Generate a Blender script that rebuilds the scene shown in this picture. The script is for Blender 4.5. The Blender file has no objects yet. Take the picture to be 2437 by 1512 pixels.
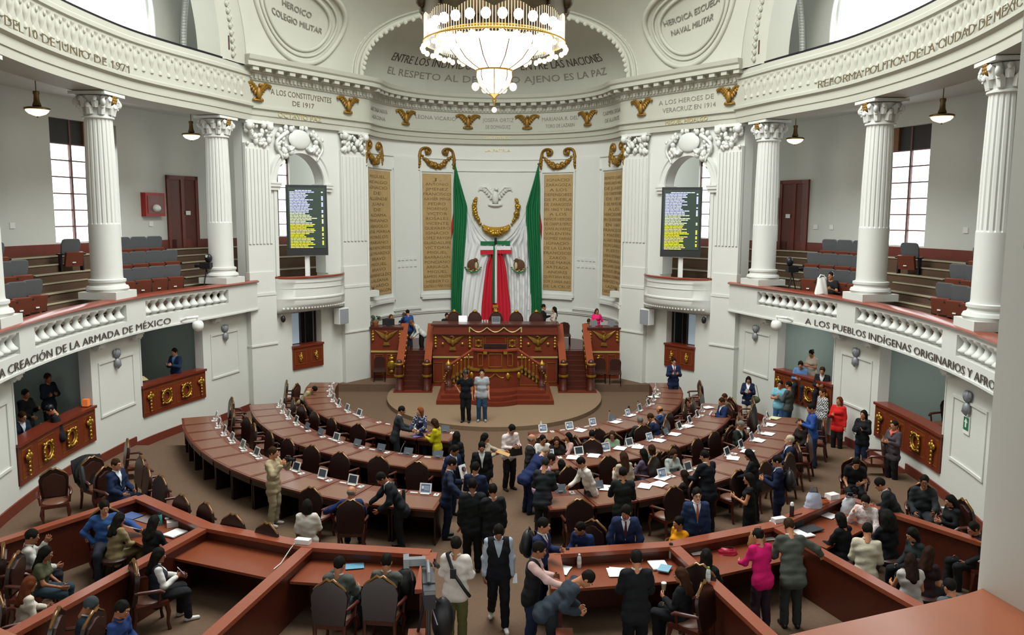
import bpy, bmesh, math, random
import numpy as np
from mathutils import Vector, Matrix
random.seed(7)
C = bpy.context.scene.collection
PI = math.pi
rad = math.radians
# ---------------------------------------------------------------- materials
MATS = {}
def lin(h):
    if isinstance(h, str):
        h = h.lstrip('#'); c = [int(h[i:i+2], 16)/255 for i in (0, 2, 4)]
    else: c = list(h)
    return [(v/12.92 if v <= .04045 else ((v+.055)/1.055)**2.4) for v in c]
def mat(name, col, rough=.6, metal=0., var=0., scale=8., bump=0., bscale=60., spec=.5, coat=0., grain=None, emit=None, estr=1.):
    if name in MATS: return MATS[name]
    m = bpy.data.materials.new(name); m.use_nodes = True
    nt = m.node_tree; N = nt.nodes; L = nt.links
    b = N['Principled BSDF']
    c = lin(col)
    b.inputs['Base Color'].default_value = (*c, 1)
    b.inputs['Roughness'].default_value = rough
    b.inputs['Metallic'].default_value = metal
    b.inputs['Specular IOR Level'].default_value = spec
    if coat: b.inputs['Coat Weight'].default_value = coat; b.inputs['Coat Roughness'].default_value = .15
    if emit:
        b.inputs['Emission Color'].default_value = (*lin(emit), 1); b.inputs['Emission Strength'].default_value = estr
    if var or bump or grain:
        tc = N.new('ShaderNodeTexCoord')
    if var:
        nz = N.new('ShaderNodeTexNoise'); nz.inputs['Scale'].default_value = scale; nz.inputs['Detail'].default_value = 4
        if grain:
            mp = N.new('ShaderNodeMapping'); mp.inputs['Scale'].default_value = grain
            L.new(tc.outputs['Object'], mp.inputs['Vector']); L.new(mp.outputs['Vector'], nz.inputs['Vector'])
        else: L.new(tc.outputs['Object'], nz.inputs['Vector'])
        mx = N.new('ShaderNodeMix'); mx.data_type = 'RGBA'
        mx.inputs['A'].default_value = (*[max(0, v*(1-var)) for v in c], 1)
        mx.inputs['B'].default_value = (*[min(1, v*(1+var)) for v in c], 1)
        L.new(nz.outputs['Fac'], mx.inputs['Factor']); L.new(mx.outputs['Result'], b.inputs['Base Color'])
    if bump:
        n2 = N.new('ShaderNodeTexNoise'); n2.inputs['Scale'].default_value = bscale; n2.inputs['Detail'].default_value = 3
        L.new(tc.outputs['Object'], n2.inputs['Vector'])
        bp = N.new('ShaderNodeBump'); bp.inputs['Strength'].default_value = bump; bp.inputs['Distance'].default_value = .02
        L.new(n2.outputs['Fac'], bp.inputs['Height']); L.new(bp.outputs['Normal'], b.inputs['Normal'])
    MATS[name] = m
    return m
M_WALL = mat('plaster_white', '#d0d1ca', .75, var=.03, scale=1.2, bump=.08, bscale=30)
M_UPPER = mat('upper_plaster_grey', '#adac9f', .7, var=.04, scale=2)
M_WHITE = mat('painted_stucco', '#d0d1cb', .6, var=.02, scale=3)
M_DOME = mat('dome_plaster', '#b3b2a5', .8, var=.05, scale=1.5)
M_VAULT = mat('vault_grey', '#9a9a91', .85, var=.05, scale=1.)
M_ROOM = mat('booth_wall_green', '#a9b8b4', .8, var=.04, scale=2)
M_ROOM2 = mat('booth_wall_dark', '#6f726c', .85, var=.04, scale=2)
M_WOOD = mat('mahogany', '#4a1a0d', .38, var=.35, scale=5, grain=(1, 1, 8), coat=.25)
M_WOODD = mat('mahogany_dark', '#220b07', .36, var=.35, scale=5, grain=(1, 8, 1), coat=.2)
M_PEN = mat('pen_wood', '#8a442c', .36, var=.18, scale=3, grain=(1, 6, 6), coat=.35)
M_PENT = mat('pen_counter', '#7c3b20', .4, var=.16, scale=3, grain=(5, 1, 6), coat=.2)
M_PENI = mat('pen_board_shaded', '#4f2012', .42, var=.28, scale=3, grain=(1, 6, 4), coat=.2)  # pen wood darkened for the boards, interior shade put into the colour
M_CHERRY = mat('cherry_wood', '#6d2814', .36, var=.3, scale=4, grain=(1, 1, 7), coat=.3)
M_RAIL = mat('rail_wood', '#86361f', .3, var=.2, scale=4, coat=.4)
M_DADO = mat('dado_wood', '#6b2c1e', .5, var=.2, scale=4)
M_CARPET = mat('carpet_brown', '#6b5646', .95, var=.16, scale=14, bump=.4, bscale=120, spec=.1)
M_CARPET2 = mat('carpet_tan', '#86705a', .95, var=.12, scale=14, bump=.4, bscale=120, spec=.1)
M_TIER = mat('tier_carpet', '#5d4a3c', .95, var=.15, scale=14, bump=.3, bscale=100, spec=.1)
M_NOSE = mat('nosing_pale', '#a39a80', .5)
M_GOLD = mat('gold_leaf', '#b08a36', .38, .8, var=.35, scale=22, bump=.3, bscale=40)
M_GOLDP = mat('gilded_plaster', '#8a6624', .45, .45, var=.4, scale=14, bump=.4, bscale=30)
M_BRASS = mat('antique_brass', '#6b5a34', .4, .8, var=.3, scale=14)
M_BLACK = mat('black_plastic', '#17171a', .45)
M_BLACKM = mat('black_metal', '#26262a', .4, .5)
M_GREY = mat('grey_plastic', '#8c9094', .5)
M_WPL = mat('white_plastic', '#e6e6e2', .4)
M_LETTER = mat('letter_bronze', '#6b5d44', .5, .2)
M_LETTERG = mat('letter_grey_relief', '#7f7c70', .7)
M_LETD = mat('letter_dark', '#4a4038', .5)
M_LEATHER = mat('brown_leather', '#40221a', .42, var=.2, scale=20, bump=.15, bscale=90)
M_LEATHD = mat('dark_leather', '#3c1f18', .4, var=.2, scale=20, bump=.15, bscale=90)
M_TABLET = mat('tan_marble', '#a98d5f', .45, var=.2, scale=5)
M_STONE = mat('grey_metal_relief', '#8e9196', .5, .3, var=.2, scale=20)
M_GLASSWIN = mat('window_daylight', '#ffffff', .4, emit='#f4fbff', estr=3.2)
M_FRAMEW = mat('window_mullion', '#6a4a44', .5)
M_PAPER = mat('paper_white', '#ececea', .8)
M_RED = mat('red_paint', '#a0241c', .45)
M_STEEL = mat('brushed_steel', '#a9adb0', .35, .8)
M_SCREEN = mat('tablet_screen', '#2b3540', .2, spec=.8)
M_SCRBLUE = mat('tablet_screen_lit', '#4c5c74', .25, emit='#6d84a8', estr=.25)
M_DINS = mat('desk_inset', '#7a5240', .34, var=.12, scale=6, coat=.3)
# ---------------------------------------------------------------- mesh builder
class MB:
    def __init__(s): s.v = []; s.f = []; s.m = []
    def add(s, vs, fs, mi=0):
        o = len(s.v); s.v += [tuple(v) for v in vs]
        s.f += [tuple(i+o for i in f) for f in fs]; s.m += [mi]*len(fs); return o
    def box(s, c, d, rz=0, mi=0, taper=1., mtx=None):
        x, y, z = d[0]/2, d[1]/2, d[2]/2
        vs = [(-x,-y,-z),(x,-y,-z),(x,y,-z),(-x,y,-z),(-x*taper,-y*taper,z),(x*taper,-y*taper,z),(x*taper,y*taper,z),(-x*taper,y*taper,z)]
        if mtx is not None: vs = [tuple(mtx @ Vector(v)) for v in vs]
        elif rz:
            ca, sa = math.cos(rz), math.sin(rz); vs = [(a*ca-b*sa, a*sa+b*ca, e) for a, b, e in vs]
        vs = [(a+c[0], b+c[1], e+c[2]) for a, b, e in vs]
        s.add(vs, [(0,3,2,1),(4,5,6,7),(0,1,5,4),(1,2,6,5),(2,3,7,6),(3,0,4,7)], mi)
    def prism(s, poly, z0, z1, mi=0):
        n = len(poly)
        a = sum(poly[i][0]*poly[(i+1)%n][1]-poly[(i+1)%n][0]*poly[i][1] for i in range(n))
        if a < 0: poly = poly[::-1]
        vs = [(x, y, z0) for x, y in poly]+[(x, y, z1) for x, y in poly]
        s.add(vs, [tuple(range(n))[::-1], tuple(range(n, 2*n))]+[(i, (i+1)%n, n+(i+1)%n, n+i) for i in range(n)], mi)
    def lathe(s, prof, c=(0,0,0), n=16, mi=0, a0=0, a1=2*PI, sx=1, sy=1):
        full = abs(a1-a0-2*PI) < 1e-6; k = n if full else n+1
        vs = []
        for r, z in prof:
            for i in range(k):
                a = a0+(a1-a0)*i/n; vs.append((c[0]+r*sx*math.cos(a), c[1]+r*sy*math.sin(a), c[2]+z))
        fs = []
        for j in range(len(prof)-1):
            for i in range(n):
                i2 = (i+1)%k; fs.append((j*k+i, j*k+i2, (j+1)*k+i2, (j+1)*k+i))
        if full:
            if prof[0][0] > 1e-6: fs.append(tuple(range(k))[::-1])
            if prof[-1][0] > 1e-6: fs.append(tuple((len(prof)-1)*k+i for i in range(k)))
        s.add(vs, fs, mi)
    def ell(s, c, r, n=10, m=6, mi=0, mtx=None):
        vs = []; fs = []
        for j in range(m+1):
            t = PI*j/m
            for i in range(n):
                a = 2*PI*i/n
                p = (r[0]*math.sin(t)*math.cos(a), r[1]*math.sin(t)*math.sin(a), -r[2]*math.cos(t))
                if mtx is not None: p = mtx @ Vector(p)
                vs.append((p[0]+c[0], p[1]+c[1], p[2]+c[2]))
        for j in range(m):
            for i in range(n):
                fs.append((j*n+i, j*n+(i+1)%n, (j+1)*n+(i+1)%n, (j+1)*n+i))
        s.add(vs, fs, mi)
    def tube(s, pts, r, n=8, mi=0, cap=True):
        pts = [Vector(p) for p in pts]; rs = r if isinstance(r, (list, tuple)) else [r]*len(pts)
        vs = []; up = None
        for i, p in enumerate(pts):
            t = (pts[min(i+1, len(pts)-1)]-pts[max(i-1, 0)])
            if t.length < 1e-9: t = Vector((0,0,1))
            t.normalize()
            if up is None: up = Vector((0,0,1)) if abs(t.z) < .9 else Vector((1,0,0))
            a = t.cross(up)
            if a.length < 1e-6: a = t.cross(Vector((0,1,0)))
            a.normalize(); b = a.cross(t); up = b
            for k in range(n):
                q = 2*PI*k/n; vs.append(p+a*(rs[i]*math.cos(q))+b*(rs[i]*math.sin(q)))
        fs = []
        for i in range(len(pts)-1):
            for k in range(n): fs.append((i*n+k, i*n+(k+1)%n, (i+1)*n+(k+1)%n, (i+1)*n+k))
        if cap: fs += [tuple(range(n))[::-1], tuple((len(pts)-1)*n+k for k in range(n))]
        s.add(vs, fs, mi)
    def sweep(s, path, prof, mi=0, closed_prof=True, caps=True, zf=None):
        # prof: (d,z) offset to the right of travel, height
        P = np.array(path, float); T = np.gradient(P, axis=0); T /= np.linalg.norm(T, axis=1)[:, None]
        Nn = np.stack([T[:, 1], -T[:, 0]], 1); k = len(prof); vs = []
        for i in range(len(P)):
            for d, z in prof: vs.append((P[i, 0]+Nn[i, 0]*d, P[i, 1]+Nn[i, 1]*d, z+(zf(i) if zf else 0)))
        fs = []; kk = k if closed_prof else k-1
        for i in range(len(P)-1):
            for j in range(kk): fs.append((i*k+j, i*k+(j+1)%k, (i+1)*k+(j+1)%k, (i+1)*k+j))
        if closed_prof and caps: fs += [tuple(range(k))[::-1], tuple((len(P)-1)*k+j for j in range(k))]
        s.add(vs, fs, mi)
    def grid(s, P, mi=0):
        r, c = len(P), len(P[0])
        s.add([tuple(p) for row in P for p in row], [(i*c+j, i*c+j+1, (i+1)*c+j+1, (i+1)*c+j) for i in range(r-1) for j in range(c-1)], mi)
    def xf(s, M, start=0):
        s.v[start:] = [tuple(M @ Vector(v)) for v in s.v[start:]]
    def build(s, name, mats, parent=None, smooth=None, recalc=True):
        me = bpy.data.meshes.new(name); me.from_pydata(s.v, [], s.f)
        mats = mats if isinstance(mats, (list, tuple)) else [mats]
        for m in mats: me.materials.append(m)
        if len(mats) > 1: me.polygons.foreach_set('material_index', s.m)
        if recalc:
            b = bmesh.new(); b.from_mesh(me); bmesh.ops.recalc_face_normals(b, faces=b.faces); b.to_mesh(me); b.free()
        if smooth is not None:
            me.polygons.foreach_set('use_smooth', [True]*len(me.polygons))
            if smooth < 179: me.set_sharp_from_angle(angle=rad(smooth))
        me.update()
        o = bpy.data.objects.new(name, me); C.objects.link(o)
        if parent: o.parent = parent
        return o
def thing(name, label, cat, loc=(0,0,0), rz=0, group=None):
    o = bpy.data.objects.new(name, None); C.objects.link(o); o.empty_display_size = .1
    o.location = loc; o.rotation_euler = (0, 0, rz)
    o['label'] = label; o['category'] = cat
    if group: o['group'] = group
    return o
def tag(o, label, cat, group=None, kind=None):
    o['label'] = label; o['category'] = cat
    if group: o['group'] = group
    if kind: o['kind'] = kind
    return o
def struct(o): o['kind'] = 'structure'; return o
def copy_tree(o, parent=None):
    c = o.copy(); C.objects.link(c); c.parent = parent
    for ch in KIDS.get(o.name, [k for k in o.children]): copy_tree(ch, c)
    return c
KIDS = {}
def dup(root, loc, rz, label, group=None, cat=None):
    c = copy_tree(root); c.location = loc; c.rotation_euler = (0, 0, rz); c['label'] = label
    if group: c['group'] = group
    if cat: c['category'] = cat
    return c
ORD = ['first','second','third','fourth','fifth','sixth','seventh','eighth','ninth','tenth','eleventh','twelfth','thirteenth','fourteenth','fifteenth','sixteenth','seventeenth','eighteenth','nineteenth','twentieth']
# ---------------------------------------------------------------- paths
def catmull(pts, n=8):
    P = np.array(pts, float); P = np.vstack([2*P[0]-P[1], P, 2*P[-1]-P[-2]]); out = []
    for i in range(1, len(P)-2):
        a, b, c, d = P[i-1:i+3]
        for t in np.linspace(0, 1, n, endpoint=False):
            out.append(.5*((2*b)+(-a+c)*t+(2*a-5*b+4*c-d)*t*t+(-a+3*b-3*c+d)*t**3))
    out.append(P[-2]); return np.array(out)
def arclen(P): return np.concatenate([[0], np.cumsum(np.linalg.norm(np.diff(P, axis=0), axis=1))])
def offset(P, d):
    T = np.gradient(P, axis=0); T /= np.linalg.norm(T, axis=1)[:, None]
    return P+np.stack([T[:, 1], -T[:, 0]], 1)*d
class Path:
    def __init__(s, P): s.P = np.array(P, float); s.S = arclen(s.P); s.L = s.S[-1]
    def at(s, t, d=0):
        p = np.array([np.interp(t, s.S, s.P[:, 0]), np.interp(t, s.S, s.P[:, 1])])
        e = .05; a = max(0, t-e); b = min(s.L, t+e)
        T = np.array([np.interp(b, s.S, s.P[:, 0])-np.interp(a, s.S, s.P[:, 0]), np.interp(b, s.S, s.P[:, 1])-np.interp(a, s.S, s.P[:, 1])]); T /= np.linalg.norm(T)
        N = np.array([T[1], -T[0]]); q = p+N*d
        return q, T, N
    def seg(s, a, b, d=0, step=.35):
        n = max(2, int(abs(b-a)/step)+2); return np.array([s.at(t, d)[0] for t in np.linspace(a, b, n)])
RAIL_R = catmull([(3.2,4.9),(5.4,6.8),(7.2,9),(8.75,12),(9.7,15.5),(10.12,18),(10.25,20.2),(10.15,22.4),(9.95,23.8),(9.55,25.2),(8.98,26.9),(8.4,28.9)])
_e = [(7.2,30.7),(6.0,32.3),(4.8,33.9)]
BACK_R = Path(offset(np.vstack([RAIL_R, np.array(_e)]), 3.75))
def mirror(P): Q = np.array(P).copy(); Q[:, 0] *= -1; return Q
RR = Path(RAIL_R)
WR = Path(offset(RAIL_R, .35))
# sd = +1 right, -1 left: geometry is built for the right side and mirrored through msd
def mx(p, sd): return (p[0]*sd,)+tuple(p[1:])
class SB(MB):
    '''mesh builder mirrored in x when sd = -1'''
    def __init__(s, sd): super().__init__(); s.sd = sd
    def build(s, *a, **k):
        if s.sd < 0: s.v = [(-x, y, z) for x, y, z in s.v]; s.f = [f[::-1] for f in s.f]
        return super().build(*a, **k)
SIDES = ((1, 'right'), (-1, 'left'))
def text_mesh(txt, size, mat_, name='lettering', parent=None, fn=None, ext=.012, align='CENTER', sx=1., space=1.):
    cu = bpy.data.curves.new('t', 'FONT'); cu.body = txt; cu.size = size; cu.extrude = ext; cu.align_x = align
    cu.resolution_u = 2; cu.space_character = space
    t = bpy.data.objects.new('t', cu); C.objects.link(t)
    dg = bpy.context.evaluated_depsgraph_get(); dg.update()
    me = bpy.data.meshes.new_from_object(t.evaluated_get(dg))
    bpy.data.objects.remove(t); bpy.data.curves.remove(cu)
    if fn:
        n = len(me.vertices); co = np.empty(n*3); me.vertices.foreach_get('co', co); co = co.reshape(-1, 3)
        co = np.array([fn(x*sx, y, z) for x, y, z in co]); me.vertices.foreach_set('co', co.ravel())
    me.materials.clear(); me.materials.append(mat_); me.name = name; me.update()
    o = bpy.data.objects.new(name, me); C.objects.link(o)
    if parent: o.parent = parent
    return o
# ================================================================ SETTING
def ell_y(a, b, x): return 30-b*math.sqrt(max(0, 1-(x/a)**2))
TERR = [((7.2, 9.85), 25.8, .15), ((8.9, 12.9), 23.2, .32), ((11.2, 16.9), 20.0, .5)]
def floor_z(x, y):
    z = 0.
    for (a, b), yk, h in TERR:
        if y < yk and (x/a)**2+((y-30)/b)**2 > 1: z = h
    if z == 0 and x*x/(4.1**2)+(y-31.0)**2/(5.1**2) < 1: z = .15
    return z
ROOM_OUT = offset(RAIL_R, .5)
fl = MB()
base = [tuple(p) for p in ROOM_OUT]+[(8.9, 29.3), (5.6, 33.7), (5.6, 38.6)]
fl.prism([(x, y) for x, y in base]+[(-x, y) for x, y in base[::-1]], -.4, 0)
for (a, b), yk, h in TERR:
    x0 = a*math.sqrt(1-((yk-30)/b)**2)
    arc = [(a*math.sin(t), 30-b*math.cos(t)) for t in np.linspace(-math.asin(x0/a), math.asin(x0/a), 60)]
    out = [tuple(p) for p in ROOM_OUT if p[1] < yk-.05]
    xw = np.interp(yk, ROOM_OUT[:, 1], ROOM_OUT[:, 0])
    fl.prism(arc+[(xw, yk)]+out[::-1]+[(-x, y) for x, y in out]+[(-xw, yk)], -.3, h)
struct(fl.build('floor', M_CARPET))
st = MB()
st.prism([(4.1*math.sin(t), 31.0-5.1*math.cos(t)) for t in np.linspace(-1.95, 1.95, 64)], -.1, .15)
struct(st.build('floor_stage', M_CARPET2))
pl = MB()
for s in (1, -1): pl.prism([(s*3.75, 31.95), (s*6.4, 31.95), (s*5.2, 33.5), (s*5.2, 35.0), (s*3.75, 35.0)], -.1, .3)
struct(pl.build('floor_landing', M_CARPET))
dz_ = MB()
dz_.prism([(5.05*math.sin(t), 33.5+4.45*math.cos(t)) for t in np.linspace(-PI/2, PI/2, 40)], .1, 1.45)
struct(dz_.build('floor_dais', M_WOOD))
OPEN = {1: [(15.95, 19.4), (21.65, 24.45)], -1: [(15.1, 18.9), (21.28, 24.22)]}
ZO0, ZO1 = 1.02, 3.63
EXTP = Path(np.vstack([RAIL_R, np.array(_e)]))
def band(mb, P, a, b, d0, d1, z0, z1, mi=0): mb.sweep(P.seg(a, b), [(d0, z0), (d1, z0), (d1, z1), (d0, z1)], mi)
SL = WR.L
for sd, nm in SIDES:
    # lower wall with booth openings
    w = SB(sd); ops = OPEN[sd]; cuts = [4.0]
    band(w, WR, 4, SL, 0, .3, -.3, ZO0)
    for a, b in ops: cuts += [a, b]
    cuts.append(SL)
    for i in range(0, len(cuts), 2): band(w, WR, cuts[i], cuts[i+1], 0, .3, ZO0, ZO1)
    struct(w.build('wall_%s' % nm, M_WALL, smooth=40))
    # booths
    b = SB(sd); band(b, WR, 12, 26, .3, 3.3, .9, 1.1); struct(b.build('floor_booth_%s' % nm, M_CARPET))
    b = SB(sd); band(b, WR, 12, 26, 3.3, 3.5, .7, 3.7)
    for a, c in ops:
        for s in (a-.45, c+.35):
            p, T, N = WR.at(s, 1.8); b.box((p[0], p[1], 2.2), (.12, 3.0, 3.0), rz=math.atan2(-N[0], N[1]))
    struct(b.build('wall_booth_%s' % nm, M_ROOM))
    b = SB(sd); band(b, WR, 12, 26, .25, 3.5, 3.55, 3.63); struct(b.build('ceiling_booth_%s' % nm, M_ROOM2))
    # gallery slab and parapet
    g = SB(sd); band(g, EXTP, 2, EXTP.L, .02, 3.75, 3.63, 3.88); struct(g.build('floor_gallery_%s' % nm, M_WALL))
    g = SB(sd); secs = [(15.3, 19.85), (20.8, 24.75), (10.2, 14.55)]
    band(g, RR, 2, RR.L, 0, .3, 3.63, 4.03); band(g, RR, 2, RR.L, 0, .3, 4.49, 4.6)
    band(g, RR, 2, RR.L, -.05, .02, 3.63, 3.68)
    c = sorted([2, RR.L]+[q for s in secs for q in s])
    for i in range(0, len(c), 2): band(g, RR, c[i], c[i+1], 0, .3, 4.03, 4.49)
    struct(g.build('wall_gallery_parapet_%s' % nm, M_WHITE, smooth=40))
    # steps of the gallery
    t = SB(sd)
    for k, (d0, z) in enumerate(((.3, 3.98), (1.0, 4.42), (1.7, 4.86), (2.4, 5.3), (3.1, 5.74))): band(t, EXTP, 3, EXTP.L, d0, 3.75, z-.44 if k else 3.85, z)
    struct(t.build('floor_gallery_steps_%s' % nm, M_TIER))
    t = SB(sd)
    for d0, z in ((1.0, 4.42), (1.7, 4.86), (2.4, 5.3), (3.1, 5.74)): band(t, EXTP, 3, EXTP.L, d0-.03, d0+.06, z-.035, z+.006)
    struct(t.build('trim_gallery_nosing_%s' % nm, M_NOSE))
    t = SB(sd)   # half steps of the gallery aisles
    for a, c2 in ((17.75, 20.5), (23.8, 26.3)):
        for d0, z in ((.65, 4.2), (1.35, 4.64), (2.05, 5.08), (2.75, 5.52)):
            sh = d0*.3
            band(t, EXTP, a+sh, c2+sh, d0, d0+.36, z-.22, z)
    struct(t.build('trim_aisle_steps_%s' % nm, M_TIER)); t = SB(sd)
    for a, c2 in ((17.75, 20.5), (23.8, 26.3)):
        for d0, z in ((.65, 4.2), (1.35, 4.64), (2.05, 5.08), (2.75, 5.52)): band(t, EXTP, a+d0*.3, c2+d0*.3, d0-.02, d0+.05, z-.03, z+.005)
    struct(t.build('trim_aisle_nosing_%s' % nm, M_NOSE))
    # back wall of the gallery
    bw = SB(sd); B = BACK_R; wa, wb = 25.95, 28.65; fa, fb = 35.2, 36.85
    band(bw, B, 3, B.L, 0, .3, 5.4, 6.07); band(bw, B, 3, B.L, 0, .3, 9.88, 10.7)
    for a, c2 in ((3, wa), (wb, fa), (fb, B.L)): band(bw, B, a, c2, 0, .3, 6.07, 9.88)
    struct(bw.build('wall_gallery_back_%s' % nm, M_WALL, smooth=40))
    dd = SB(sd); band(dd, B, 3, B.L, -.05, 0, 5.74, 6.05); struct(dd.build('trim_gallery_dado_%s' % nm, M_DADO))
    # gallery ceiling, soffit
    ce = SB(sd); band(ce, EXTP, 3, EXTP.L, .5, 4.0, 10.55, 10.7); struct(ce.build('ceiling_gallery_%s' % nm, M_WALL))
    # entablature above the columns
    en = SB(sd)
    prof = [(0,10.2),(0,10.4),(-.03,10.41),(-.03,10.62),(-.12,10.68),(-.12,10.76),(0,10.82),(0,11.66),(-.06,11.7),(-.06,11.8),(-.02,11.84),(-.02,11.98),(.95,11.98),(.95,10.2)]
    en.sweep(RR.seg(3, RR.L), prof)
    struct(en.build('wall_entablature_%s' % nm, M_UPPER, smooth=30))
    ra = SB(sd); band(ra, RR, 3, RR.L-.4, .02, .1, 11.98, 12.06); tag(ra.build('light_rail', M_BLACKM), 'long black rail along the top of the %s side entablature' % nm, 'rail')
    bs = SB(sd)
    bp = [(.02,0),(.085,.02),(.085,.09),(.05,.12),(.045,.16),(.1,.3),(.1,.4),(.06,.5),(.05,.56),(.085,.6),(.085,.64),(.02,.66)]
    for s in np.arange(9, RR.L-.2, .36):
        p, T, N = RR.at(s, .03); bs.lathe(bp, (p[0], p[1], 10.97), n=8)
        p, T, N = RR.at(s+.18, -.0); bs.ell((p[0], p[1], 11.5), (.05, .05, .07), 6, 4)
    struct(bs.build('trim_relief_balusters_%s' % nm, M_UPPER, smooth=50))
    # upper recess: lunette wall, arch ring
    up = SB(sd); band(up, EXTP, 3, 24.1, 2.0, 2.3, 11.5, 12.4)
    band(up, EXTP, 24.1, EXTP.L-1.5, 2.0, 2.3, 11.5, 19); band(up, EXTP, 3, 18.2, 2.0, 2.3, 12.4, 19)
    S0, S1, ZW = 18.2, 24.1, 12.4    # arched window opening
    cs = (S0+S1)/2; hw = (S1-S0)/2
    Pt = []
    for q in np.linspace(0, 1, 25):
        s = S0+(S1-S0)*q; zz = 13.0+3.2*math.sqrt(max(0, 1-((s-cs)/hw)**2)); p = EXTP.at(s, 2.0)[0]; Pt.append([(p[0], p[1], zz), (p[0], p[1], 19)])
    up.grid(Pt)
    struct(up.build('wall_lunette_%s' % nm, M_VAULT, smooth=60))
    wi = SB(sd)
    Pt = []
    for q in np.linspace(0, 1, 25):
        s = S0+(S1-S0)*q; zz = 13.0+3.2*math.sqrt(max(0, 1-((s-cs)/hw)**2)); p = EXTP.at(s, 2.15)[0]; Pt.append([(p[0], p[1], 12.0), (p[0], p[1], zz)])
    wi.grid(Pt); struct(wi.build('window_%d' % (1 if sd < 0 else 2), M_GLASSWIN))
    rim = SB(sd); rp = []
    for q in np.linspace(0, 1, 40):
        a = PI*q; s = cs-hw*math.cos(a); p = EXTP.at(s, 1.98)[0]; rp.append((p[0], p[1], 13.0+3.2*math.sin(a)))
    p = EXTP.at(S1, 1.98)[0]; rim.tube([(p[0], p[1], 12.0)]+rp[::-1], .07, 6); struct(rim.build('trim_lunette_window_%s' % nm, M_WHITE, smooth=60))
    # curved vault behind the ring + ornamented rib
    va = SB(sd); Pt = []
    for q in np.linspace(0, 1, 14):
        a = q*PI/2; row = []
        for s in np.linspace(20, EXTP.L-1.5, 14):
            p = EXTP.at(s, 2.0-1.9*(1-math.cos(a)))[0]; row.append((p[0], p[1], 15.2+3.6*math.sin(a)))
        Pt.append(row)
    va.grid(Pt); struct(va.build('ceiling_vault_%s' % nm, M_VAULT, smooth=60))
    rb = SB(sd); pts = []
    for q in np.linspace(0, 1, 16):
        p = EXTP.at(25.45+.25*q*q, 1.85-.5*q*q)[0]; pts.append((p[0], p[1], 11.98+4*q))
    rb.tube(pts, .1, 6)
    for q in np.linspace(0, 1, 42):
        p = EXTP.at(25.45+.25*q*q-.12, 1.75-.5*q*q)[0]; rb.ell((p[0], p[1], 11.98+4*q), (.09, .09, .06), 6, 4)
    struct(rb.build('trim_vault_rib_%s' % nm, M_WHITE, smooth=60))
    # arch ring of the side arch, springing at the flank corner
    ar = SB(sd)
    def side_arch(t, k):   # t from 0 (spring) up; k offset outward of ring
        a = t*PI/2; s = 26.2-k-(7.4-k)*(1-math.cos(a)); return s, 12.0+6.4*math.sin(a)-k*.25*math.sin(a)
    ring = [(0, -.05), (.25, -.12), (.5, -.05), (1.15, -.05), (1.3, .05), (1.3, .9), (0, .9)]
    Pt = []
    for q in np.linspace(0, .62, 24):
        row = []
        for k, d in ring:
            s, z = side_arch(q, k); p = RR.at(min(s, RR.L), d)[0]; row.append((p[0], p[1], z))
        Pt.append(row)
    ar.grid(Pt)
    for q in np.linspace(.02, .6, 26):   # foliage on the ring
        s, z = side_arch(q, .8); p = RR.at(s, -.07)[0]; ar.ell((p[0], p[1], z), (.07, .1, .1), 6, 4)
        s, z = side_arch(q+.008, .68); p = RR.at(s, -.07)[0]; ar.ell((p[0], p[1], z), (.05, .06, .07), 6, 4)
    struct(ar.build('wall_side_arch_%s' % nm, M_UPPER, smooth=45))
    # wall panels (mouldings) and baseboards
    tr = SB(sd)
    for a, b2 in (((19.75, 21.3), (24.85, 26.3), (13.85, 15.55)) if sd > 0 else ((19.25, 20.95), (24.6, 26.1), (12.6, 14.8))):
        z0, z1 = 1.55, 3.0
        for s in (a, b2): band(tr, WR, s-.03, s+.03, -.03, 0, z0, z1)
        for z in (z0, z1): band(tr, WR, a-.03, b2+.03, -.035, 0, z-.03, z+.03)
    struct(tr.build('trim_panel_mouldings_%s' % nm, M_WALL))
    ba = SB(sd); prev = None
    ss = np.arange(5, SL, .1); runs = []
    for s in ss:
        p = WR.at(s)[0]; z = floor_z(p[0]-.3, p[1])
        z = max(z, {True: 0}.get(True))
        if runs and abs(runs[-1][2]-z) < .01: runs[-1][1] = s+.1
        else: runs.append([s, s+.1, z])
    for a, b2, z in runs: band(ba, WR, a, min(b2, SL), -.04, 0, z-.05, z+.24)
    struct(ba.build('baseboard_%s' % nm, M_DADO))
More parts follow.
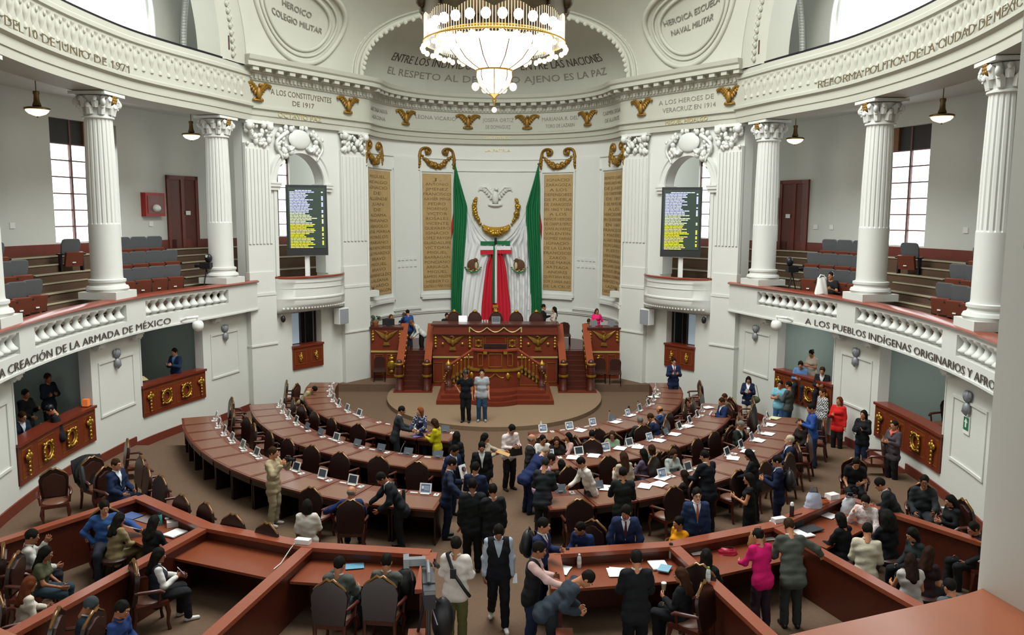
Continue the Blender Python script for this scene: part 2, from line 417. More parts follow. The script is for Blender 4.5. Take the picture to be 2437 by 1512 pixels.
# ---------------------------------------------------------------- flank walls (local: u along wall, w outward, z)
FA, FB = np.array([8.6, 29.0]), np.array([5.33, 33.36])
FE = (FB-FA)/np.linalg.norm(FB-FA); FN = np.array([FE[1], -FE[0]]); FL = np.linalg.norm(FB-FA)
def fk(u, w, z): p = FA+FE*u+FN*w; return (p[0], p[1], z)
def fbox(mb, u0, u1, w0, w1, z0, z1, mi=0):
    mb.add([fk(u0,w0,z0),fk(u1,w0,z0),fk(u1,w1,z0),fk(u0,w1,z0),fk(u0,w0,z1),fk(u1,w0,z1),fk(u1,w1,z1),fk(u0,w1,z1)], [(0,3,2,1),(4,5,6,7),(0,1,5,4),(1,2,6,5),(2,3,7,6),(3,0,4,7)], mi)
ARC_C, ARC_R, ARC_Z = 2.27, 1.13, 8.12
for sd, nm in SIDES:
    f = SB(sd)
    for u0, u1, z0, z1 in ((-.2,1.7,-.3,4.3),(3.12,FL,-.3,4.3),(1.7,3.12,-.3,1.17),(1.7,3.12,3.33,4.3),(-.2,.84,4.3,10.2),(4.05,FL,4.3,10.2),(.84,1.14,4.3,ARC_Z),(3.4,4.05,4.3,ARC_Z)):
        fbox(f, u0, u1, 0, .5, z0, z1)
    Pt = []; Pb = []
    us = np.linspace(.84, 4.05, 41)
    A_ = []
    for q in np.linspace(0, 1, 33):
        a = PI-PI*q; u = ARC_C+ARC_R*math.cos(a); z = ARC_Z+ARC_R*math.sin(a)
        uo = .84+(4.05-.84)*q; A_.append([(u, z), (uo, 10.2)])
    A_ = [[(1.14, ARC_Z), (.84, ARC_Z)]]+A_+[[(3.4, ARC_Z), (4.05, ARC_Z)]]
    f.grid([[fk(u, 0, z) for u, z in r] for r in A_]); f.grid([[fk(u, .5, z) for u, z in r] for r in A_])
    f.grid([[fk(r[0][0], 0, r[0][1]), fk(r[0][0], .5, r[0][1])] for r in A_])
    struct(f.build('wall_flank_%s' % nm, M_WALL))
    # pilasters with fluting
    p_ = SB(sd)
    for u0, u1 in ((-.2, .84), (4.2, FL+.05)):
        fbox(p_, u0, u1, -.14, .05, 4.9, 9.45); fbox(p_, u0-.04, u1+.04, -.2, .05, -.2, 4.1); fbox(p_, u0-.03, u1+.03, -.22, .05, 4.1, 4.2); fbox(p_, u0-.02, u1+.02, -.18, .05, 4.2, 4.95)
        fbox(p_, u0-.06, u1+.06, -.24, .05, 2.3, 2.36)
        n = 7
        for i in range(n):
            u = u0+(u1-u0)*(i+.5)/n; w_ = (u1-u0)/n*.3
            fbox(p_, u-w_, u+w_, -.18, -.13, 5.95, 9.25)
    struct(p_.build('trim_pilasters_%s' % nm, M_WALL))
    # archivolt, imposts
    av = SB(sd); Pt = []
    for q in np.linspace(0, 1, 33):
        a = PI-PI*q; row = []
        for r, w in ((1.1, -.02), (1.12, -.08), (1.3, -.08), (1.34, -.13), (1.44, -.13), (1.46, 0)):
            row.append(fk(ARC_C+r*math.cos(a), w, ARC_Z+r*math.sin(a)))
        Pt.append(row)
    av.grid(Pt)
    for u0, u1 in ((.82, 1.3), (3.25, 3.75)):
        fbox(av, u0, u1, -.16, .5, 7.98, 8.08); fbox(av, u0+.03, u1-.03, -.11, .5, 7.86, 7.98); fbox(av, u0-.0, u1+.0, -.18, .5, 8.08, 8.14)
    fbox(av, 3.36, 3.5, -.07, .5, 4.75, 7.86); fbox(av, 1.04, 1.18, -.05, .5, 4.75, 7.86)
    struct(av.build('trim_archivolt_%s' % nm, M_WHITE, smooth=40))
# ---------------------------------------------------------------- apse
AY, ARX, ARY = 33.36, 5.2, 4.62
APSE = Path([(ARX*math.cos(t), AY+ARY*math.sin(t)) for t in np.linspace(0, PI, 60)])   # from right to left, outward on the right
a_ = MB()
band(a_, APSE, 0, APSE.L, 0, .4, -.2, 10.3)
struct(a_.build('wall_apse', M_WALL, smooth=60))
t_ = MB()
for z0, z1, d in ((2.55, 2.62, -.05), (2.62, 2.68, -.08), (8.98, 9.04, -.05), (9.5, 9.56, -.04)): band(t_, APSE, .05, APSE.L-.05, d, 0, z0, z1)
def aps(deg, d=0):   # deg measured from the apse axis, + to the right, centre (0,AY)
    a = rad(90-deg); k = 1/math.sqrt((math.cos(a)/ARX)**2+(math.sin(a)/ARY)**2)
    n = np.array([math.cos(a)/ARX**2, math.sin(a)/ARY**2]); n /= np.linalg.norm(n)
    return np.array([k*math.cos(a), AY+k*math.sin(a)])+n*d
def aps_band(mb, g0, g1, d0, d1, z0, z1):
    P = [aps(g) for g in np.linspace(g1, g0, max(3, int(abs(g1-g0)/2.5)+2))]   # right to left
    mb.sweep(P, [(d0, z0), (d1, z0), (d1, z1), (d0, z1)])
TABS = [(-87.0, -63.5), (-42.2, -25.2), (28.0, 45.2), (67.0, 90.0)]
for g0, g1 in TABS:
    for a, b in ((g0-1.6, g0-.8), (g1+.8, g1+1.6)):
        if abs(a) < 92 and abs(b) < 92: aps_band(t_, a, b, -.06, 0, 3.35, 9.0)
    aps_band(t_, max(g0-2, -91), min(g1+2, 91), -.1, 0, 3.3, 3.42); aps_band(t_, max(g0-1.6, -91), min(g1+1.6, 91), -.06, 0, 8.92, 9.0)
    aps_band(t_, max(g0-1, -91), min(g1+1, 91), -.12, 0, 3.2, 3.3)
for g in (-53, 55.5):    # plain pilasters between the tablets
    aps_band(t_, g-8, g+8, -.06, 0, 2.7, 9.5); aps_band(t_, g-9, g+9, -.1, 0, 2.78, 2.88)
    for k in range(5): aps_band(t_, g-6.2+k*2.7, g-4.6+k*2.7, -.09, 0, 5.0, 5.12); aps_band(t_, g-6.2+k*2.7, g-4.6+k*2.7, -.09, 0, 4.7, 4.82)
struct(t_.build('trim_apse', M_WHITE, smooth=40))
# ---------------------------------------------------------------- main entablature: flank - apse - flank
def dense(a, b, n=10): return [tuple(np.array(a)+(np.array(b)-np.array(a))*q) for q in np.linspace(0, 1, n)]
rfl = dense(FA-FE*.3, FB, 12); apx = [(x, y) for x, y in APSE.P[1:-1]]
MAIN = rfl+apx+[(-x, y) for x, y in rfl[::-1]]
MP = Path(MAIN)
me_ = MB()
prof = [(-.14,10.2),(-.14,10.4),(-.18,10.42),(-.18,10.6),(-.26,10.64),(-.26,10.72),(-.14,10.76),(-.14,11.55),(-.2,11.6),(-.2,11.64),(-.24,11.8),(-.3,11.84),(-.34,11.98),(-.62,12.0),(-.62,12.14),(-.68,12.2),(-.72,12.34),(.3,12.36),(.3,10.2)]
me_.sweep(MAIN, prof)
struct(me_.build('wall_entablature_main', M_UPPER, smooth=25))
mo = MB()
for s in np.arange(.15, MP.L, .52):
    p, T, N = MP.at(s, -.42); mo.box((p[0], p[1], 11.93), (.24, .3, .13), rz=math.atan2(T[1], T[0]))
for s in np.arange(.1, MP.L, .17):
    p, T, N = MP.at(s, -.22); mo.box((p[0], p[1], 11.71), (.1, .08, .13), rz=math.atan2(T[1], T[0]))
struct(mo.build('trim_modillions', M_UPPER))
# ---------------------------------------------------------------- semi dome, pendentives
DZ, DH, DE = 12.34, 2.7, 2.5
def dome(deg, z, k=1.0):
    s = (1-min(1, max(0, (z-DZ)/DH))**DE)**(1/DE)*k
    a = rad(90-deg); return (5.3*s*math.cos(a), AY+4.75*s*math.sin(a), z)
d_ = MB(); zz = [DZ+DH*math.sin(PI/2*q) for q in np.linspace(0, 1, 22)]
d_.grid([[dome(g, z) for g in np.linspace(-90, 90, 49)] for z in zz])
struct(d_.build('ceiling_semi_dome', M_DOME, smooth=80))
rm = MB()
pts = [dome(90, z) for z in zz]+[dome(-90, z) for z in zz[::-1]]
pts = [(x, AY-.05, z) for x, y, z in pts]
rm.tube(pts, .11, 8); rm.tube([(x*1.05, AY-.1, DZ+(z-DZ)*1.06) for x, y, z in pts], .05, 6)
for i in range(2, len(pts)-2):
    x, y, z = pts[i]; rm.ell((x*.985, AY-.12, DZ+(z-DZ)*.97), (.1, .06, .1), 6, 4)
struct(rm.build('trim_dome_arch', M_DOME, smooth=60))
def pend(u, t):     # right pendentive: u 0 at side arch .. 1 at apse arch, t 0 cornice .. 1
    a = t*PI/2*.75
    s = 26.2-(7.4)*(1-math.cos(a)); A = RR.at(s, -.06)[0]; A = np.array([A[0], A[1], 12.0+6.4*math.sin(a)])
    z = DZ+DH*1.06*math.sin(min(PI/2, t*PI/2)); Bq = dome(90, DZ+(z-DZ)/1.06); B = np.array([Bq[0]*1.05+.1, AY-.12, z])
    p = A*(1-u)+B*u; 
    n = np.array([FN[0], FN[1], -.35]); p = p+n*(.55*math.sin(PI*u)*math.sin(PI*min(1, t*.9)))
    return p
for sd, nm in SIDES:
    p_ = SB(sd); p_.grid([[tuple(pend(u, t)) for u in np.linspace(0, 1, 24)] for t in np.linspace(0, 1, 20)])
    p_.grid([[tuple(pend(1, t)), dome(90, DZ+DH*math.sin(min(PI/2, t*PI/2)))] for t in np.linspace(0, 1, 24)])
    struct(p_.build('ceiling_pendentive_%s' % nm, M_DOME, smooth=80))
# dome above the hall with a round skylight, rear gallery round the viewer
dr = MB(); ring = []
cx, cy = 0, 19.5
for k, (r, z) in enumerate(((1.0, 15.2), (1.0, 16.2), (.9, 17.6), (.72, 18.7), (.56, 19.2))):
    ring.append([(10.6*r*math.cos(a), cy+14.4*r*math.sin(a), z) for a in np.linspace(0, 2*PI, 65)])
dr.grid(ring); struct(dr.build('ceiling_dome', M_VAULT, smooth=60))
rg = MB(); rg.prism([(-9.5, 4.2), (9.5, 4.2), (9.5, -6), (-9.5, -6)], 3.4, 3.63); rg.prism([(-9.5, 1.5), (9.5, 1.5), (9.5, -6), (-9.5, -6)], 3.6, 5.25); struct(rg.build('floor_gallery_rear', M_TIER))
rg = MB(); rg.prism([(-12, 3.6), (12, 3.6), (12, -6), (-12, -6)], 10.55, 10.8); rg.prism([(-10.5, 3.6), (10.5, 3.6), (10.5, 3.2), (-10.5, 3.2)], 10.2, 15.4); struct(rg.build('ceiling_gallery_rear', M_WHITE))

rw = MB(); rw.prism([(-12, -6), (12, -6), (12, -6.3), (-12, -6.3)], 3.4, 10.8)
for e in (-1, 1): rw.prism([(e*12, -6.3), (e*12.3, -6.3), (e*12.3, 9.5), (e*12, 9.5)], 3.4, 10.8); rw.prism([(e*9.5, 3.6), (e*12.2, 3.6), (e*12.2, 9.5), (e*9.9, 9.5)], 10.55, 10.8)
struct(rw.build('wall_rear', M_WALL))
for sd, nm in SIDES:
    for k, (a, c) in enumerate(OPEN[sd]):
        p, T, N = WR.at((a+c)/2, 1.6); m = MB(); m.lathe([(.0,3.54),(.22,3.53),(.26,3.5),(.2,3.46),(.0,3.45)], (p[0]*sd, p[1], 0), 18)
        tag(m.build('booth_fill_disc', mat('booth_fill_'+nm, '#ffffff', .5, emit='#f2f6ee', estr=40 if sd > 0 else 6), smooth=60), 'unseen round white fill light added in the %s %s booth' % (('near', 'far')[k], nm), 'lamp')  # unseen glowing disc, added to brighten the booth walls
# ================================================================ ORNAMENT, LETTERING, OPENINGS
def curve_text(txt, X, Y, NX, NY, t0, t1, d, z, h, mat_, parent=None, sd=1, name='lettering', rot=0., lean=None, fit=True, ext=.006):
    '''letters along a plan curve sampled at params 0..1 (t0 -> t1 in reading direction), standing off the wall by d'''
    cu = bpy.data.curves.new('t', 'FONT'); cu.body = txt; cu.size = 1; cu.extrude = .02; cu.resolution_u = 2; cu.offset = -.008
    t = bpy.data.objects.new('t', cu); C.objects.link(t)
    dg = bpy.context.evaluated_depsgraph_get(); me = bpy.data.meshes.new_from_object(t.evaluated_get(dg))
    bpy.data.objects.remove(t); bpy.data.curves.remove(cu)
    n = len(me.vertices); co = np.empty(n*3); me.vertices.foreach_get('co', co); co = co.reshape(-1, 3)
    w0, w1 = co[:, 0].min(), co[:, 0].max(); q = t0+(t1-t0)*(co[:, 0]-w0)/(w1-w0)
    T = np.linspace(0, 1, len(X)); out = d+np.sign(co[:, 2])*ext
    x = np.interp(q, T, X)-np.interp(q, T, NX)*out; y = np.interp(q, T, Y)-np.interp(q, T, NY)*out
    zz = z+co[:, 1]/.7*h
    me.vertices.foreach_set('co', np.stack([x*sd, y, zz], 1).ravel())
    me.materials.clear(); me.materials.append(mat_); me.name = name; me.update()
    o = bpy.data.objects.new(name, me); C.objects.link(o)
    if parent: o.parent = parent
    return o
def table(P, s0, s1, n=160):
    r = [P.at(s, 0) for s in np.linspace(s0, s1, n)]
    return [q[0][0] for q in r], [q[0][1] for q in r], [q[2][0] for q in r], [q[2][1] for q in r]
def side_text(txt, P, sa, sb, d, z, h, m, sd, label):   # sa..sb arclength of the start and end of the line
    X, Y, NX, NY = table(P, sa, sb); o = curve_text(txt, X, Y, NX, NY, 0, 1, d, z, h, m, None, sd, 'inscription')
    return tag(o, label, 'lettering')
side_text('MARTIRES DEL 10 DE JUNIO DE 1971', RR, 12.2, 20.45, .1, 10.79, .21, M_LETTER, -1, 'raised lettering DEL 10 DE JUNIO DE 1971 on the left upper entablature')
side_text('REFORMA POLITICA DE LA CIUDAD DE MEXICO', RR, 22.1, 11.9, .1, 10.79, .22, M_LETTER, 1, 'raised lettering REFORMA POLITICA DE LA CIUDAD on right upper entablature')
side_text('ANIVERSARIO DE LA CREACIÓN DE LA ARMADA DE MÉXICO', RR, 9.6, 21.9, .02, 3.71, .19, M_LETD, -1, 'dark lettering DE LA CREACION DE LA ARMADA under left gallery')
side_text('A LOS PUEBLOS INDÍGENAS ORIGINARIOS Y AFROMEXICANOS', RR, 22.25, 9.9, .02, 3.71, .19, M_LETD, 1, 'dark lettering A LOS PUEBLOS INDIGENAS under right gallery')
M_LITG = mat('lettering_gilt', '#d8c88a', .3, .6)
def fl_text(txt, u0, u1, z, h, sd, m, label, d=.15):
    a, b = (u0, u1) if sd < 0 else (u1, u0)
    X, Y = zip(*[fk(u, 0, 0)[:2] for u in np.linspace(a, b, 8)])
    return tag(curve_text(txt, X, Y, [FN[0]]*8, [FN[1]]*8, 0, 1, d, z, h, m, None, sd, 'inscription'), label, 'lettering')
fl_text('A LOS CONSTITUYENTES', .95, 3.75, 11.2, .2, -1, M_LETTER, 'upper line A LOS CONSTITUYENTES on left corner frieze')
fl_text('DE 1917', 1.9, 2.9, 10.9, .18, -1, M_LETTER, 'short line DE 1917 on the left corner frieze')
fl_text('OCTAVIO PAZ', 1.2, 3.2, 10.44, .17, -1, M_LITG, 'gilt name lettering below the left corner frieze', d=.2)
fl_text('A LOS HEROES DE', 1.1, 3.7, 11.2, .17, 1, M_LETTERG, 'upper line of faint relief lettering on right corner frieze')
fl_text('VERACRUZ EN 1914', 1.0, 3.5, 10.9, .17, 1, M_LETTERG, 'lower line ending EN 1914 on right corner frieze')
fl_text('MIGUEL HIDALGO', 1.3, 3.3, 10.44, .15, 1, M_LITG, 'gilt name lettering below the right corner frieze', d=.2)
def ap_text(txt, g0, g1, z, h, m, parent=None, d=.02, label=None, name='lettering'):
    r = [(aps(g), aps(g, 1)-aps(g)) for g in np.linspace(g0, g1, 40)]
    o = curve_text(txt, [q[0][0] for q in r], [q[0][1] for q in r], [q[1][0] for q in r], [q[1][1] for q in r], 0, 1, d, z, h, m, parent, 1, name)
    if label: tag(o, label, 'lettering')
    return o
for t1, t2, g, wd in (('ANTONIA NAVA', 'HEROINA', -76, 9), ('LEONA VICARIO', None, -35, 12), ('JOSEFA ORTIZ', 'DE DOMINGUEZ', 1.5, 9), ('MARIANA R. DEL', 'TORO DE LAZARIN', 38, 11), ('CARMEN SERDAN', 'DE ALATRISTE', 77, 10)):
    ap_text(t1, g-wd, g+wd, 11.2, .17, M_LETTERG, None, .15, 'relief name line over apse frieze, the one reading %s' % t1.split()[0].lower().capitalize() if False else 'upper relief line of the %s inscription on apse frieze' % {-76:'far left', -35:'left', 1.5:'central', 38:'right', 77:'far right'}[g], 'inscription')
    if t2: ap_text(t2, g-wd*.8, g+wd*.8, 10.9, .16, M_LETTERG, None, .15, 'lower relief line of the %s inscription on apse frieze' % {-76:'far left', 1.5:'central', 38:'right', 77:'far right'}[g], 'inscription')
ap_text('CUAUHTEMOC', -7, 9, 10.43, .12, M_LITG, None, .2, 'thin gilt lettering line under the apse frieze centre', 'inscription')
ap_text('LA PATRIA', -6, 8.5, 9.88, .12, M_LITG, None, .03, 'thin gilt lettering LA PATRIA high on the apse wall', 'inscription')
def dome_text(txt, g0, g1, z, h, m, label):
    X = np.linspace(0, 1, 5); o = curve_text(txt, X, X*0, X*0, X*0-1, 0, 1, 0, z, h, m, None, 1, 'inscription', ext=.012)
    n = len(o.data.vertices); co = np.empty(n*3); o.data.vertices.foreach_get('co', co); co = co.reshape(-1, 3)
    co = np.array([dome(g0+(g1-g0)*x, zz, .9985-.0045*(y > 0)) for x, y, zz in co]); o.data.vertices.foreach_set('co', co.ravel()); o.data.update(); tag(o, label, 'lettering')
dome_text('ENTRE LOS INDIVIDUOS COMO ENTRE LAS NACIONES', -61, 64, 13.48, .3, M_LETD, 'dark lettering ENTRE LOS INDIVIDUOS on the semi dome, upper line')
dome_text('EL RESPETO AL DERECHO AJENO ES LA PAZ', -61, 64, 12.95, .28, M_LETTERG, 'grey lettering EL RESPETO ending LA PAZ on the semi dome')
# ---- medallions on the pendentives
def pendloc(a, b, sd):   # a metres along, b height -> point on pendentive and normal
    u = .5+a/5.2; t = .08+b/4.1
    p = pend(u, t); e = .01; du = pend(u+e, t)-p; dt = pend(u, t+e)-p; n = np.cross(du, dt); n /= np.linalg.norm(n)
    if n.dot(np.array([-p[0], 20-p[1], 0])) < 0: n = -n
    return p, n
for sd, nm, l1, l2 in ((-1, 'left', 'HEROICO', 'COLEGIO MILITAR'), (1, 'right', 'HEROICA ESCUELA', 'NAVAL MILITAR')):
    lab = 'oval plaster medallion lettered %s on the %s pendentive' % (l1 if sd < 0 else 'NAVAL MILITAR', nm)
    r = thing('medallion', lab, 'medallion')
    for k, (ra, rb, tr) in enumerate(((1.75, 1.2, .1), (1.5, 1.0, .05), (1.28, .84, .07))):
        m = SB(sd); pts = []
        for q in np.linspace(0, 2*PI, 49):
            p, n = pendloc(ra*math.cos(q), 1.12+rb*math.sin(q), sd); pts.append(p+n*.03)
        m.tube(pts, tr, 8, cap=False)
        m.build(('outer_ring', 'leaf_ring', 'inner_ring')[k], M_DOME, r, smooth=60)
    for txt, b, w in ((l1, 1.3, .95 if sd < 0 else 1.15), (l2, .95, 1.15)):
        def fn(x, y, z, b=b, w=w, sd=sd):
            p, n = pendloc(-sd*x*1., b+y, sd); p = p+n*(.02+max(0, z)); return (p[0]*sd, p[1], p[2])
        text_mesh(txt, .24, M_LETTERG, 'lettering', r, fn, .02, sx=1.05)
# ---- gilded eagles of the frieze
def eagle(mb, M, s=1., wing=1.):
    o = len(mb.v)
    for e in (-1, 1):
        for i in range(7):
            q = i/6; x = .1+.42*q*wing; z = .12+.26*math.sin(q*PI*.62)*wing
            mb.ell((e*x, -.02, z), (.07, .045, .17-.06*q), 7, 5, mtx=Matrix.Rotation(-e*(.5+.9*q), 3, 'Y'))
        mb.tube([(e*.08, -.03, .15), (e*.3, -.06, .4), (e*.52, -.03, .38), (e*.58, -.02, .24)], [.05, .05, .045, .02], 6)
        mb.ell((e*.17, 0, -.18), (.1, .05, .06), 6, 4, mtx=Matrix.Rotation(e*.6, 3, 'Y'))
    mb.ell((0, -.05, .05), (.12, .1, .24), 9, 7); mb.ell((.03, -.1, .33), (.07, .08, .07), 8, 6); mb.tube([(.05, -.14, .33), (.12, -.18, .31)], [.03, .005], 5)
    mb.ell((0, -.02, -.22), (.22, .07, .05), 8, 5)
    mb.xf(M @ Matrix.Scale(s, 4), o)
def facing(p, n):   # local -y looks along n (plan), x to the right seen from the hall
    a = math.atan2(n[0], -n[1]); return Matrix.Translation(Vector(p)) @ Matrix.Rotation(a, 4, 'Z')
ei = 0
places = []
for sd, nm in SIDES:
    for u, w in ((.37, 'outer'), (4.55, 'inner')):
        p = fk(u, -.2, 11.12); places.append(((p[0]*sd, p[1], p[2]), (-FN[0]*sd, -FN[1]), 'gilded spread eagle on the %s corner frieze, %s one' % (nm, w)))
for g, w in ((-54, 'at its far left'), (-16, 'left of its centre'), (18.5, 'right of its centre'), (56, 'at its far right')):
    p = aps(g, -.2); n = aps(g, -1)-aps(g); places.append(((p[0], p[1], 11.1), (n[0], n[1]), 'gilded spread eagle on the curved apse frieze %s' % w))
for p, n, lab in places:
    m = MB(); eagle(m, facing(p, n), .92); tag(m.build('eagle_relief', M_GOLDP, smooth=60), lab, 'relief ornament', 'gilded eagles on the frieze')
# ---- gilded garlands
def blobs(mb, pts, r0, r1, jit=.35, seed=1):
    rnd = random.Random(seed); n = len(pts)
    for i, p in enumerate(pts):
        q = i/(n-1); r = r0+(r1-r0)*math.sin(PI*q)
        for k in range(3): mb.ell((p[0]+rnd.uniform(-jit, jit)*r, p[1]-rnd.uniform(0, .6)*r, p[2]+rnd.uniform(-jit, jit)*r), (r*rnd.uniform(.5, .8), r*.6, r*rnd.uniform(.5, .8)), 6, 5)
for k, (g, w) in enumerate(((-79, 'above the leftmost name tablet'), (-34, 'above the second name tablet from left'), (36.5, 'above the third name tablet from left'), (81, 'above the rightmost name tablet'))):
    p = aps(g, -.06); n = aps(g, -1)-aps(g); M = facing((p[0], p[1], 9.5), n)
    r = thing('garland', 'gilded plaster garland '+w, 'relief ornament', group='gilded garlands of the apse')
    m = MB(); blobs(m, [(-.78+1.56*q, 0, .18-.5*math.sin(PI*q)) for q in np.linspace(0, 1, 17)], .07, .17, seed=k); m.xf(M); m.build('swag', M_GOLDP, r, smooth=60)
    for e in (-1, 1):
        m = MB(); pts = [(e*(.5+.3*math.cos(a)*(1-a/9)), -.03, .3+.2*math.sin(a)*(1-a/9)) for a in np.linspace(0, 5, 14)]
        m.tube(pts, .06, 6); m.ell((e*.5, -.05, .32), (.09, .07, .1), 7, 5); m.tube([(e*.8, -.02, .3), (e*.86, -.02, -.05), (e*.84, -.02, -.3)], [.07, .09, .04], 6); m.xf(M); m.build('scroll', M_GOLDP, r, smooth=60)
        m = MB(); blobs(m, [(e*.85, 0, .05-.5*q) for q in np.linspace(0, 1, 6)], .06, .1, seed=k+9); m.xf(M); m.build('pendant_drop', M_GOLDP, r, smooth=60)
# ---- acanthus clusters on the flank pilasters, cartouche over the arches
for sd, nm in SIDES:
    m = SB(sd); rnd = random.Random(3)
    for u0, u1 in ((-.2, .84), (4.2, FL)):
        for k in range(46):
            u = rnd.uniform(u0, u1); z = rnd.uniform(9.42, 10.15); p = fk(u, -.17-.1*rnd.random()*(z-9.2), z); r = rnd.uniform(.05, .11)
            m.ell(p, (r, r, r*rnd.uniform(.8, 1.6)), 6, 5)
        for u in (u0+.08, u1-.08):
            p = fk(u, -.3, 10.02); m.ell(p, (.13, .13, .14), 8, 6)
        fbox(m, u0-.06, u1+.06, -.3, 0, 10.12, 10.22)
    struct(m.build('trim_pilaster_capitals_%s' % nm, M_WALL, smooth=60))
    r = thing('cartouche', 'white stucco cartouche with scrolls over the %s balcony arch' % nm, 'relief ornament')
    m = SB(sd); o = len(m.v); m.ell((0, 0, 0), (.5, .1, .36), 18, 10)
    def fM(u, w, z): p = fk(u, w, z); return Matrix.Translation(Vector(p)) @ Matrix.Rotation(math.atan2(FE[1], FE[0]), 4, 'Z')
    m.xf(fM(2.2, -.12, 9.72), o); m.build('oval_shield', M_WHITE, r, smooth=70)
    m = SB(sd)
    for k in range(90):
        a = rnd.uniform(0, 2*PI); q = rnd.uniform(1.1, 1.75); u = 2.2+q*.62*math.cos(a); z = 9.66+q*.42*math.sin(a)
        if z > 10.15 or ((u-ARC_C)**2+(z-ARC_Z)**2) < 1.2**2: continue
        t = rnd.uniform(.05, .12); m.ell(fk(u, -.1-.05*rnd.random(), z), (t, t, t*1.2), 6, 5)
    for e in (-1, 1):
        m.tube([fk(2.2+e*(.55+.5*math.sin(a)*.6+a*.12), -.14, 9.95-a*.24) for a in np.linspace(0, 4, 16)], [.09-.004*i for i in range(16)], 6)
        m.tube([fk(2.2+e*(.3+.1*a), -.16, 9.42-.12*math.sin(a)) for a in np.linspace(0, 3.4, 10)], .06, 6)
    m.build('scrollwork', M_WHITE, r, smooth=60)
# ---- columns
def make_column():
    r = thing('column', '', 'column')
    m = MB(); m.box((0, 0, .1), (1.06, 1.06, .2)); m.lathe([(.52,.2),(.55,.27),(.52,.34),(.46,.36),(.44,.42),(.48,.46),(.48,.52),(.42,.54)], n=32); m.build('base', M_WHITE, r, smooth=40)
    m = MB(); n = 80; prof = [(.41,.54),(.4,.6),(.4,2.02)]
    m.lathe(prof, n=n)
    vs = []; zs = [2.02,2.06,3.2,4.4,4.78,4.84]; rs = [.4,.39,.385,.36,.35,.35]
    for z, rr_ in zip(zs, rs):
        for i in range(n):
            a = 2*PI*i/n; fl_ = (1-.07*max(0, math.sin(a*20))**.6) if 2.03 < z < 4.8 else 1
            vs.append((rr_*fl_*math.cos(a), rr_*fl_*math.sin(a), z))
    m.add(vs, [(j*n+i, j*n+(i+1)%n, (j+1)*n+(i+1)%n, (j+1)*n+i) for j in range(len(zs)-1) for i in range(n)])
    m.build('shaft', M_WHITE, r, smooth=30)
    m = MB(); m.lathe([(.35,4.8),(.4,4.83),(.4,4.87),(.34,4.9),(.35,5.2),(.42,5.4)], n=24)
    for tier, (z, q, k) in enumerate(((4.93, .36, 8), (5.1, .39, 8))):
        for i in range(k):
            a = 2*PI*(i+.5*tier)/k; x, y = math.cos(a), math.sin(a)
            m.tube([(x*q, y*q, z), (x*(q+.03), y*(q+.03), z+.16), (x*(q+.12), y*(q+.12), z+.22), (x*(q+.15), y*(q+.15), z+.15)], [.09, .1, .07, .03], 6)
    m.box((0, 0, 5.46), (1.0, 1.0, .08)); m.build('capital', M_WHITE, r, smooth=50)
    for i in range(4):
        a = PI/4+i*PI/2; x, y = math.cos(a), math.sin(a); m = MB()
        pts = [(x*(.5+.13*math.cos(t)*(1-t/12)), y*(.5+.13*math.cos(t)*(1-t/12)), 5.24+.13*math.sin(t)*(1-t/12)) for t in np.linspace(1.2, 9, 26)]
        m.tube([(x*.36, y*.36, 5.05)]+pts, .055, 6); m.ell((x*.5, y*.5, 5.24), (.07, .07, .07), 8, 6); m.build('volute', M_WHITE, r, smooth=60)
    for i in range(2):
        a = (PI/2 if i else -PI/2)
        m = MB(); p = (0, .46 if i else -.46, 5.32)
        for k in range(7): t = 2*PI*k/6; m.ell((p[0]+(.08*math.cos(t) if k < 6 else 0), p[1], p[2]+(.08*math.sin(t) if k < 6 else 0)), (.06, .05, .06), 6, 5)
        m.build('gilded_rosette', M_GOLDP, r, smooth=60)
    return r
col0 = make_column(); used = False
for sd, ss, names in ((-1, (19.85, 25.15, 14.2), ('in front of the left gallery window', 'at the front end of the left gallery', 'nearest the left edge of the gallery')), (1, (20.0, 25.2, 14.2), ('in front of the right gallery window', 'at the front end of the right gallery', 'beside the near pier on the right'))):
    for s, w in zip(ss, names):
        p, T, N = RR.at(s, .5); rz = math.atan2(N[1], N[0]*sd)+PI/2
        lab = 'white fluted column with leafy capital '+w
        if not used: col0.location = (p[0]*sd, p[1], 4.68); col0.rotation_euler = (0,0,rz); col0['label'] = lab; col0['group'] = 'gallery columns'; used = True
        else: dup(col0, (p[0]*sd, p[1], 4.68), rz, lab, 'gallery columns')
# ---- gallery balustrades
blp = [(.13,0),(.13,.03),(.08,.05),(.165,.11),(.17,.15),(.12,.2),(.07,.28),(.06,.34),(.12,.4),(.15,.44),(.15,.47)]
for sd, nm in SIDES:
    for k, (a, b) in enumerate([(15.3, 19.85), (20.8, 24.75), (10.2, 14.55)]):
        r = thing('balustrade', 'white baluster panel in the %s gallery parapet, %s' % (nm, ('middle one', 'the one farthest from the viewer', 'nearest the viewer')[k]), 'balustrade', group='baluster panels of the galleries')
        n = 11 if k < 2 else 12; pts = [RR.at(a+(b-a)*(i+.5)/n, .14)[0] for i in range(n)]
        me = None
        for i, p in enumerate(pts):
            if me is None:
                m = MB(); m.lathe(blp, (0,0,0), 12); o = m.build('baluster', M_WHITE, r, smooth=60); me = o
            else: o = me.copy(); C.objects.link(o); o.parent = r
            o.location = (p[0]*sd, p[1], 4.025)
    hr = SB(sd); hr.sweep(RR.seg(2, RR.L), [(-.07,4.6),(.36,4.6),(.38,4.63),(.36,4.68),(-.05,4.68),(-.1,4.64)]); tag(hr.build('handrail', M_RAIL, smooth=50), 'polished red-brown wooden rail along the %s gallery parapet' % nm, 'rail')
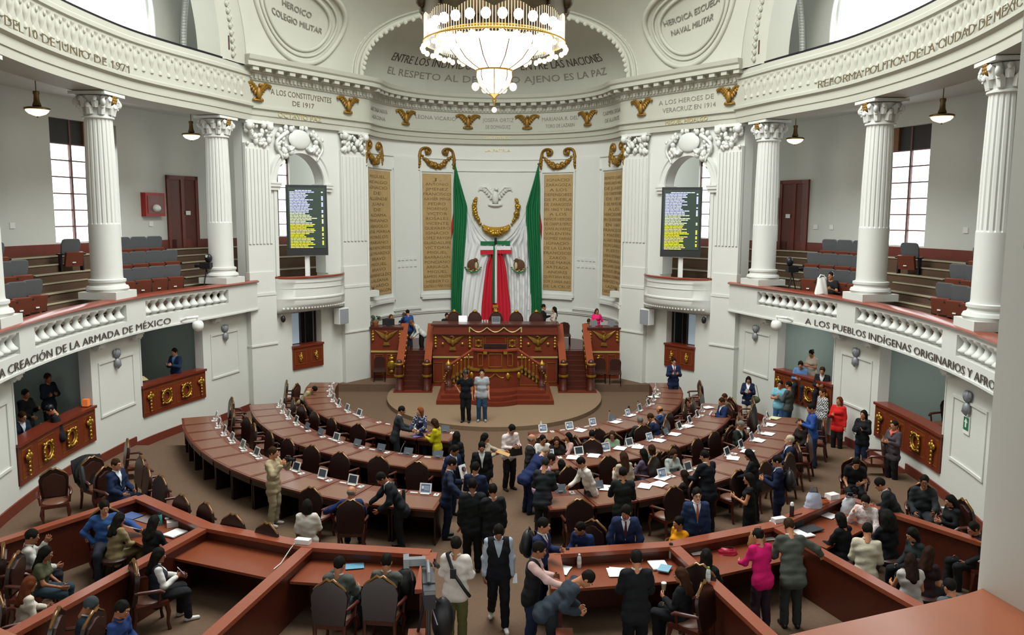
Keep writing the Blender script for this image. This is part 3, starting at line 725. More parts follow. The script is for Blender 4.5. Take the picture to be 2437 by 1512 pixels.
# ---- flank balconies
for sd, nm in SIDES:
    r = thing('balcony', 'curved white balcony below the %s screen' % nm, 'balcony')
    def bow(q, d, z): u = .86+(4.18-.86)*q; w = -.1-.75*(1-(2*q-1)**2)**.6*d; return fk(u, w, z)
    Q = np.linspace(0, 1, 29); 
    m = SB(sd); m.grid([[bow(q, d, z) for q in Q] for d, z in ((1.0, 4.66), (1.0, 4.5), (.96, 4.48), (.96, 3.98), (1.02, 3.95), (1.02, 3.9), (.98, 3.88), (.98, 3.7), (.94, 3.66))]); m.grid([[bow(q, d, 4.3) for q in Q] for d in (1, 0)]); m.build('parapet', M_WHITE, r, smooth=40)
    m = SB(sd); m.grid([[bow(q, d, z) for q in Q] for d, z in ((.94, 3.67), (.9, 3.6), (.72, 3.5), (.45, 3.42), (0, 3.38))])
    for q in np.linspace(.06, .94, 24): m.ell(bow(q, .85, 3.56), (.05, .05, .05), 6, 4)
    m.build('moulded_corbel', M_WHITE, r, smooth=50)
    m = SB(sd); m.grid([[bow(q, d, z) for q in Q] for d, z in ((.8, 4.67), (1.08, 4.67), (1.1, 4.7), (1.08, 4.74), (.8, 4.74), (.8, 4.67))]); m.build('wooden_cap', M_RAIL, r, smooth=40)
# ---- flank booths under the balconies: glazed opening and panel
M_GLB = mat('booth_glass', '#39464c', .12, spec=.6)
for sd, nm in SIDES:
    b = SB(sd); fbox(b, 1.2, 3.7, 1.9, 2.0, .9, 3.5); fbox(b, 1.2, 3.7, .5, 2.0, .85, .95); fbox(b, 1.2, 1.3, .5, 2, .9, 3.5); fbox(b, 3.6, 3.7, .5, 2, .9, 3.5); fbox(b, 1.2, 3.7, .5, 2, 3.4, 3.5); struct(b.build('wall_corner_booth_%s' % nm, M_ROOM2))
    r = thing('booth_parapet', 'small carved wooden parapet of the %s corner window' % nm, 'parapet')
    m = SB(sd); fbox(m, 1.68, 3.14, -.06, .2, 1.17, 2.0); m.build('board', M_CHERRY, r)
    m = SB(sd); fbox(m, 1.66, 3.16, -.1, .35, 2.0, 2.08); m.build('cap_rail', M_CHERRY, r)
    for u in (2.03, 2.79):
        m = SB(sd)
        for a, bq, z0, z1 in ((u-.27, u+.27, 1.36, 1.375), (u-.27, u+.27, 1.865, 1.88), (u-.27, u-.255, 1.36, 1.88), (u+.255, u+.27, 1.36, 1.88)): fbox(m, a, bq, -.075, -.05, z0, z1)
        m.build('gilt_moulding', M_GOLD, r)
        m = SB(sd); blobs(m, [fk(u, -.08, 1.78-.32*q) for q in np.linspace(0, 1, 6)], .05, .1, seed=int(u*7)); m.build('gilt_ornament', M_GOLD, r, smooth=60)
    r = thing('window_frame', 'dark framed window of the %s corner booth' % nm, 'window')
    m = SB(sd); 
    for a, bq, z0, z1 in ((1.7,1.76,2.08,3.33),(3.06,3.12,2.08,3.33),(1.7,3.12,3.27,3.33),(2.3,2.38,2.08,3.3),(2.55,2.6,2.08,3.3)): fbox(m, a, bq, .3, .36, z0, z1)
    m.build('frame', mat('dark_frame', '#2c1a18', .5), r)
    m = SB(sd); fbox(m, 1.76, 2.3, .33, .34, 2.1, 3.27); m.build('glass_pane', mat('pale_blue_glass', '#a9bac6', .2, emit='#9fb3c4', estr=.25), r)
# ---- wooden parapets of the side booths
M_GOLDW = M_GOLD
def wreath(mb, M, R=.21):
    o = len(mb.v)
    mb.tube([(R*math.cos(a), -.03, R*math.sin(a)) for a in np.linspace(0, 2*PI, 25)], R*.13, 6, cap=False)
    mb.tube([(R*.72*math.cos(a), -.02, R*.72*math.sin(a)) for a in np.linspace(0, 2*PI, 21)], .02, 5, cap=False)
    for a in (PI/4, 3*PI/4, 5*PI/4, 7*PI/4): mb.ell((R*1.25*math.cos(a), -.03, R*1.25*math.sin(a)), (R*.2, .04, R*.2), 6, 5)
    for a in np.linspace(0, 2*PI, 15)[:-1]: mb.ell((R*1.03*math.cos(a), -.04, R*1.03*math.sin(a)), (R*.14, .03, R*.14), 5, 4)
    mb.xf(M, o)
def torch(mb, M):
    o = len(mb.v)
    for i, (z, r) in enumerate(((.25, .06), (.17, .1), (.09, .09), (0, .07), (-.1, .06), (-.2, .055), (-.29, .03))): mb.ell((0, -.03, z), (r*.75, .04, r*.75), 7, 5)
    for e in (-1, 1): mb.ell((e*.1, -.03, .14), (.06, .04, .07), 6, 4)
    mb.xf(M, o)
for sd, nm in SIDES:
    for k, (a, b) in enumerate(OPEN[sd]):
        lab = 'carved wooden booth parapet with gilt wreaths, %s one on the %s wall' % (('nearer', 'farther')[k], nm)
        r = thing('booth_parapet', lab, 'parapet', group='booth parapets')
        m = SB(sd); band(m, WR, a+.03, b-.03, -.05, .12, 1.02, 1.9); m.build('board', M_CHERRY, r)
        m = SB(sd); band(m, WR, a+.0, b-.0, -.1, .3, 1.9, 1.97); m.build('cap_rail', M_CHERRY, r)
        L = b-a
        for j, q in enumerate((.1, .35, .66, .9)):
            s = a+L*q; p, T, N = WR.at(s, -.07); hw = .24 if j in (0, 3) else .4
            m = SB(sd)
            for s0, s1, z0, z1 in ((s-hw, s+hw, 1.14, 1.15), (s-hw, s+hw, 1.78, 1.79), (s-hw, s-hw+.012, 1.14, 1.79), (s+hw-.012, s+hw, 1.14, 1.79)): band(m, WR, s0, s1, -.06, -.04, z0, z1)
            m.build('gilt_moulding', M_GOLD, r)
            m = SB(sd); M = facing((p[0], p[1], 1.46), (-N[0], -N[1]))
            if j in (0, 3): torch(m, M); m.build('gilt_torch', M_GOLD, r, smooth=60)
            else: wreath(m, M); m.build('gilt_wreath', M_GOLD, r, smooth=60)
        for e, s in ((0, a), (1, b)):
            m = SB(sd); band(m, WR, s-(.05 if e else -.0), s+(.0 if e else .05), -.02, .3, 1.97, 3.6); m.build('jamb_frame', M_WHITE, r)
# ---- grey relief brackets on the piers, consoles, domes cameras, floodlights
for sd, nm, ss in ((-1, 'left', (20.1, 25.32, 13.5)), (1, 'right', (20.55, 25.6, 14.75))):
    for s, w in zip(ss, ('on the middle pier', 'on the far pier', 'on the near pier')):
        p, T, N = WR.at(s, -.04); M = facing((p[0], p[1], 3.08), (-N[0], -N[1])) @ Matrix.Scale(.86, 4)
        r = thing('wall_mask', 'grey metal relief mask %s under the %s gallery' % (w, nm), 'relief ornament', group='grey wall masks')
        m = SB(sd); m.ell((0, -.03, .08), (.15, .1, .16), 10, 8); m.ell((0, -.09, .1), (.07, .06, .1), 8, 6)
        for e in (-1, 1): m.ell((e*.13, -.02, .12), (.07, .05, .1), 6, 5)
        m.xf(M); m.build('head', M_STONE, r, smooth=60)
        m = SB(sd); m.ell((0, -.03, -.22), (.14, .1, .16), 10, 8); m.tube([(0, -.05, -.1), (0, -.08, -.3), (0, -.03, -.42)], [.06, .08, .02], 6); m.xf(M); m.build('drop', M_STONE, r, smooth=60)
    m = SB(sd)
    for s in ((21.0, 24.75, 19.1, 15.0) if sd < 0 else (21.35, 24.95, 19.7, 15.7)):
        p, T, N = WR.at(s, -.1)
        for i, (h_, dd) in enumerate(((.08, .32), (.07, .24))): m.box((p[0], p[1], 3.58-.08*i), (.34, dd, h_), rz=math.atan2(T[1], T[0]))
        for e in (-1, 1): q = WR.at(s+e*.12, -.14)[0]; m.ell((q[0], q[1], 3.46), (.07, .07, .07), 6, 5)
    struct(m.build('trim_consoles_%s' % nm, M_WHITE))
    s = 22.8 if sd < 0 else 23.3
    p, T, N = RR.at(s, -.28); q = RR.at(s-.42, 0)[0]
    r = thing('dome_camera', 'white dome security camera on the %s gallery edge' % nm, 'security camera')
    m = SB(sd); m.lathe([(.03,.2),(.13,.18),(.17,.1),(.17,0),(.15,-.05),(.1,-.12),(.03,-.15)], (p[0], p[1], 3.5), 16); m.build('housing', M_WPL, r, smooth=60)
    m = SB(sd); m.tube([(q[0], q[1], 3.75), (q[0]-N[0]*.2, q[1]-N[1]*.2, 3.82), (p[0], p[1], 3.82), (p[0], p[1], 3.68)], .045, 8); m.build('arm', M_WPL, r, smooth=60)
    p, T, N = RR.at(25.2 if sd < 0 else 25.15, .1)
    r = thing('floodlight', 'dark floodlight standing on the %s entablature beside the arch' % nm, 'lamp')
    m = SB(sd); m.box((p[0], p[1], 12.55), (.3, .16, .45), rz=.5); m.build('head', mat('dark_rust', '#3a201c', .6), r)
    m = SB(sd); m.tube([(p[0], p[1], 12.0), (p[0], p[1], 12.4)], .06, 8); m.build('post', M_BLACK, r)
    u, w = (.45+.55, -.25)
    p = fk(1.15, -.2, 3.18); r = thing('security_camera', 'small black security camera beside the %s corner window' % nm, 'security camera')
    m = SB(sd); m.ell(p, (.09, .09, .13), 10, 8); m.build('lens_housing', M_BLACK, r, smooth=60)
    m = SB(sd); m.tube([(p[0], p[1], p[2]+.05), fk(1.15, -.1, 3.32), fk(1.15, 0, 3.32)], .03, 6); m.build('bracket', M_WPL, r, smooth=60)
    p = fk(3.85, -.35, 3.05); r = thing('loudspeaker', 'grey wall loudspeaker beside the %s corner window' % nm, 'loudspeaker')
    m = SB(sd); m.box(p, (.5, .3, .62), rz=math.atan2(FE[1], FE[0])); m.build('cabinet', M_WPL, r)
    m = SB(sd); m.box(fk(3.85, -.51, 3.05), (.44, .02, .56), rz=math.atan2(FE[1], FE[0])); m.build('grille', M_GREY, r)
    m = SB(sd); m.tube([fk(3.85, -.2, 3.05), fk(3.85, 0, 3.05)], .05, 8); m.build('bracket', M_WPL, r)
p, T, N = WR.at(14.8, -.02); M = facing((p[0], p[1], 2.5), (-N[0], -N[1]))
r = thing('exit_sign', 'green evacuation sign with white arrow on the right wall', 'sign')
m = MB(); m.box((0, 0, 0), (.3, .02, .4)); m.xf(M); m.build('plate', M_WPL, r)
m = MB(); m.box((0, -.012, .03), (.25, .01, .28)); m.xf(M); m.build('green_field', mat('sign_green', '#1f6b45', .5), r)
m = MB(); m.prism([(-.03,-.08),(.03,-.08),(.03,.03),(.08,.03),(0,.12),(-.08,.03),(-.03,.03)], 0, .006); m.xf(M @ Matrix.Translation((0, -.017, .03)) @ Matrix.Rotation(PI/2, 4, 'X')); m.build('arrow', M_WPL, r)
# ---- gallery windows, doors, fire cabinets
wn = 3
for sd, nm in SIDES:
    B = BACK_R
    for s0, s1, nx, main in ((25.95, 28.65, 3, True), (35.2, 36.85, 3, False)):
        r = MB(); g = SB(sd); band(g, B, s0, s1, .22, .24, 6.07, 9.1 if main else 9.2); o = struct(g.build('window_%d' % wn, M_GLASSWIN)); wn += 1
        f = SB(sd)
        for i in range(nx+1):
            s = s0+(s1-s0)*i/nx; band(f, B, max(s0, s-.035), min(s1, s+.035), .12, .2, 6.07, 9.9)
        for j in range(7): z = 6.07+3.06*j/6; band(f, B, s0, s1, .13, .19, z-.02, z+.02)
        f.build('mullions', M_FRAMEW, o)
        f = SB(sd); band(f, B, s0, s1, .14, .2, 9.14, 9.88)
        f.build('dark_transom_blind', mat('dark_blind', '#2b2723', .6), o)
        f = SB(sd); c = s0+(s1-s0)*(.52 if main else .7); band(f, B, c, c+(s1-s0)*.16, .08, .15, 9.14, 9.88); f.build('wooden_transom_panel', mat('transom_wood', '#7a5230', .55), o)
    d = SB(sd); s0, s1 = (30.92, 32.38) if sd < 0 else (31.4, 32.75)
    band(d, B, s0, s1, -.05, .02, 5.74, 8.38); o = struct(d.build('door_%d' % (1 if sd < 0 else 2), mat('door_wood', '#5e2a1e', .5, var=.2, scale=4)))
    d = SB(sd); c = (s0+s1)/2
    for a, b in ((s0, s0+.12), (s1-.12, s1), (c-.06, c+.06)): band(d, B, a, b, -.08, -.05, 5.74, 8.38)
    band(d, B, s0, s1, -.08, -.05, 8.24, 8.38); d.build('frame', M_DADO, o)
    d = SB(sd); band(d, B, c+.15, c+.35, -.09, -.08, 6.95, 7.1); d.build('paper_notice', M_WPL, o)
    s0, s1 = (29.65, 30.65) if sd < 0 else (32.85, 33.75)
    r = thing('fire_cabinet', 'red fire hose cabinet on the %s gallery back wall' % nm, 'fire cabinet')
    d = SB(sd); band(d, B, s0, s1, -.2, 0, 6.9, 7.72); d.build('case', M_RED, r)
    d = SB(sd); band(d, B, s0+.1, s1-.1, -.215, -.2, 7.0, 7.62); d.build('glass_door', mat('cabinet_glass', '#7d4a48', .2), r)
    p, T, N = B.at((s0+s1)/2, -.22); d = SB(sd); d.ell((p[0], p[1], 7.18), (.17, .17, .14), 10, 6); d.build('white_hose', M_WPL, r, smooth=60)
    for k, s in enumerate((30.1, 24.26) if sd < 0 else (30.18, 31.0, 24.26)):
        d = SB(sd); band(d, B, s-.1, s+.1, -.03, 0, 6.55, 6.72); tag(d.build('wall_socket', M_WPL), 'white wall plate on the %s gallery back wall, %s' % (nm, ('by the door', 'nearer the viewer', 'nearest the viewer')[k]) if not (sd > 0 and k == 1) else 'white wall plate right beside the right gallery door', 'wall plate')
# ---- pendant lamps
M_BOWL = mat('lamp_bowl', '#fff2d8', .5, emit='#ffdfae', estr=2.2)
def pendant():
    r = thing('pendant_lamp', '', 'lamp')
    m = MB(); m.lathe([(.02,0),(.12,-.02),(.12,-.05),(.02,-.07)], n=16); m.build('canopy', M_BRASS, r, smooth=40)
    m = MB(); m.tube([(0,0,-.05),(0,0,-.5)], .012, 6); m.build('rod', M_BRASS, r)
    m = MB(); m.lathe([(.07,-.5),(.08,-.55),(.06,-.6),(.07,-.75),(.11,-.86),(.05,-.9),(.02,-.92)], n=16); m.build('neck', M_BRASS, r, smooth=50)
    m = MB(); m.lathe([(.24,-.9),(.3,-.92),(.3,-.96),(.25,-.97)], n=28); m.build('rim', M_BRASS, r, smooth=40)
    m = MB(); m.lathe([(.27,-.95),(.26,-1.0),(.2,-1.06),(.1,-1.1),(.03,-1.12)], n=28); m.build('bowl', M_BOWL, r, smooth=80)
    m = MB(); m.ell((0,0,-1.13), (.025, .025, .03), 8, 6); m.build('finial', M_BRASS, r, smooth=80)
    return r
pd = pendant(); first = True
for sd, nm in SIDES:
    for s, w in ((18.6, 'nearer one of two'), (25.0 if sd < 0 else 24.95, 'farther one of two')):
        p = RR.at(s, 1.35)[0]; lab = 'brass pendant lamp hanging in the %s gallery, %s' % (nm, w)
        if first: pd.location = (p[0]*sd, p[1], 10.55); pd['label'] = lab; pd['group'] = 'gallery pendant lamps'; first = False
        else: dup(pd, (p[0]*sd, p[1], 10.55), 0, lab, 'gallery pendant lamps')
for sd, nm in SIDES:
    p = fk(2.5, 1.6, 9.5); r = thing('wall_chandelier', 'small two-bulb hanging lamp inside the %s balcony arch' % nm, 'lamp')
    m = SB(sd); m.tube([(p[0], p[1], 10.5), (p[0], p[1], 9.0)], .02, 6); m.ell((p[0], p[1], 8.95), (.06, .06, .1), 8, 6); m.build('stem', M_BRASS, r)
    for e in (-1, 1):
        m = SB(sd); a = fk(2.5+e*.3, 1.6, 8.95); m.tube([(p[0], p[1], 8.95), fk(2.5+e*.15, 1.6, 8.82), a], .02, 6); m.build('arm', M_BRASS, r)
        m = SB(sd); m.ell((a[0], a[1], a[2]+.06), (.09, .09, .1), 10, 8); m.build('bulb', M_BOWL, r, smooth=80)
# ---- screens in the arches
M_SCR = mat('screen_face', '#223026', .3, emit='#2c3a33', estr=.6)
for sd, nm in SIDES:
    r = thing('screen', 'tall portrait voting screen standing in the %s balcony arch' % nm, 'screen')
    W, H = 1.42, 2.32; c = fk(2.42, -.15, 6.78)
    dirv = np.array([c[0]*sd, c[1]]) ; n = np.array([-.25*sd, -1.0]); n /= np.linalg.norm(n)
    M = facing((c[0]*sd, c[1], c[2]), n) @ Matrix.Rotation(rad(-5), 4, 'X')
    m = MB(); m.box((0, .06, 0), (W+.08, .1, H+.3)); m.xf(M); m.build('housing', M_BLACK, r)
    m = MB(); m.box((0, 0, .08), (W-.08, .02, H-.06)); m.xf(M); m.build('display', M_SCR, r)
    rnd = random.Random(5+sd)
    groups = {'white': (MB(), mat('screen_text_blue', '#b9bcf2', .5, emit='#b4b8f5', estr=.9)), 'yellow': (MB(), mat('screen_text_yellow', '#cfc842', .5, emit='#cfc440', estr=.8)), 'mid': (MB(), mat('screen_text_grey', '#c8cfa6', .5, emit='#c4cba4', estr=.8))}
    rows = 38
    for i in range(rows):
        z = H/2-.1-(H-.2)*i/(rows-1); key = 'white' if i < 15 else 'mid' if i < 22 else 'yellow'; mb = groups[key][0]
        x = -W/2+.1 if i else -W/2+.3; L = rnd.uniform(.5, .82)
        while L > 0:
            l = rnd.uniform(.08, .2); mb.box((x+l/2, -.013, z+.04), (l, .004, .03)); x += l+.015; L -= l+.015
        if i and rnd.random() < .62: mb.box((W/2-.14, -.013, z+.04), (.06, .004, .045))
    for k_, (mb, mm) in groups.items(): mb.xf(M); mb.build('list_text_'+k_, mm, r)
    m = MB(); b = fk(2.42, -.1, 4.7); m.box((b[0]*sd, b[1]+.05, 5.1), (.16, .12, .95)); m.build('post', M_WPL, r)
# ---- name tablets
LINES = [['MIGUEL','HIDALGO','IGNACIO','DE','ALLENDE','JUAN','DE','ALDAMA','MARIANO','ABASOLO','JOSE MARIA','MORELOS','MARIANO','MATAMOROS','LEONARDO','BRAVO','MIGUEL','BRAVO','HERMENEGILDO','GALEANA','RICARDO','FLORES MAGON'],
 ['J.','ANTONIO','JIMENEZ','FRANCISCO','XAVIER MINA','PEDRO','MORENO','VICTOR','ROSALES','VICENTE','GUERRERO','IGNACIO','LOPEZ RAYON','GUADALUPE','VICTORIA','MIGUEL','BARRAGAN','PONCIANO','ARRIAGA','MIGUEL','RAMOS ARIZPE','HEBERTO','CASTILLO MARTINEZ'],
 ['IGNACIO','ZARAGOZA','A LOS','DEFENSORES','DE PUEBLA','DE ZARAGOZA','EN 1862 Y 1863','A LOS','NIÑOS HEROES','DE CHAPULTEPEC','JUAN ALVAREZ','VALENTIN','GOMEZ FARIAS','IGNACIO','DE LA LLAVE','FRANCISCO','ZARCO','JOSE MARIA','ARTEAGA','ANDRES','QUINTANA ROO','SOR JUANA INES','DE LA CRUZ'],
 ['BENITO JUAREZ','MARGARITA MAZA','DE JUAREZ','LOS CONSTITUYENTES','DE 1857','5 DE MAYO 1862','A LOS','VENCEDORES','EN QUERETARO','EN 1867','FRANCISCO','I MADERO','ALVARO OBREGON','FELIPE CARRILLO','PUERTO','VENUSTIANO','CARRANZA','EMILIANO ZAPATA','AQUILES SERDAN','BELISARIO DOMINGUEZ','FRANCISCO VILLA','LAZARO','CARDENAS DEL RIO']]
M_LETB = mat('tablet_lettering', '#6a5430', .5)
for k, ((g0, g1), lines) in enumerate(zip(TABS, LINES)):
    r = thing('name_tablet', 'tall tan tablet of gilt names in the apse, %s' % ('leftmost', 'the one just left of the flag', 'the one just right of the flag', 'rightmost')[k], 'tablet', group='name tablets of the apse')
    m = MB(); gg0, gg1 = max(g0, -88), min(g1, 88); aps_band(m, gg0, gg1, -.03, 0, 3.6, 8.84); m.build('stone_slab', M_TABLET, r)
    n = len(lines); gc = (gg0+gg1)/2; hw = (gg1-gg0)/2
    for i, t in enumerate(lines):
        z = 8.84-.12-(5.24-.2)*(i+1)/n+.03; ww = min(.95, .095*len(t)+.12)*hw
        o = ap_text(t, gc-ww, gc+ww, z, .125, M_LETB, r, .032)
# ---- apse relief, wreath, flag
r = thing('wreath', 'gilded laurel wreath around the white eagle relief above the flag', 'relief ornament')
M = lambda x, z, d=.1: (x, AY+ARY*math.sqrt(1-(x/ARX)**2)-d, z)
m = MB(); blobs(m, [M(.04+.85*math.sin(a), 7.15-.95*math.cos(a)*1.0) for a in np.linspace(-.75, .75, 26)], .12, .2, seed=4); m.build('lower_swag', M_GOLD, r, smooth=60)
for e in (-1, 1):
    m = MB(); blobs(m, [M(.04+e*(.75+.25*math.sin(q*2.4)), 6.6+1.15*q) for q in np.linspace(0, 1, 11)], .09, .15, seed=6+e); m.build('branch', M_GOLD, r, smooth=60)
m = MB(); m.grid([[M(.04+.62*math.sin(a), 6.55-.62*math.cos(a)*.35+dz, .26) for a in np.linspace(-1.2, 1.2, 15)] for dz in (-.12, .0, .12)]); m.build('ribbon', M_GOLD, r, smooth=60)
m = MB(); eagle(m, Matrix.Translation(M(.0, 7.75, .05)), 1.35, .9); tag(m.build('eagle_relief', M_WALL, smooth=70), 'faint white plaster eagle relief on the apse wall above the flag', 'relief ornament')
r = thing('national_flag', 'huge draped green white and red flag hanging on the apse wall', 'flag')
M_FG = mat('flag_green', '#08693a', .8, bump=.1, bscale=20); M_FW = mat('flag_white', '#dcdcdc', .8, bump=.1, bscale=20); M_FR = mat('flag_red', '#c0142c', .8, bump=.1, bscale=20)
def cloth(name, left, right, m_, d=.16, amp=.05, nf=3, nz=36, ph=0., skew=0., nx=28):
    zs = [p[1] for p in left]; g = []
    for z in np.linspace(max(zs), min(zs), nz):
        def X(pp): q = sorted(pp, key=lambda p: p[1]); return np.interp(z, [p[1] for p in q], [p[0] for p in q])
        a, b = X(left), X(right); row = []
        for q in np.linspace(0, 1, nx):
            x = a+(b-a)*q; row.append(M(x, z, d+amp*math.sin(2*PI*nf*q+ph+skew*z)*min(1, (b-a)/.5)+.03*math.sin(5*q+z*2)))
        g.append(row)
    mb = MB(); mb.grid(g); return mb.build(name, m_, r, smooth=80)
for e, xo in ((-1, 0), (1, .13)):
    f = lambda L: [(e*abs(x)+xo, z) for x, z in L]
    cloth('green_stripe', f([(1.84,9.25),(1.9,8.3),(1.9,7.0),(1.97,5.0),(2.03,3),(2.02,1.95)]), f([(1.8,9.25),(1.6,8.5),(1.28,7.4),(1.27,6.8),(1.36,5.8),(1.44,4.8),(1.52,3),(1.55,1.95)]), M_FG, .22, .07, 3)
    cloth('white_field', f([(1.3,7.15),(1.3,6.8),(1.38,5.8),(1.46,4.8),(1.56,2.8),(1.58,1.9)]), f([(1.26,7.15),(1.05,6.7),(.72,6.2),(.35,5.85),(.02,5.7),(.2,5.35),(.42,4.7),(.6,2.9),(.65,1.9)]), M_FW, .16, .06, 4, skew=1.6*e)
    cloth('outer_fold', f([(1.86,7.3),(1.9,6.5),(2.0,5.9)]), f([(1.88,7.3),(2.02,6.5),(2.0,5.9)]), M_FR, .1, .02, 1)
    # coat of arms: brown eagle disc above green, white and red wreath
    c = M(e*1.02+xo*.7, 4.72, .27); mb = MB(); mb.ell(c, (.26, .05, .27), 16, 10); mb.ell((c[0]-e*.12, c[1]-.02, c[2]+.22), (.1, .05, .1), 8, 6); mb.tube([(c[0]-e*.17, c[1]-.03, c[2]+.24), (c[0]-e*.26, c[1]-.03, c[2]+.2)], [.035, .008], 6); mb.build('emblem_eagle', mat('eagle_brown', '#5a3a22', .8), r, smooth=60)
    for nm2, col, k0 in (('emblem_leaves', '#2f7a44', 0), ('emblem_cactus', '#b6b088', 1), ('emblem_ribbon', '#b8792a', 2)):
        mb = MB()
        for i in range(11):
            a = PI*1.12+PI*.76*i/10
            if (i % 3) == k0 or k0 == 0: mb.ell((c[0]+(.38-.04*k0)*math.cos(a), c[1]-.01*k0-.03, c[2]+.02+(.36-.05*k0)*math.sin(a)), (.055, .03, .035), 7, 5)
        if k0 == 1: mb.ell((c[0]-e*.15, c[1]-.04, c[2]-.02), (.07, .03, .16), 8, 6)
        mb.build(nm2, mat('emb'+col, col, .8), r, smooth=60)
cloth('red_stripe', [(-.12,5.5),(-.4,4.7),(-.5,4.0),(-.62,2.9),(-.68,1.75)], [(.2,5.5),(.42,5.0),(.52,4.5),(.6,3.7),(.7,2.9),(.74,1.75)], M_FR, .24, .07, 4)
for x, w_, m_, nm2 in ((-.06, .1, M_FG, 'green_ribbon_tail'), (.04, .1, M_FW, 'white_ribbon_tail')):
    cloth(nm2, [(x-w_/2,5.7),(x-w_/2,2.95)], [(x+w_/2,5.7),(x+w_/2,2.95)], m_, .36, .005, 1)
for x0, x1, z, m_, nm2 in ((-.68, .02, 5.72, M_FG, 'bow_green'), (.02, .68, 5.74, M_FG, 'bow_green'), (-.68, .72, 5.5, M_FW, 'bow_white'), (-.68, -.02, 5.3, M_FR, 'bow_red'), (.06, .74, 5.33, M_FR, 'bow_red')):
    cloth(nm2, [(x0,z+.09),(x0,z-.09)], [(x1,z+.09),(x1,z-.09)], m_, .33, .02, 1, nz=4)
mb = MB(); mb.tube([M(.02, 5.98, .36), M(.02, 5.66, .36)], .06, 8); mb.build('bow_knot', M_BLACK, r)
mb = MB(); mb.box(M(.02, 2.8, .36), (.24, .12, .14)); mb.box(M(.02, 2.6, .36), (.16, .12, .3)); mb.box(M(.02, 2.42, .36), (.22, .12, .1)); mb.build('gilt_tassel', mat('tassel_gold', '#b08426', .5, .3), r)
for e, xo in ((-1, 0), (1, .13)):
    m = MB(); a = M(e*1.84+xo, 9.3, .02); m.tube([(a[0], a[1]+.1, 9.3), (a[0], a[1]-.25, 9.3)], .03, 6); m.ell((a[0]-e*.02, a[1]-.25, 9.3), (.05, .05, .05), 6, 5); m.build('hanging_hook', M_BRASS, r)
# ---- grand chandelier
r = thing('chandelier', 'grand lit crystal chandelier with bronze crown hanging in the hall', 'chandelier', (.0, 20.5, 0))
M_CRY = mat('crystal_glow', '#ffffff', .2, emit='#f6fdff', estr=3.0); M_BULB = mat('warm_bulb', '#fff0d0', .3, emit='#ffd796', estr=5.0); M_GLOBE = mat('white_globe', '#ffffff', .3, emit='#fff1d6', estr=4.0)
M_ROD = mat('glass_rods', '#fff1dc', .2, emit='#ffdfb4', estr=1.3)
M_CROWN = mat('crown_bronze', '#4b3f2c', .42, .7, var=.4, scale=9)
m = MB(); n = 96; vs = []
for z, rr_ in ((12.75, 1.5), (12.55, 1.66), (12.2, 1.74), (11.8, 1.74)):
    for i in range(n): a = 2*PI*i/n; vs.append((rr_*math.cos(a), rr_*math.sin(a), z if z > 11.85 else 11.6+.16*abs(math.sin(a*6))))
m.add(vs, [(j*n+i, j*n+(i+1)%n, (j+1)*n+(i+1)%n, (j+1)*n+i) for j in range(3) for i in range(n)]); m.build('crown', M_CROWN, r, smooth=50)
for i in range(12):
    a = 2*PI*(i+.5)/12; m = MB(); x, y = 1.77*math.cos(a), 1.77*math.sin(a)
    m.ell((x, y, 12.05), (.16, .16, .2), 8, 6); m.tube([(x*.93, y*.93, 12.65), (x*1.03, y*1.03, 12.5), (x*1.02, y*1.02, 12.1), (x, y, 11.75)], [.03, .06, .05, .03], 6); m.build('crown_scroll', M_CROWN, r, smooth=60)
m = MB(); m.tube([(1.42*math.cos(a), 1.42*math.sin(a), 11.28) for a in np.linspace(0, 2*PI, 65)], .035, 6, cap=False); m.build('gold_ring', M_GOLD, r, smooth=60)
m = MB(); m.tube([(1.72*math.cos(a), 1.72*math.sin(a), 11.15) for a in np.linspace(0, 2*PI, 65)], .02, 6, cap=False); m.build('outer_ring', M_GOLD, r, smooth=60)
m = MB()
for i in range(150):
    a = 2*PI*i/150; m.tube([(1.7*math.cos(a), 1.7*math.sin(a), 11.75), (1.7*math.cos(a), 1.7*math.sin(a), 11.12)], .006, 4)
for i in range(110):
    a = 2*PI*i/110; m.tube([(1.42*math.cos(a), 1.42*math.sin(a), 11.28), (1.4*math.cos(a), 1.4*math.sin(a), 10.98)], .007, 4)
m.build('glass_rods', M_ROD, r)
def ring_of(nm, cnt, R, z, br, mt, ph=0):
    b = MB(); b.ell((0, 0, 0), (br, br, br*1.1), 10, 8); o = b.build(nm, mt, r, smooth=80); o.location = (R, 0, z)
    for i in range(cnt):
        a = 2*PI*(i+ph)/cnt
        if i: q = o.copy(); C.objects.link(q); q.parent = r
        else: q = o
        q.location = (R*math.cos(a), R*math.sin(a), z)
ring_of('globe', 26, 1.55, 11.5, .115, M_GLOBE); ring_of('inner_globe', 22, 1.22, 11.12, .1, M_GLOBE); ring_of('hanging_bulb', 34, 1.74, 10.98, .06, M_BULB, .5); ring_of('lower_bulb', 26, 1.42, 10.86, .06, M_BULB); ring_of('tail_bulb', 6, .46, 10.12, .09, M_BULB)
m = MB(); prof = [(1.12,11.2),(1.1,11.05),(.98,10.9),(.82,10.72),(.62,10.6),(.42,10.5)]; m.lathe(prof, n=48); m.build('crystal_bowl', M_CRY, r, smooth=60)
m = MB()
for i in range(10):
    a = 2*PI*i/10; m.tube([((q+.015)*math.cos(a), (q+.015)*math.sin(a), z) for q, z in prof], .013, 5)
m.build('bowl_ribs', M_BRASS, r)
m = MB(); m.tube([(.43*math.cos(a), .43*math.sin(a), 10.5) for a in np.linspace(0, 2*PI, 41)], .03, 6, cap=False); m.build('lower_ring', M_GOLD, r, smooth=60)
m = MB(); prof = [(.42,10.5),(.43,10.35),(.36,10.15),(.22,10.0),(.1,9.93)]; m.lathe(prof, n=32); m.build('lower_bowl', M_CRY, r, smooth=60)
m = MB()
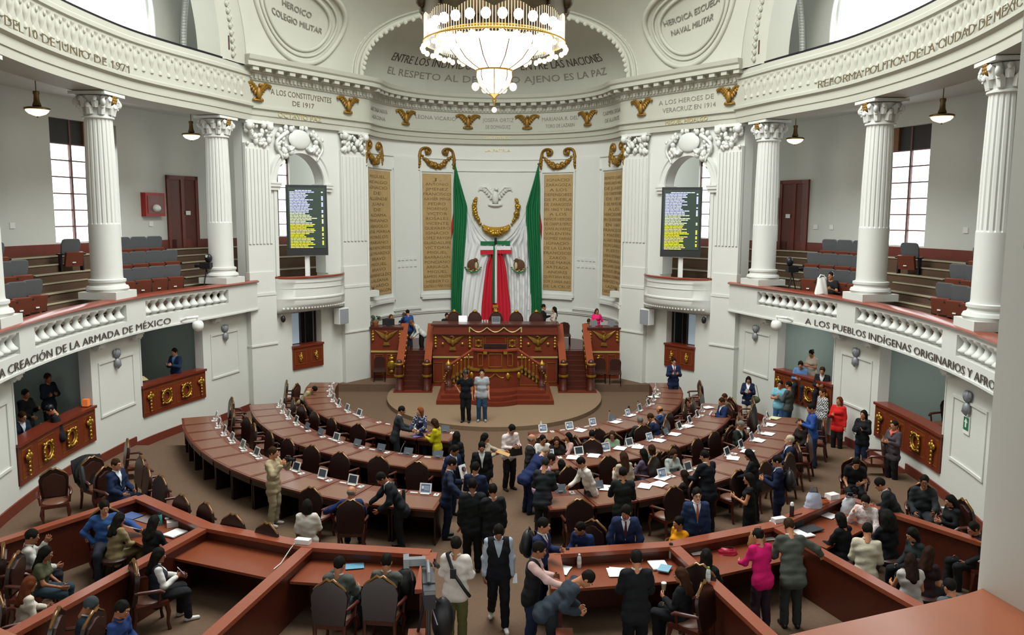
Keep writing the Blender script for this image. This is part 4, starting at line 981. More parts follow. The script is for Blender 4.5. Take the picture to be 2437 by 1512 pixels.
for i in range(8):
    a = 2*PI*i/8; m.tube([((q+.012)*math.cos(a), (q+.012)*math.sin(a), z) for q, z in prof], .012, 5)
m.build('lower_ribs', M_BRASS, r)
m = MB(); m.lathe([(.13,9.98),(.14,9.94),(.06,9.88),(.04,9.84),(.06,9.8),(.03,9.74),(.01,9.62)], n=16); m.build('finial', M_BRASS, r, smooth=50)
m = MB(); m.ell((0, 0, 9.57), (.065, .065, .065), 12, 8); m.build('glass_ball', mat('pearl_ball', '#e8dcd2', .2, emit='#e8d8c8', estr=.4), r, smooth=80)
m = MB(); m.tube([(0, 0, 12.6), (0, 0, 18.5)], .04, 8); m.lathe([(.3, 12.75), (1.5, 12.7)], n=24); m.build('hanging_rod', M_BRASS, r)
lt = bpy.data.lights.new('chandelier_light', 'POINT'); lt.energy = 160; lt.color = (1, .86, .66); lt.shadow_soft_size = .6
lo = bpy.data.objects.new('chandelier_light', lt); lo.location = (0, 20.5, 9.3); C.objects.link(lo)
# people: x, y, floor, posture, heading, lean, left arm, right arm, head turn, head tilt, height, outfit, hair, skin, label
PEOPLE = [
(-7.68, 12.98, 0.5, 'sit', 120, 8, 'up', 'desk', 0, 8, 1.72, ('shirt', '#b9b6b0', '#24222a', '#1a1512'), ('short', '#16130f'), 2, 'seated person in pale grey shirt resting head on hand, far left pen'),
(-7.23, 12.52, 0.5, 'sit', 95, 12, 'lap', 'desk', 5, 5, 1.62, ('tee', '#4a4a36', '#2b3a44', '#1a1512'), ('long', '#16130f'), 2, 'seated long-haired person in olive top beside the pale grey shirt, left pen'),
(-6.82, 11.36, 0.5, 'sit', 140, 10, 'desk', 'lap', 10, 10, 1.6, ('blouse', '#cfc4b6', '#3a2a2a', '#1a1512'), ('long', '#5a2c16'), 2, 'seated person with reddish hair and cream ruffled blouse, bottom left corner'),
(-6.98, 14.26, 0.5, 'sit', 25, -4, 'out', 'hip', 15, 15, 1.76, ('sweater', '#2f4f86', '#2a2d38', '#1a1512'), ('short', '#16130f'), 1, 'seated smiling person in blue sweater leaning on the left pen edge'),
(-6.66, 13.88, 0.5, 'sit', 150, 10, 'desk', 'desk', 0, 15, 1.62, ('jacket', '#8b7a58', '#8b7a58', '#2a1c12'), ('long', '#16130f'), 2, 'seated person in beige suit reading sheets at the left pen counter'),
(-5.95, 13.69, 0.5, 'sit', 160, 10, 'desk', 'desk', 0, 12, 1.64, ('shirt', '#191a1d', '#1b1a20', '#141210'), ('long', '#16130f'), 2, 'seated person all in black at the left corner counter'),
(-5.3, 12.35, 0.5, 'sit', 125, 4, 'desk', 'front', 0, 12, 1.64, ('vestw', '#2a2c38', '#1e1e22', '#d8d4d2', '#d9d6d2'), ('long', '#16130f'), 2, 'seated person in dark vest with white sleeves looking at a phone'),
(-5.6, 10.67, 0.5, 'sit', 100, 8, 'lap', 'desk', 0, 22, 1.68, ('suit', '#15202a', '#15171c', '#141210', '#c9c9c9', None), ('short', '#3a3d40'), 2, 'seated person in dark teal suit with sheet, bottom left pen'),
(-5.09, 10.57, 0.5, 'sit', 85, 6, 'lap', 'lap', 0, 14, 1.68, ('shirt', '#22386a', '#1c2028', '#141210'), ('short', '#16130f'), 2, 'seated dark-haired person in blue shirt, bottom left pen'),
(-7.98, 16.88, 0.5, 'sit', 70, 0, 'lap', 'lap', 5, 4, 1.74, ('suit', '#1a2744', '#1a2238', '#141210', '#d8dce2', None), ('short', '#33200f'), 1, 'bearded person in navy suit seated beside the left press pen'),
(-4.71, 17.01, 0.32, 'stand', 75, 0, 'camera', 'camera', 15, 6, 1.74, ('jacket', '#a8997a', '#a89c80', '#c9c3bb'), ('short', '#33200f'), 1, 'standing photographer in khaki suit behind the rear left row'),
(-3.3, 14.09, 0.32, 'stand', 180, 0, 'down', 'front', 0, 5, 1.62, ('blouse', '#cfc8bd', '#2a2a30', '#1a1512'), ('bob', '#16130f'), 2, 'standing person seen from behind in lacy white blouse, left'),
(-2.79, 15.6, 0.32, 'sit', 185, 6, 'out', 'desk', -30, 5, 1.72, ('suit', '#1d2c5c', '#1a2444', '#141210', '#d5d8e0', None), ('bald', '#6f6a64'), 1, 'bald person in royal blue suit seated at the rear left row'),
(-1.86, 15.75, 0.32, 'stand', -75, 30, 'desk', 'reach', 0, 12, 1.72, ('suit', '#171a20', '#17181d', '#141210', '#d8d8d8', None), ('short', '#16130f'), 2, 'person in black suit bending to shake hands at the rear left row'),
(-2.74, 22.27, 0.0, 'stand', 100, 14, 'desk', 'desk', 0, 5, 1.72, ('suit', '#2b2f33', '#20242c', '#141210', '#c8c8c8', None), ('short', '#16130f'), 1, 'person in charcoal suit leaning on the front left row, back turned'),
(-2.05, 22.59, 0.0, 'stand', -25, 6, 'desk', 'desk', -35, 0, 1.62, ('geo', '#22284a', '#22284a', '#141210'), ('bob', '#7a4424'), 0, 'person with auburn hair and patterned navy top beyond the front left row'),
(-1.5, 21.19, 0.0, 'stand', -110, 4, 'front', 'front', 0, 20, 1.62, ('sweater', '#b7ac10', '#9aa3b0', '#1a1512'), ('bob', '#33200f'), 1, 'person in bright yellow sweater at the front left row'),
(-0.91, 19.26, 0.15, 'stand', 150, 3, 'front', 'down', 20, 0, 1.64, ('jacket', '#15161a', '#15161a', '#141210'), ('long', '#16130f'), 1, 'dark-haired person in black at the aisle end of the front left row'),
(-0.97, 17.98, 0.15, 'stand', 50, 10, 'front', 'down', 0, 15, 1.72, ('suit', '#1f2b4c', '#1d2540', '#141210', '#d3d9e2', None), ('short', '#16130f'), 2, 'person in navy suit holding papers at the middle left row end'),
(-0.95, 16.3, 0.32, 'stand', 95, 8, 'front', 'out', 0, 10, 1.72, ('suit', '#141f36', '#141d30', '#141210', '#d3d9e2', None), ('short', '#16130f'), 1, 'person in dark navy suit resting an arm on a chair by the aisle'),
(-0.26, 18.21, 0.15, 'stand', 5, 0, 'down', 'down', 0, 18, 1.7, ('sweaterc', '#121216', '#15151a', '#141210', '#e2e2e0'), ('short', '#16130f'), 1, 'young person in black sweater with white collar in the aisle'),
(-0.23, 19.19, 0.15, 'stand', 80, 2, 'reach', 'front', 0, 5, 1.62, ('jacket', '#a89b86', '#6a6258', '#141210'), ('long', '#16130f'), 1, 'long-haired person in beige jacket holding out a folder in the aisle'),
(0.4, 19.81, 0.15, 'stand', 30, 6, 'front', 'front', 0, 28, 1.72, ('shirt', '#d9c9c6', '#221d1c', '#141210'), ('short', '#16130f'), 1, 'person in white shirt holding a camera bag in the aisle'),
(-0.35, 15.99, 0.32, 'stand', 165, 0, 'front', 'front', 0, 5, 1.72, ('suit', '#1c2440', '#1c2238', '#141210', '#d3d9e2', None), ('short', '#16130f'), 1, 'person in navy suit seen from behind in the middle of the aisle'),
(-0.37, 14.71, 0.32, 'stand', 182, 0, 'down', 'front', 0, 4, 1.8, ('suit', '#15191b', '#131416', '#141210', '#c8c8c8', None), ('short', '#16130f'), 2, 'tall person in black suit seen from behind walking up the aisle'),
(0.01, 14.64, 0.32, 'stand', 190, 0, 'front', 'down', 0, 4, 1.72, ('suit', '#17191c', '#131416', '#141210', '#d8d8d8', None), ('short', '#16130f'), 1, 'shorter person in black suit beside the tall one in the aisle'),
(0.11, 12.33, 0.5, 'walk', 3, 2, 'down', 'down', 0, 32, 1.72, ('vestw', '#15151c', '#15151a', '#dcdad6', '#a9b2c2'), ('short', '#16130f'), 2, 'person in black vest and white trainers walking toward the viewer'),
(-0.53, 11.65, 0.5, 'stand', 172, 3, 'front', 'front', 0, 4, 1.72, ('shirt', '#d9cfc8', '#5d5a34', '#141210'), ('short', '#16130f'), 1, 'camera operator in white shirt and olive trousers beside the left pen'),
(-2.32, 11.77, 0.5, 'sit', 170, 6, 'camera', 'desk', -10, 8, 1.74, ('suit', '#4f5450', '#33363a', '#141210', '#c8c8c8', None), ('short', '#16130f'), 1, 'seated person in grey suit holding up a phone, left inner pen'),
(-1.61, 11.89, 0.5, 'sit', 172, 4, 'desk', 'desk', 0, 6, 1.74, ('suit', '#55564f', '#33363a', '#141210', '#c8c8c8', None), ('short', '#16130f'), 1, 'seated person in grey jacket beside a backpack, left inner pen'),
(-0.94, 26.54, 0.15, 'stand', -10, 0, 'down', 'hip', 0, 0, 1.76, ('tee', '#101319', '#141519', '#141210'), ('short', '#16130f'), 1, 'standing person in black shirt with cap in front of the rostrum'),
(-0.41, 26.66, 0.15, 'stand', 0, 0, 'down', 'down', 0, 0, 1.78, ('tee', '#a4abb2', '#2f4a68', '#8f989a'), ('short', '#16130f'), 0, 'standing person in pale grey tee and jeans in front of the rostrum'),
(-4.5, 35.26, 1.45, 'sit', 0, 5, 'desk', 'desk', 30, 0, 1.62, ('blouse', '#b9a98f', '#2a2a30', '#141210'), ('long', '#5a2c16'), 1, 'seated person with long reddish hair at the left secretary desk'),
(-3.79, 34.55, 1.25, 'stand', -40, 8, 'front', 'front', -20, 5, 1.62, ('jacket', '#5e4024', '#3a3a3c', '#141210'), ('short', '#4a3a2c'), 2, 'person in brown jacket standing at the left secretary desk'),
(-3.63, 34.14, 1.35, 'stand', -150, 8, 'reach', 'down', 0, 5, 1.68, ('shirt', '#28457c', '#2a2d38', '#141210'), ('short', '#16130f'), 1, 'person in blue shirt reaching over beside the left secretary desk'),
(-3.07, 34.07, 1.12, 'stand', -70, 42, 'desk', 'desk', 0, 0, 1.68, ('vestw', '#c9cbc4', '#18181c', '#141210', '#c9cbc4'), ('short', '#6a4428'), 1, 'person in white shirt bending over the left staircase top'),
(-2.06, 34.66, 1.55, 'sit', 20, 0, 'desk', 'desk', 0, 5, 1.66, ('suit', '#1c1418', '#1c1418', '#141210', '#1c1418', None), ('short', '#16130f'), 1, 'seated person in dark clothes left of the presiding chairs'),
(2.08, 34.74, 1.5, 'stand', 80, 0, 'front', 'down', 0, 3, 1.72, ('suit', '#1d1a1d', '#1a181c', '#141210', '#c8cdd8', None), ('short', '#16130f'), 1, 'person in dark suit standing right of the presiding chairs'),
(2.54, 34.45, 1.5, 'stand', -85, 0, 'cross', 'cross', 0, 3, 1.64, ('blouse', '#b7b2a6', '#b7b2a6', '#141210'), ('long', '#16130f'), 1, 'person in white with long dark hair, arms crossed, on the dais'),
(4.35, 34.48, 1.45, 'stand', -10, 0, 'up', 'front', 20, 10, 1.62, ('jacket', '#e0246e', '#1c1c22', '#141210'), ('long', '#4a2a1c'), 1, 'person in vivid pink jacket standing behind the right secretary desk'),
(3.96, 34.21, 1.45, 'sit', 0, 15, 'desk', 'desk', 0, 25, 1.66, ('suit', '#1d1b1a', '#1d1b1a', '#141210', '#6a4a3a', None), ('short', '#33200f'), 2, 'seated person in dark clothes at the right secretary desk'),
(6.48, 28.9, 0.15, 'stand', 0, 0, 'front', 'front', 0, 5, 1.76, ('suit', '#1b2546', '#1b2340', '#141210', '#c9ccd6', '#7a1f2c'), ('short', '#16130f'), 1, 'person in navy suit and red tie standing below the right corner window'),
(8.57, 26.85, 0.0, 'stand', -20, 0, 'front', 'front', 0, 20, 1.66, ('jackets', '#1f2545', '#c9c4ae', '#d8d4c8', '#e0dedb'), ('long', '#16130f'), 1, 'person in navy blazer and cream trousers standing by the right wall'),
(9.18, 25.53, 0.1, 'stand', -30, 0, 'cross', 'cross', 0, 0, 1.68, ('tee', '#7cb9cc', '#365a80', '#141210'), ('short', '#16130f'), 1, 'person in light blue tee with arms crossed by the right wall'),
(9.32, 25.11, 0.1, 'stand', -140, 0, 'front', 'down', 0, 5, 1.74, ('sweater', '#4b4f50', '#2c4560', '#141210'), ('short', '#16130f'), 1, 'person in grey sweater talking to the light blue tee'),
(9.98, 24.08, 0.1, 'stand', -80, 0, 'down', 'down', 0, 0, 1.74, ('plaid', '#d0d0cc', '#20242c', '#141210'), ('short', '#33200f'), 1, 'person in black and white checked shirt by the right wall'),
(8.54, 21.1, 0.32, 'stand', -95, 5, 'front', 'front', 0, 10, 1.74, ('shirt', '#2c4c92', '#20305a', '#141210'), ('short', '#16130f'), 1, 'person in blue shirt using a phone near the right booth'),
(9.98, 22.91, 0.15, 'stand', -40, -3, 'down', 'front', -20, 0, 1.68, ('jacket', '#c8211e', '#1a1718', '#141210'), ('long', '#5a2c16'), 1, 'person in bright red jacket leaning on the right wall'),
(9.93, 21.2, 0.2, 'stand', -45, 0, 'front', 'front', -10, 0, 1.66, ('jacket', '#17181c', '#1f2c48', '#8f989a'), ('long', '#16130f'), 1, 'person in black jacket and jeans holding a camera by right wall'),
(9.98, 19.6, 0.3, 'stand', -65, 0, 'front', 'front', 0, 0, 1.68, ('jacket', '#4a4248', '#141416', '#141210'), ('pony', '#16130f'), 1, 'person in grey blazer and salmon scarf leaning on the right booth'),
(8.34, 21.29, 0.32, 'sit', -70, 5, 'lap', 'desk', -20, 10, 1.62, ('jacket', '#241c18', '#241c18', '#141210'), ('bob', '#33200f'), 1, 'seated person with brown bob at the far end of right rear row'),
(7.29, 19.39, 0.32, 'sit', -95, 0, 'lap', 'lap', -10, -5, 1.74, ('suit', '#1b2442', '#1b2442', '#141210', '#cfd3dc', None), ('short', '#b5a48c'), 0, 'fair-haired person in navy suit seated in the right rear row'),
(6.02, 16.44, 0.32, 'stand', -110, 4, 'front', 'front', 0, 10, 1.72, ('suit', '#161d38', '#14192c', '#141210', '#cfd3dc', None), ('short', '#16130f'), 1, 'person in dark blue suit wearing a backpack near the right rear row'),
(8.31, 17.99, 0.32, 'sit', -20, 18, 'front', 'lap', 0, 15, 1.7, ('tee', '#15161a', '#15161a', '#141210'), ('short', '#16130f'), 1, 'seated photographer in black by the right press pen'),
(7.75, 14.85, 0.4, 'stand', -120, 30, 'desk', 'front', 0, 5, 1.72, ('suit', '#191c20', '#17181c', '#141210', '#c8c8c8', None), ('short', '#16130f'), 1, 'person in black suit bending at the corner of the right press pen'),
(8.75, 15.83, 0.45, 'sit', -25, 2, 'desk', 'lap', 0, 5, 1.78, ('jacket', '#25282a', '#22252a', '#141210'), ('short', '#16130f'), 2, 'seated person with glasses and dark grey jacket by the right wall'),
(8.91, 14.99, 0.45, 'sit', -85, 5, 'front', 'lap', 0, 15, 1.62, ('shirt', '#121214', '#141416', '#141210'), ('long', '#16130f'), 1, 'seated long-haired person in black holding a paper cup by the right wall'),
(8.55, 13.56, 0.45, 'sit', -90, 8, 'lap', 'lap', 0, 10, 1.64, ('shirt', '#17181b', '#17181b', '#141210'), ('short', '#16130f'), 2, 'dark-haired person in black half hidden by the near pier'),
(7.12, 14.83, 0.5, 'sit', -35, 5, 'desk', 'up', 0, 20, 1.66, ('geo2', '#d4cdcb', '#2a2d38', '#141210'), ('short', '#16130f'), 0, 'seated person in white printed shirt at the right corner counter'),
(6.27, 13.74, 0.5, 'sit', -150, 10, 'desk', 'desk', 0, 10, 1.66, ('sweater', '#121216', '#141416', '#141210'), ('bob', '#16130f'), 1, 'seated person in black hunched at the right corner counter'),
(7.08, 13.78, 0.5, 'sit', -165, 8, 'desk', 'lap', 0, 5, 1.68, ('jacket', '#131318', '#131318', '#141210'), ('curly', '#16130f'), 1, 'seated person with big curly black hair and black coat, right pen'),
(6.31, 13.02, 0.5, 'sit', 155, 12, 'lap', 'lap', 10, 14, 1.76, ('shirt', '#c2b9a4', '#2a2a30', '#141210'), ('short', '#16130f'), 1, 'seated person in cream shirt seen from behind, right pen'),
(7.3, 13.21, 0.5, 'sit', -80, 10, 'lap', 'lap', 0, 15, 1.64, ('shirt', '#1f2628', '#17181b', '#141210'), ('bob', '#16130f'), 1, 'seated person in dark teal top across from the cream shirt'),
(6.56, 11.99, 0.5, 'sit', 175, 8, 'desk', 'lap', 0, 10, 1.64, ('blousess', '#b9b2ae', '#2a2a30', '#141210'), ('long', '#24150f'), 1, 'seated person in white sleeveless blouse with long brown hair, right pen'),
(6.96, 12.35, 0.5, 'sit', 130, 8, 'lap', 'lap', 0, 12, 1.62, ('tee', '#2a161c', '#232027', '#141210'), ('long', '#2a160e'), 1, 'seated person in maroon top beside the white blouse'),
(6.68, 11.05, 0.5, 'sit', 190, 6, 'lap', 'lap', 0, 10, 1.68, ('shirt', '#55565a', '#2a2a30', '#141210'), ('short', '#16130f'), 1, 'seated person in grey shirt, lower right beside the pier'),
(4.26, 12.13, 0.5, 'stand', -165, 14, 'desk', 'desk', 10, 5, 1.62, ('shirt', '#c01260', '#2a1a24', '#141210'), ('bun', '#16130f'), 1, 'person in magenta blouse with dark bun leaning on right pen counter'),
(4.77, 12.23, 0.5, 'stand', 178, 22, 'desk', 'out', 0, 10, 1.74, ('suit', '#474a44', '#2d2f2e', '#141210', '#c8c8c8', None), ('short', '#33200f'), 1, 'person in grey suit leaning over the right pen counter, back turned'),
(3.38, 12.26, 0.5, 'sit', 150, 6, 'lap', 'desk', 15, 10, 1.62, ('jacket', '#17181c', '#17181c', '#141210'), ('long', '#16130f'), 1, 'seated person with long black hair behind a clear water bottle'),
(2.91, 11.56, 0.5, 'sit', -130, 5, 'front', 'lap', 10, 10, 1.64, ('jacket', '#15161a', '#15161a', '#141210'), ('long', '#3a2114'), 1, 'person with long brown hair holding a coffee cup, right inner pen'),
(2.08, 11.04, 0.5, 'stand', 180, 4, 'front', 'front', 0, 4, 1.76, ('suit', '#121317', '#111216', '#141210', '#c8c8c8', None), ('short', '#16130f'), 1, 'person in black suit standing with back turned, right inner pen'),
(0.86, 11.05, 0.5, 'stand', 85, 48, 'front', 'front', 0, 10, 1.74, ('jacket', '#2c343e', '#1b2026', '#141210'), ('short', '#16130f'), 1, 'person in slate jacket bending forward in the right inner pen'),
(0.6, 11.56, 0.5, 'stand', 75, 8, 'front', 'reach', 10, 8, 1.72, ('vestw', '#1a1b1c', '#1f2a44', '#141210', '#c9a7a2'), ('short', '#16130f'), 2, 'person in black vest with pink sleeves leaning on the right pen end'),
(0.77, 12.49, 0.5, 'stand', 65, 4, 'front', 'down', 10, 5, 1.72, ('suit', '#1f2c52', '#1c2440', '#141210', '#d3d9e2', '#7a3a3c'), ('short', '#16130f'), 1, 'person in navy suit with black backpack at the right pen corner'),
(1.75, 14.17, 0.32, 'sit', -40, 25, 'desk', 'desk', -30, -5, 1.7, ('shirt', '#1d2f5c', '#20242c', '#141210'), ('short', '#16130f'), 1, 'person in dotted dark blue shirt leaning on the right pen rail'),
(2.32, 13.62, 0.32, 'stand', -5, 14, 'rail', 'rail', -20, 10, 1.78, ('suit', '#1a2647', '#1a2240', '#141210', '#d3d9e2', '#4a1c2a'), ('short', '#16130f'), 2, 'moustached person in navy suit leaning with hands on the right pen rail'),
(3.48, 14.26, 0.32, 'sit', -60, 8, 'desk', 'lap', -15, 0, 1.62, ('blouse', '#e0930c', '#2a2a30', '#141210'), ('bun', '#16130f'), 1, 'seated person in orange-yellow top behind the right pen rail'),
(3.72, 14.25, 0.32, 'stand', 0, 0, 'down', 'down', 0, 4, 1.78, ('suit', '#20304f', '#1d2a48', '#141210', '#dcdadf', '#9a5a44'), ('short', '#16130f'), 0, 'person with glasses in blue suit and brown tie standing behind right pen'),
(0.85, 18.75, 0.15, 'stand', 85, 4, 'front', 'down', 0, 5, 1.72, ('suit', '#2b2a2a', '#262525', '#141210', '#d8d8d8', '#8a6a4a'), ('bald', '#6f6a64'), 1, 'grey-haired person in charcoal suit at the right middle row end'),
(0.82, 18.17, 0.15, 'stand', 120, 45, 'desk', 'desk', 0, 0, 1.7, ('suit', '#1c2850', '#1a2340', '#141210', '#c8c8c8', None), ('short', '#8c7a68'), 0, 'person in navy suit bending over the right middle row end'),
(1.29, 20.92, 0.0, 'sit', 10, 4, 'desk', 'desk', 20, 5, 1.64, ('blouse', '#d8d2cd', '#2a2a30', '#141210'), ('short', '#16130f'), 1, 'laughing person in white top behind the right middle row end'),
(1.65, 20.79, 0.0, 'sit', 0, 6, 'desk', 'desk', 0, 5, 1.64, ('jacket', '#1a1714', '#1a1714', '#141210'), ('long', '#3a2114'), 1, 'smiling long-haired person in black jacket at the right middle row'),
(2.03, 21.12, 0.0, 'sit', -70, 2, 'desk', 'lap', 0, 5, 1.64, ('blouse', '#c79f95', '#2a2a30', '#141210'), ('long', '#16130f'), 1, 'person with long black hair and blush pink top, right middle row'),
(1.02, 17.35, 0.15, 'stand', 95, 22, 'out', 'desk', 0, 5, 1.7, ('shirt', '#c79bb8', '#3a3a48', '#141210'), ('short', '#16130f'), 1, 'person in lilac shirt leaning at the right middle row end'),
(1.04, 16.25, 0.32, 'stand', 160, 12, 'front', 'front', 0, 12, 1.7, ('suit', '#23272a', '#1f2224', '#141210', '#c8c8c8', None), ('short', '#24221f'), 1, 'person in dark grey suit holding a phone at the right rear row end'),
(1.62, 18.23, 0.15, 'sit', -150, 6, 'desk', 'desk', 0, 5, 1.6, ('shirt', '#1b1a1c', '#1b1a1c', '#141210'), ('bob', '#16130f'), 1, 'dark-haired person half hidden beside the lilac shirt'),
(2.08, 16.75, 0.32, 'stand', -70, 20, 'down', 'desk', -10, 5, 1.66, ('shirt', '#d6d0c8', '#3a3634', '#141210'), ('short', '#16130f'), 1, 'person in loose white shirt turning at the right middle row'),
(2.56, 20.55, 0.15, 'sit', 175, 6, 'desk', 'desk', 0, 5, 1.7, ('suit', '#141b30', '#141b30', '#141210', '#c8c8c8', None), ('short', '#16130f'), 1, 'person in dark navy seated at the right front row, back turned'),
(3.2, 21.32, 0.0, 'sit', -15, 3, 'desk', 'up', 0, 5, 1.64, ('jacket', '#7f917b', '#2a2a30', '#141210'), ('long', '#3a2a1c'), 1, 'person with glasses and sage green cardigan behind the right middle row'),
(4.18, 22.53, 0.0, 'sit', 190, 5, 'desk', 'desk', 0, 5, 1.72, ('suit', '#2e3033', '#2e3033', '#141210', '#c8c8c8', None), ('short', '#6f6a64'), 1, 'grey-haired person in charcoal suit seated at the right front row'),
(4.68, 22.48, 0.15, 'sit', -120, 20, 'desk', 'desk', 0, 10, 1.7, ('suit', '#1c2746', '#1c2746', '#141210', '#c8c8c8', None), ('short', '#33200f'), 1, 'person in navy suit leaning at the right front row'),
(5.09, 23.92, 0.0, 'sit', -130, 8, 'desk', 'desk', 0, 10, 1.7, ('suit', '#27426c', '#20304e', '#141210', '#c8c8c8', None), ('bald', '#33200f'), 1, 'balding person in mid blue suit at the right front row'),
(7.33, 25.11, 0.15, 'sit', -70, 4, 'lap', 'lap', 0, 5, 1.68, ('sweater', '#57503f', '#3a3630', '#141210'), ('short', '#3c2418'), 1, 'person in khaki grey seated at the far end of right middle row'),
(7.05, 24.34, 0.15, 'sit', -80, 4, 'front', 'front', 0, 12, 1.74, ('suit', '#1b2c54', '#1b2848', '#141210', '#c8c8c8', None), ('short', '#33200f'), 1, 'person in blue suit using a phone at the right middle row far end'),
(6.65, 21.57, 0.15, 'sit', 45, 6, 'desk', 'desk', 10, 15, 1.74, ('suit', '#202622', '#202622', '#141210', '#c8c8c8', None), ('short', '#6f6a64'), 1, 'grey-haired person in dark green suit turned toward the right rear row'),
(2.84, 16.95, 0.32, 'stand', -155, 4, 'front', 'down', 0, 5, 1.64, ('sweater', '#b7aa98', '#4a4440', '#141210'), ('long', '#3a2416'), 1, 'person with long brown hair and cream cardigan, back turned, right rows'),
(3.67, 18.98, 0.15, 'sit', -130, 5, 'desk', 'desk', 0, 5, 1.66, ('shirt', '#5c5468', '#2a2a30', '#141210'), ('long', '#16130f'), 1, 'person with long black hair and mauve top between the right rows'),
(3.93, 19.38, 0.15, 'sit', -140, 4, 'desk', 'desk', 0, 5, 1.64, ('shirt', '#2f5560', '#2a2a30', '#141210'), ('bob', '#33200f'), 1, 'brown-haired person in teal top between the right rows'),
(4.32, 19.13, 0.15, 'sit', 25, 5, 'desk', 'desk', 5, 14, 1.64, ('blouse', '#a7b0ac', '#2a2a30', '#141210'), ('long', '#3a2416'), 1, 'person with long hair and pale grey top facing across the right rear row'),
(2.58, 15.5, 0.32, 'stand', 178, 8, 'desk', 'front', 0, 5, 1.74, ('shirt', '#171a17', '#6f6a55', '#141210'), ('short', '#16130f'), 1, 'person in black shirt and khaki trousers standing at the right rear row'),
(4.2, 16.86, 0.32, 'sit', -140, 8, 'desk', 'desk', 0, 10, 1.62, ('jacket', '#221a1a', '#221a1a', '#141210'), ('long', '#22120d'), 1, 'seated person with dark brown hair at the right rear row'),
(4.57, 16.61, 0.32, 'stand', -150, 10, 'desk', 'up', 0, 8, 1.76, ('suit', '#12151c', '#12151c', '#141210', '#d8d8d8', None), ('short', '#16130f'), 1, 'person in black suit standing between the right rows, hand at chin'),
(5.76, 17.16, 0.32, 'stand', -120, 14, 'desk', 'desk', 0, 10, 1.64, ('sweater', '#15141a', '#15141a', '#141210'), ('long', '#16130f'), 1, 'person with long black hair bending at the right rear row'),
(5.12, 15.52, 0.32, 'stand', -110, 2, 'front', 'cross', 0, 8, 1.64, ('dress', '#111114', '#111114', '#141210'), ('long', '#16130f'), 1, 'person in sleeveless black dress standing behind the right rear row'),
(-6.68, 27.91, 0, 'sit', 75, 42, 'lap', 'lap', 0, 30, 1.7, ('shirt', '#a39a74', '#20262e', '#141210'), ('short', '#16130f'), 1, 'person in khaki shirt bent over on a chair by the left wall'),
(-11.71, 21.25, 1.1, 'stand', 70, 0, 'cross', 'cross', 0, 5, 1.72, ('sweater', '#141c2c', '#14161c', '#141210'), ('short', '#33200f'), 2, 'person in dark blue standing inside the near left booth'),
(-11.44, 19.74, 1.1, 'stand', 75, 0, 'front', 'lap', 0, 5, 1.62, ('jacket', '#0f1216', '#0f1216', '#141210'), ('short', '#16130f'), 2, 'person in black standing at the left inside the near left booth'),
(-11.12, 18.83, 1.1, 'sit', 70, 12, 'front', 'front', 0, 5, 1.7, ('suit', '#1b2436', '#1b2436', '#141210', '#c8cdd8', None), ('short', '#33200f'), 1, 'person with glasses and navy suit seated in the near left booth'),
(-10.61, 19.65, 1.1, 'sit', -60, 12, 'front', 'front', 0, 20, 1.68, ('shirt', '#16171c', '#16171c', '#141210'), ('short', '#16130f'), 1, 'person in black cap seated at the near left booth parapet'),
(-11.03, 24.76, 1.1, 'sit', 60, 12, 'front', 'front', 0, 20, 1.68, ('suit', '#1b1a20', '#1b1a20', '#141210', '#c8c8c8', None), ('short', '#16130f'), 1, 'person in dark suit reading papers in the far left booth'),
(-10.12, 25.71, 1.1, 'stand', -20, 0, 'front', 'front', 0, 10, 1.66, ('jackets', '#1b2b4a', '#1b2b4a', '#141210', '#6a93b0'), ('short', '#16130f'), 1, 'person in blue standing at the back of the far left booth'),
(9.93, 25.78, 1.1, 'sit', -30, 12, 'front', 'front', 0, 10, 1.7, ('shirt', '#5d7fae', '#20262e', '#141210'), ('short', '#16130f'), 1, 'person in light blue shirt seated in the far right booth'),
(10.32, 25.85, 1.1, 'stand', -60, 4, 'front', 'front', 0, 20, 1.64, ('tee', '#b7ab9b', '#b7ab9b', '#141210'), ('bun', '#16130f'), 1, 'person in cream with top knot standing in the far right booth'),
(10.22, 24.71, 1.1, 'sit', -35, 12, 'front', 'front', 0, 0, 1.7, ('suit', '#1b1a20', '#1b1a20', '#141210', '#c8c8c8', None), ('short', '#33200f'), 1, 'person in dark suit leaning on the far right booth parapet'),
(10.42, 25.0, 3.98, 'sit', -40, 0, 'front', 'front', -20, 0, 1.72, ('tee', '#1a1b1c', '#2c4270', '#141210'), ('short', '#16130f'), 1, 'camera operator with headphones seated in the right gallery'),
]
# ================================================================ FURNITURE
def frame(mb, x0, x1, z0, z1, y, t=.02, dp=.015):
    for a, b, c, d in ((x0,x1,z0,z0+t),(x0,x1,z1-t,z1),(x0,x0+t,z0,z1),(x1-t,x1,z0,z1)): mb.box(((a+b)/2, y, (c+d)/2), (b-a, dp*2, d-c))
def T3(x, y, z): return Matrix.Translation((x, y, z))
def spread_eagle(mb, M, s=1.):
    o = len(mb.v)
    for e in (-1, 1):
        for i in range(7):
            q = i/6; x0, z0 = .06+.1*q, -.02+.03*q; x1, z1 = .14+.3*q, .3+.02*q-.06*(1-q)
            mb.tube([(e*x0, -.02, z0), (e*(x0+x1)/2, -.035, (z0+z1)/2+.02), (e*(x1+.03), -.02, z1-.05*(6-i)/6)], [.035, .045, .015], 5)
    mb.ell((0, -.05, .02), (.09, .07, .16), 8, 6); mb.tube([(0, -.06, .12), (.05, -.08, .22), (-.02, -.08, .28), (-.09, -.08, .27)], [.05, .04, .03, .012], 6)
    mb.box((0, -.02, -.22), (.22, .06, .1)); mb.box((0, -.02, -.29), (.28, .07, .03)); mb.xf(M @ Matrix.Scale(s, 4), o)
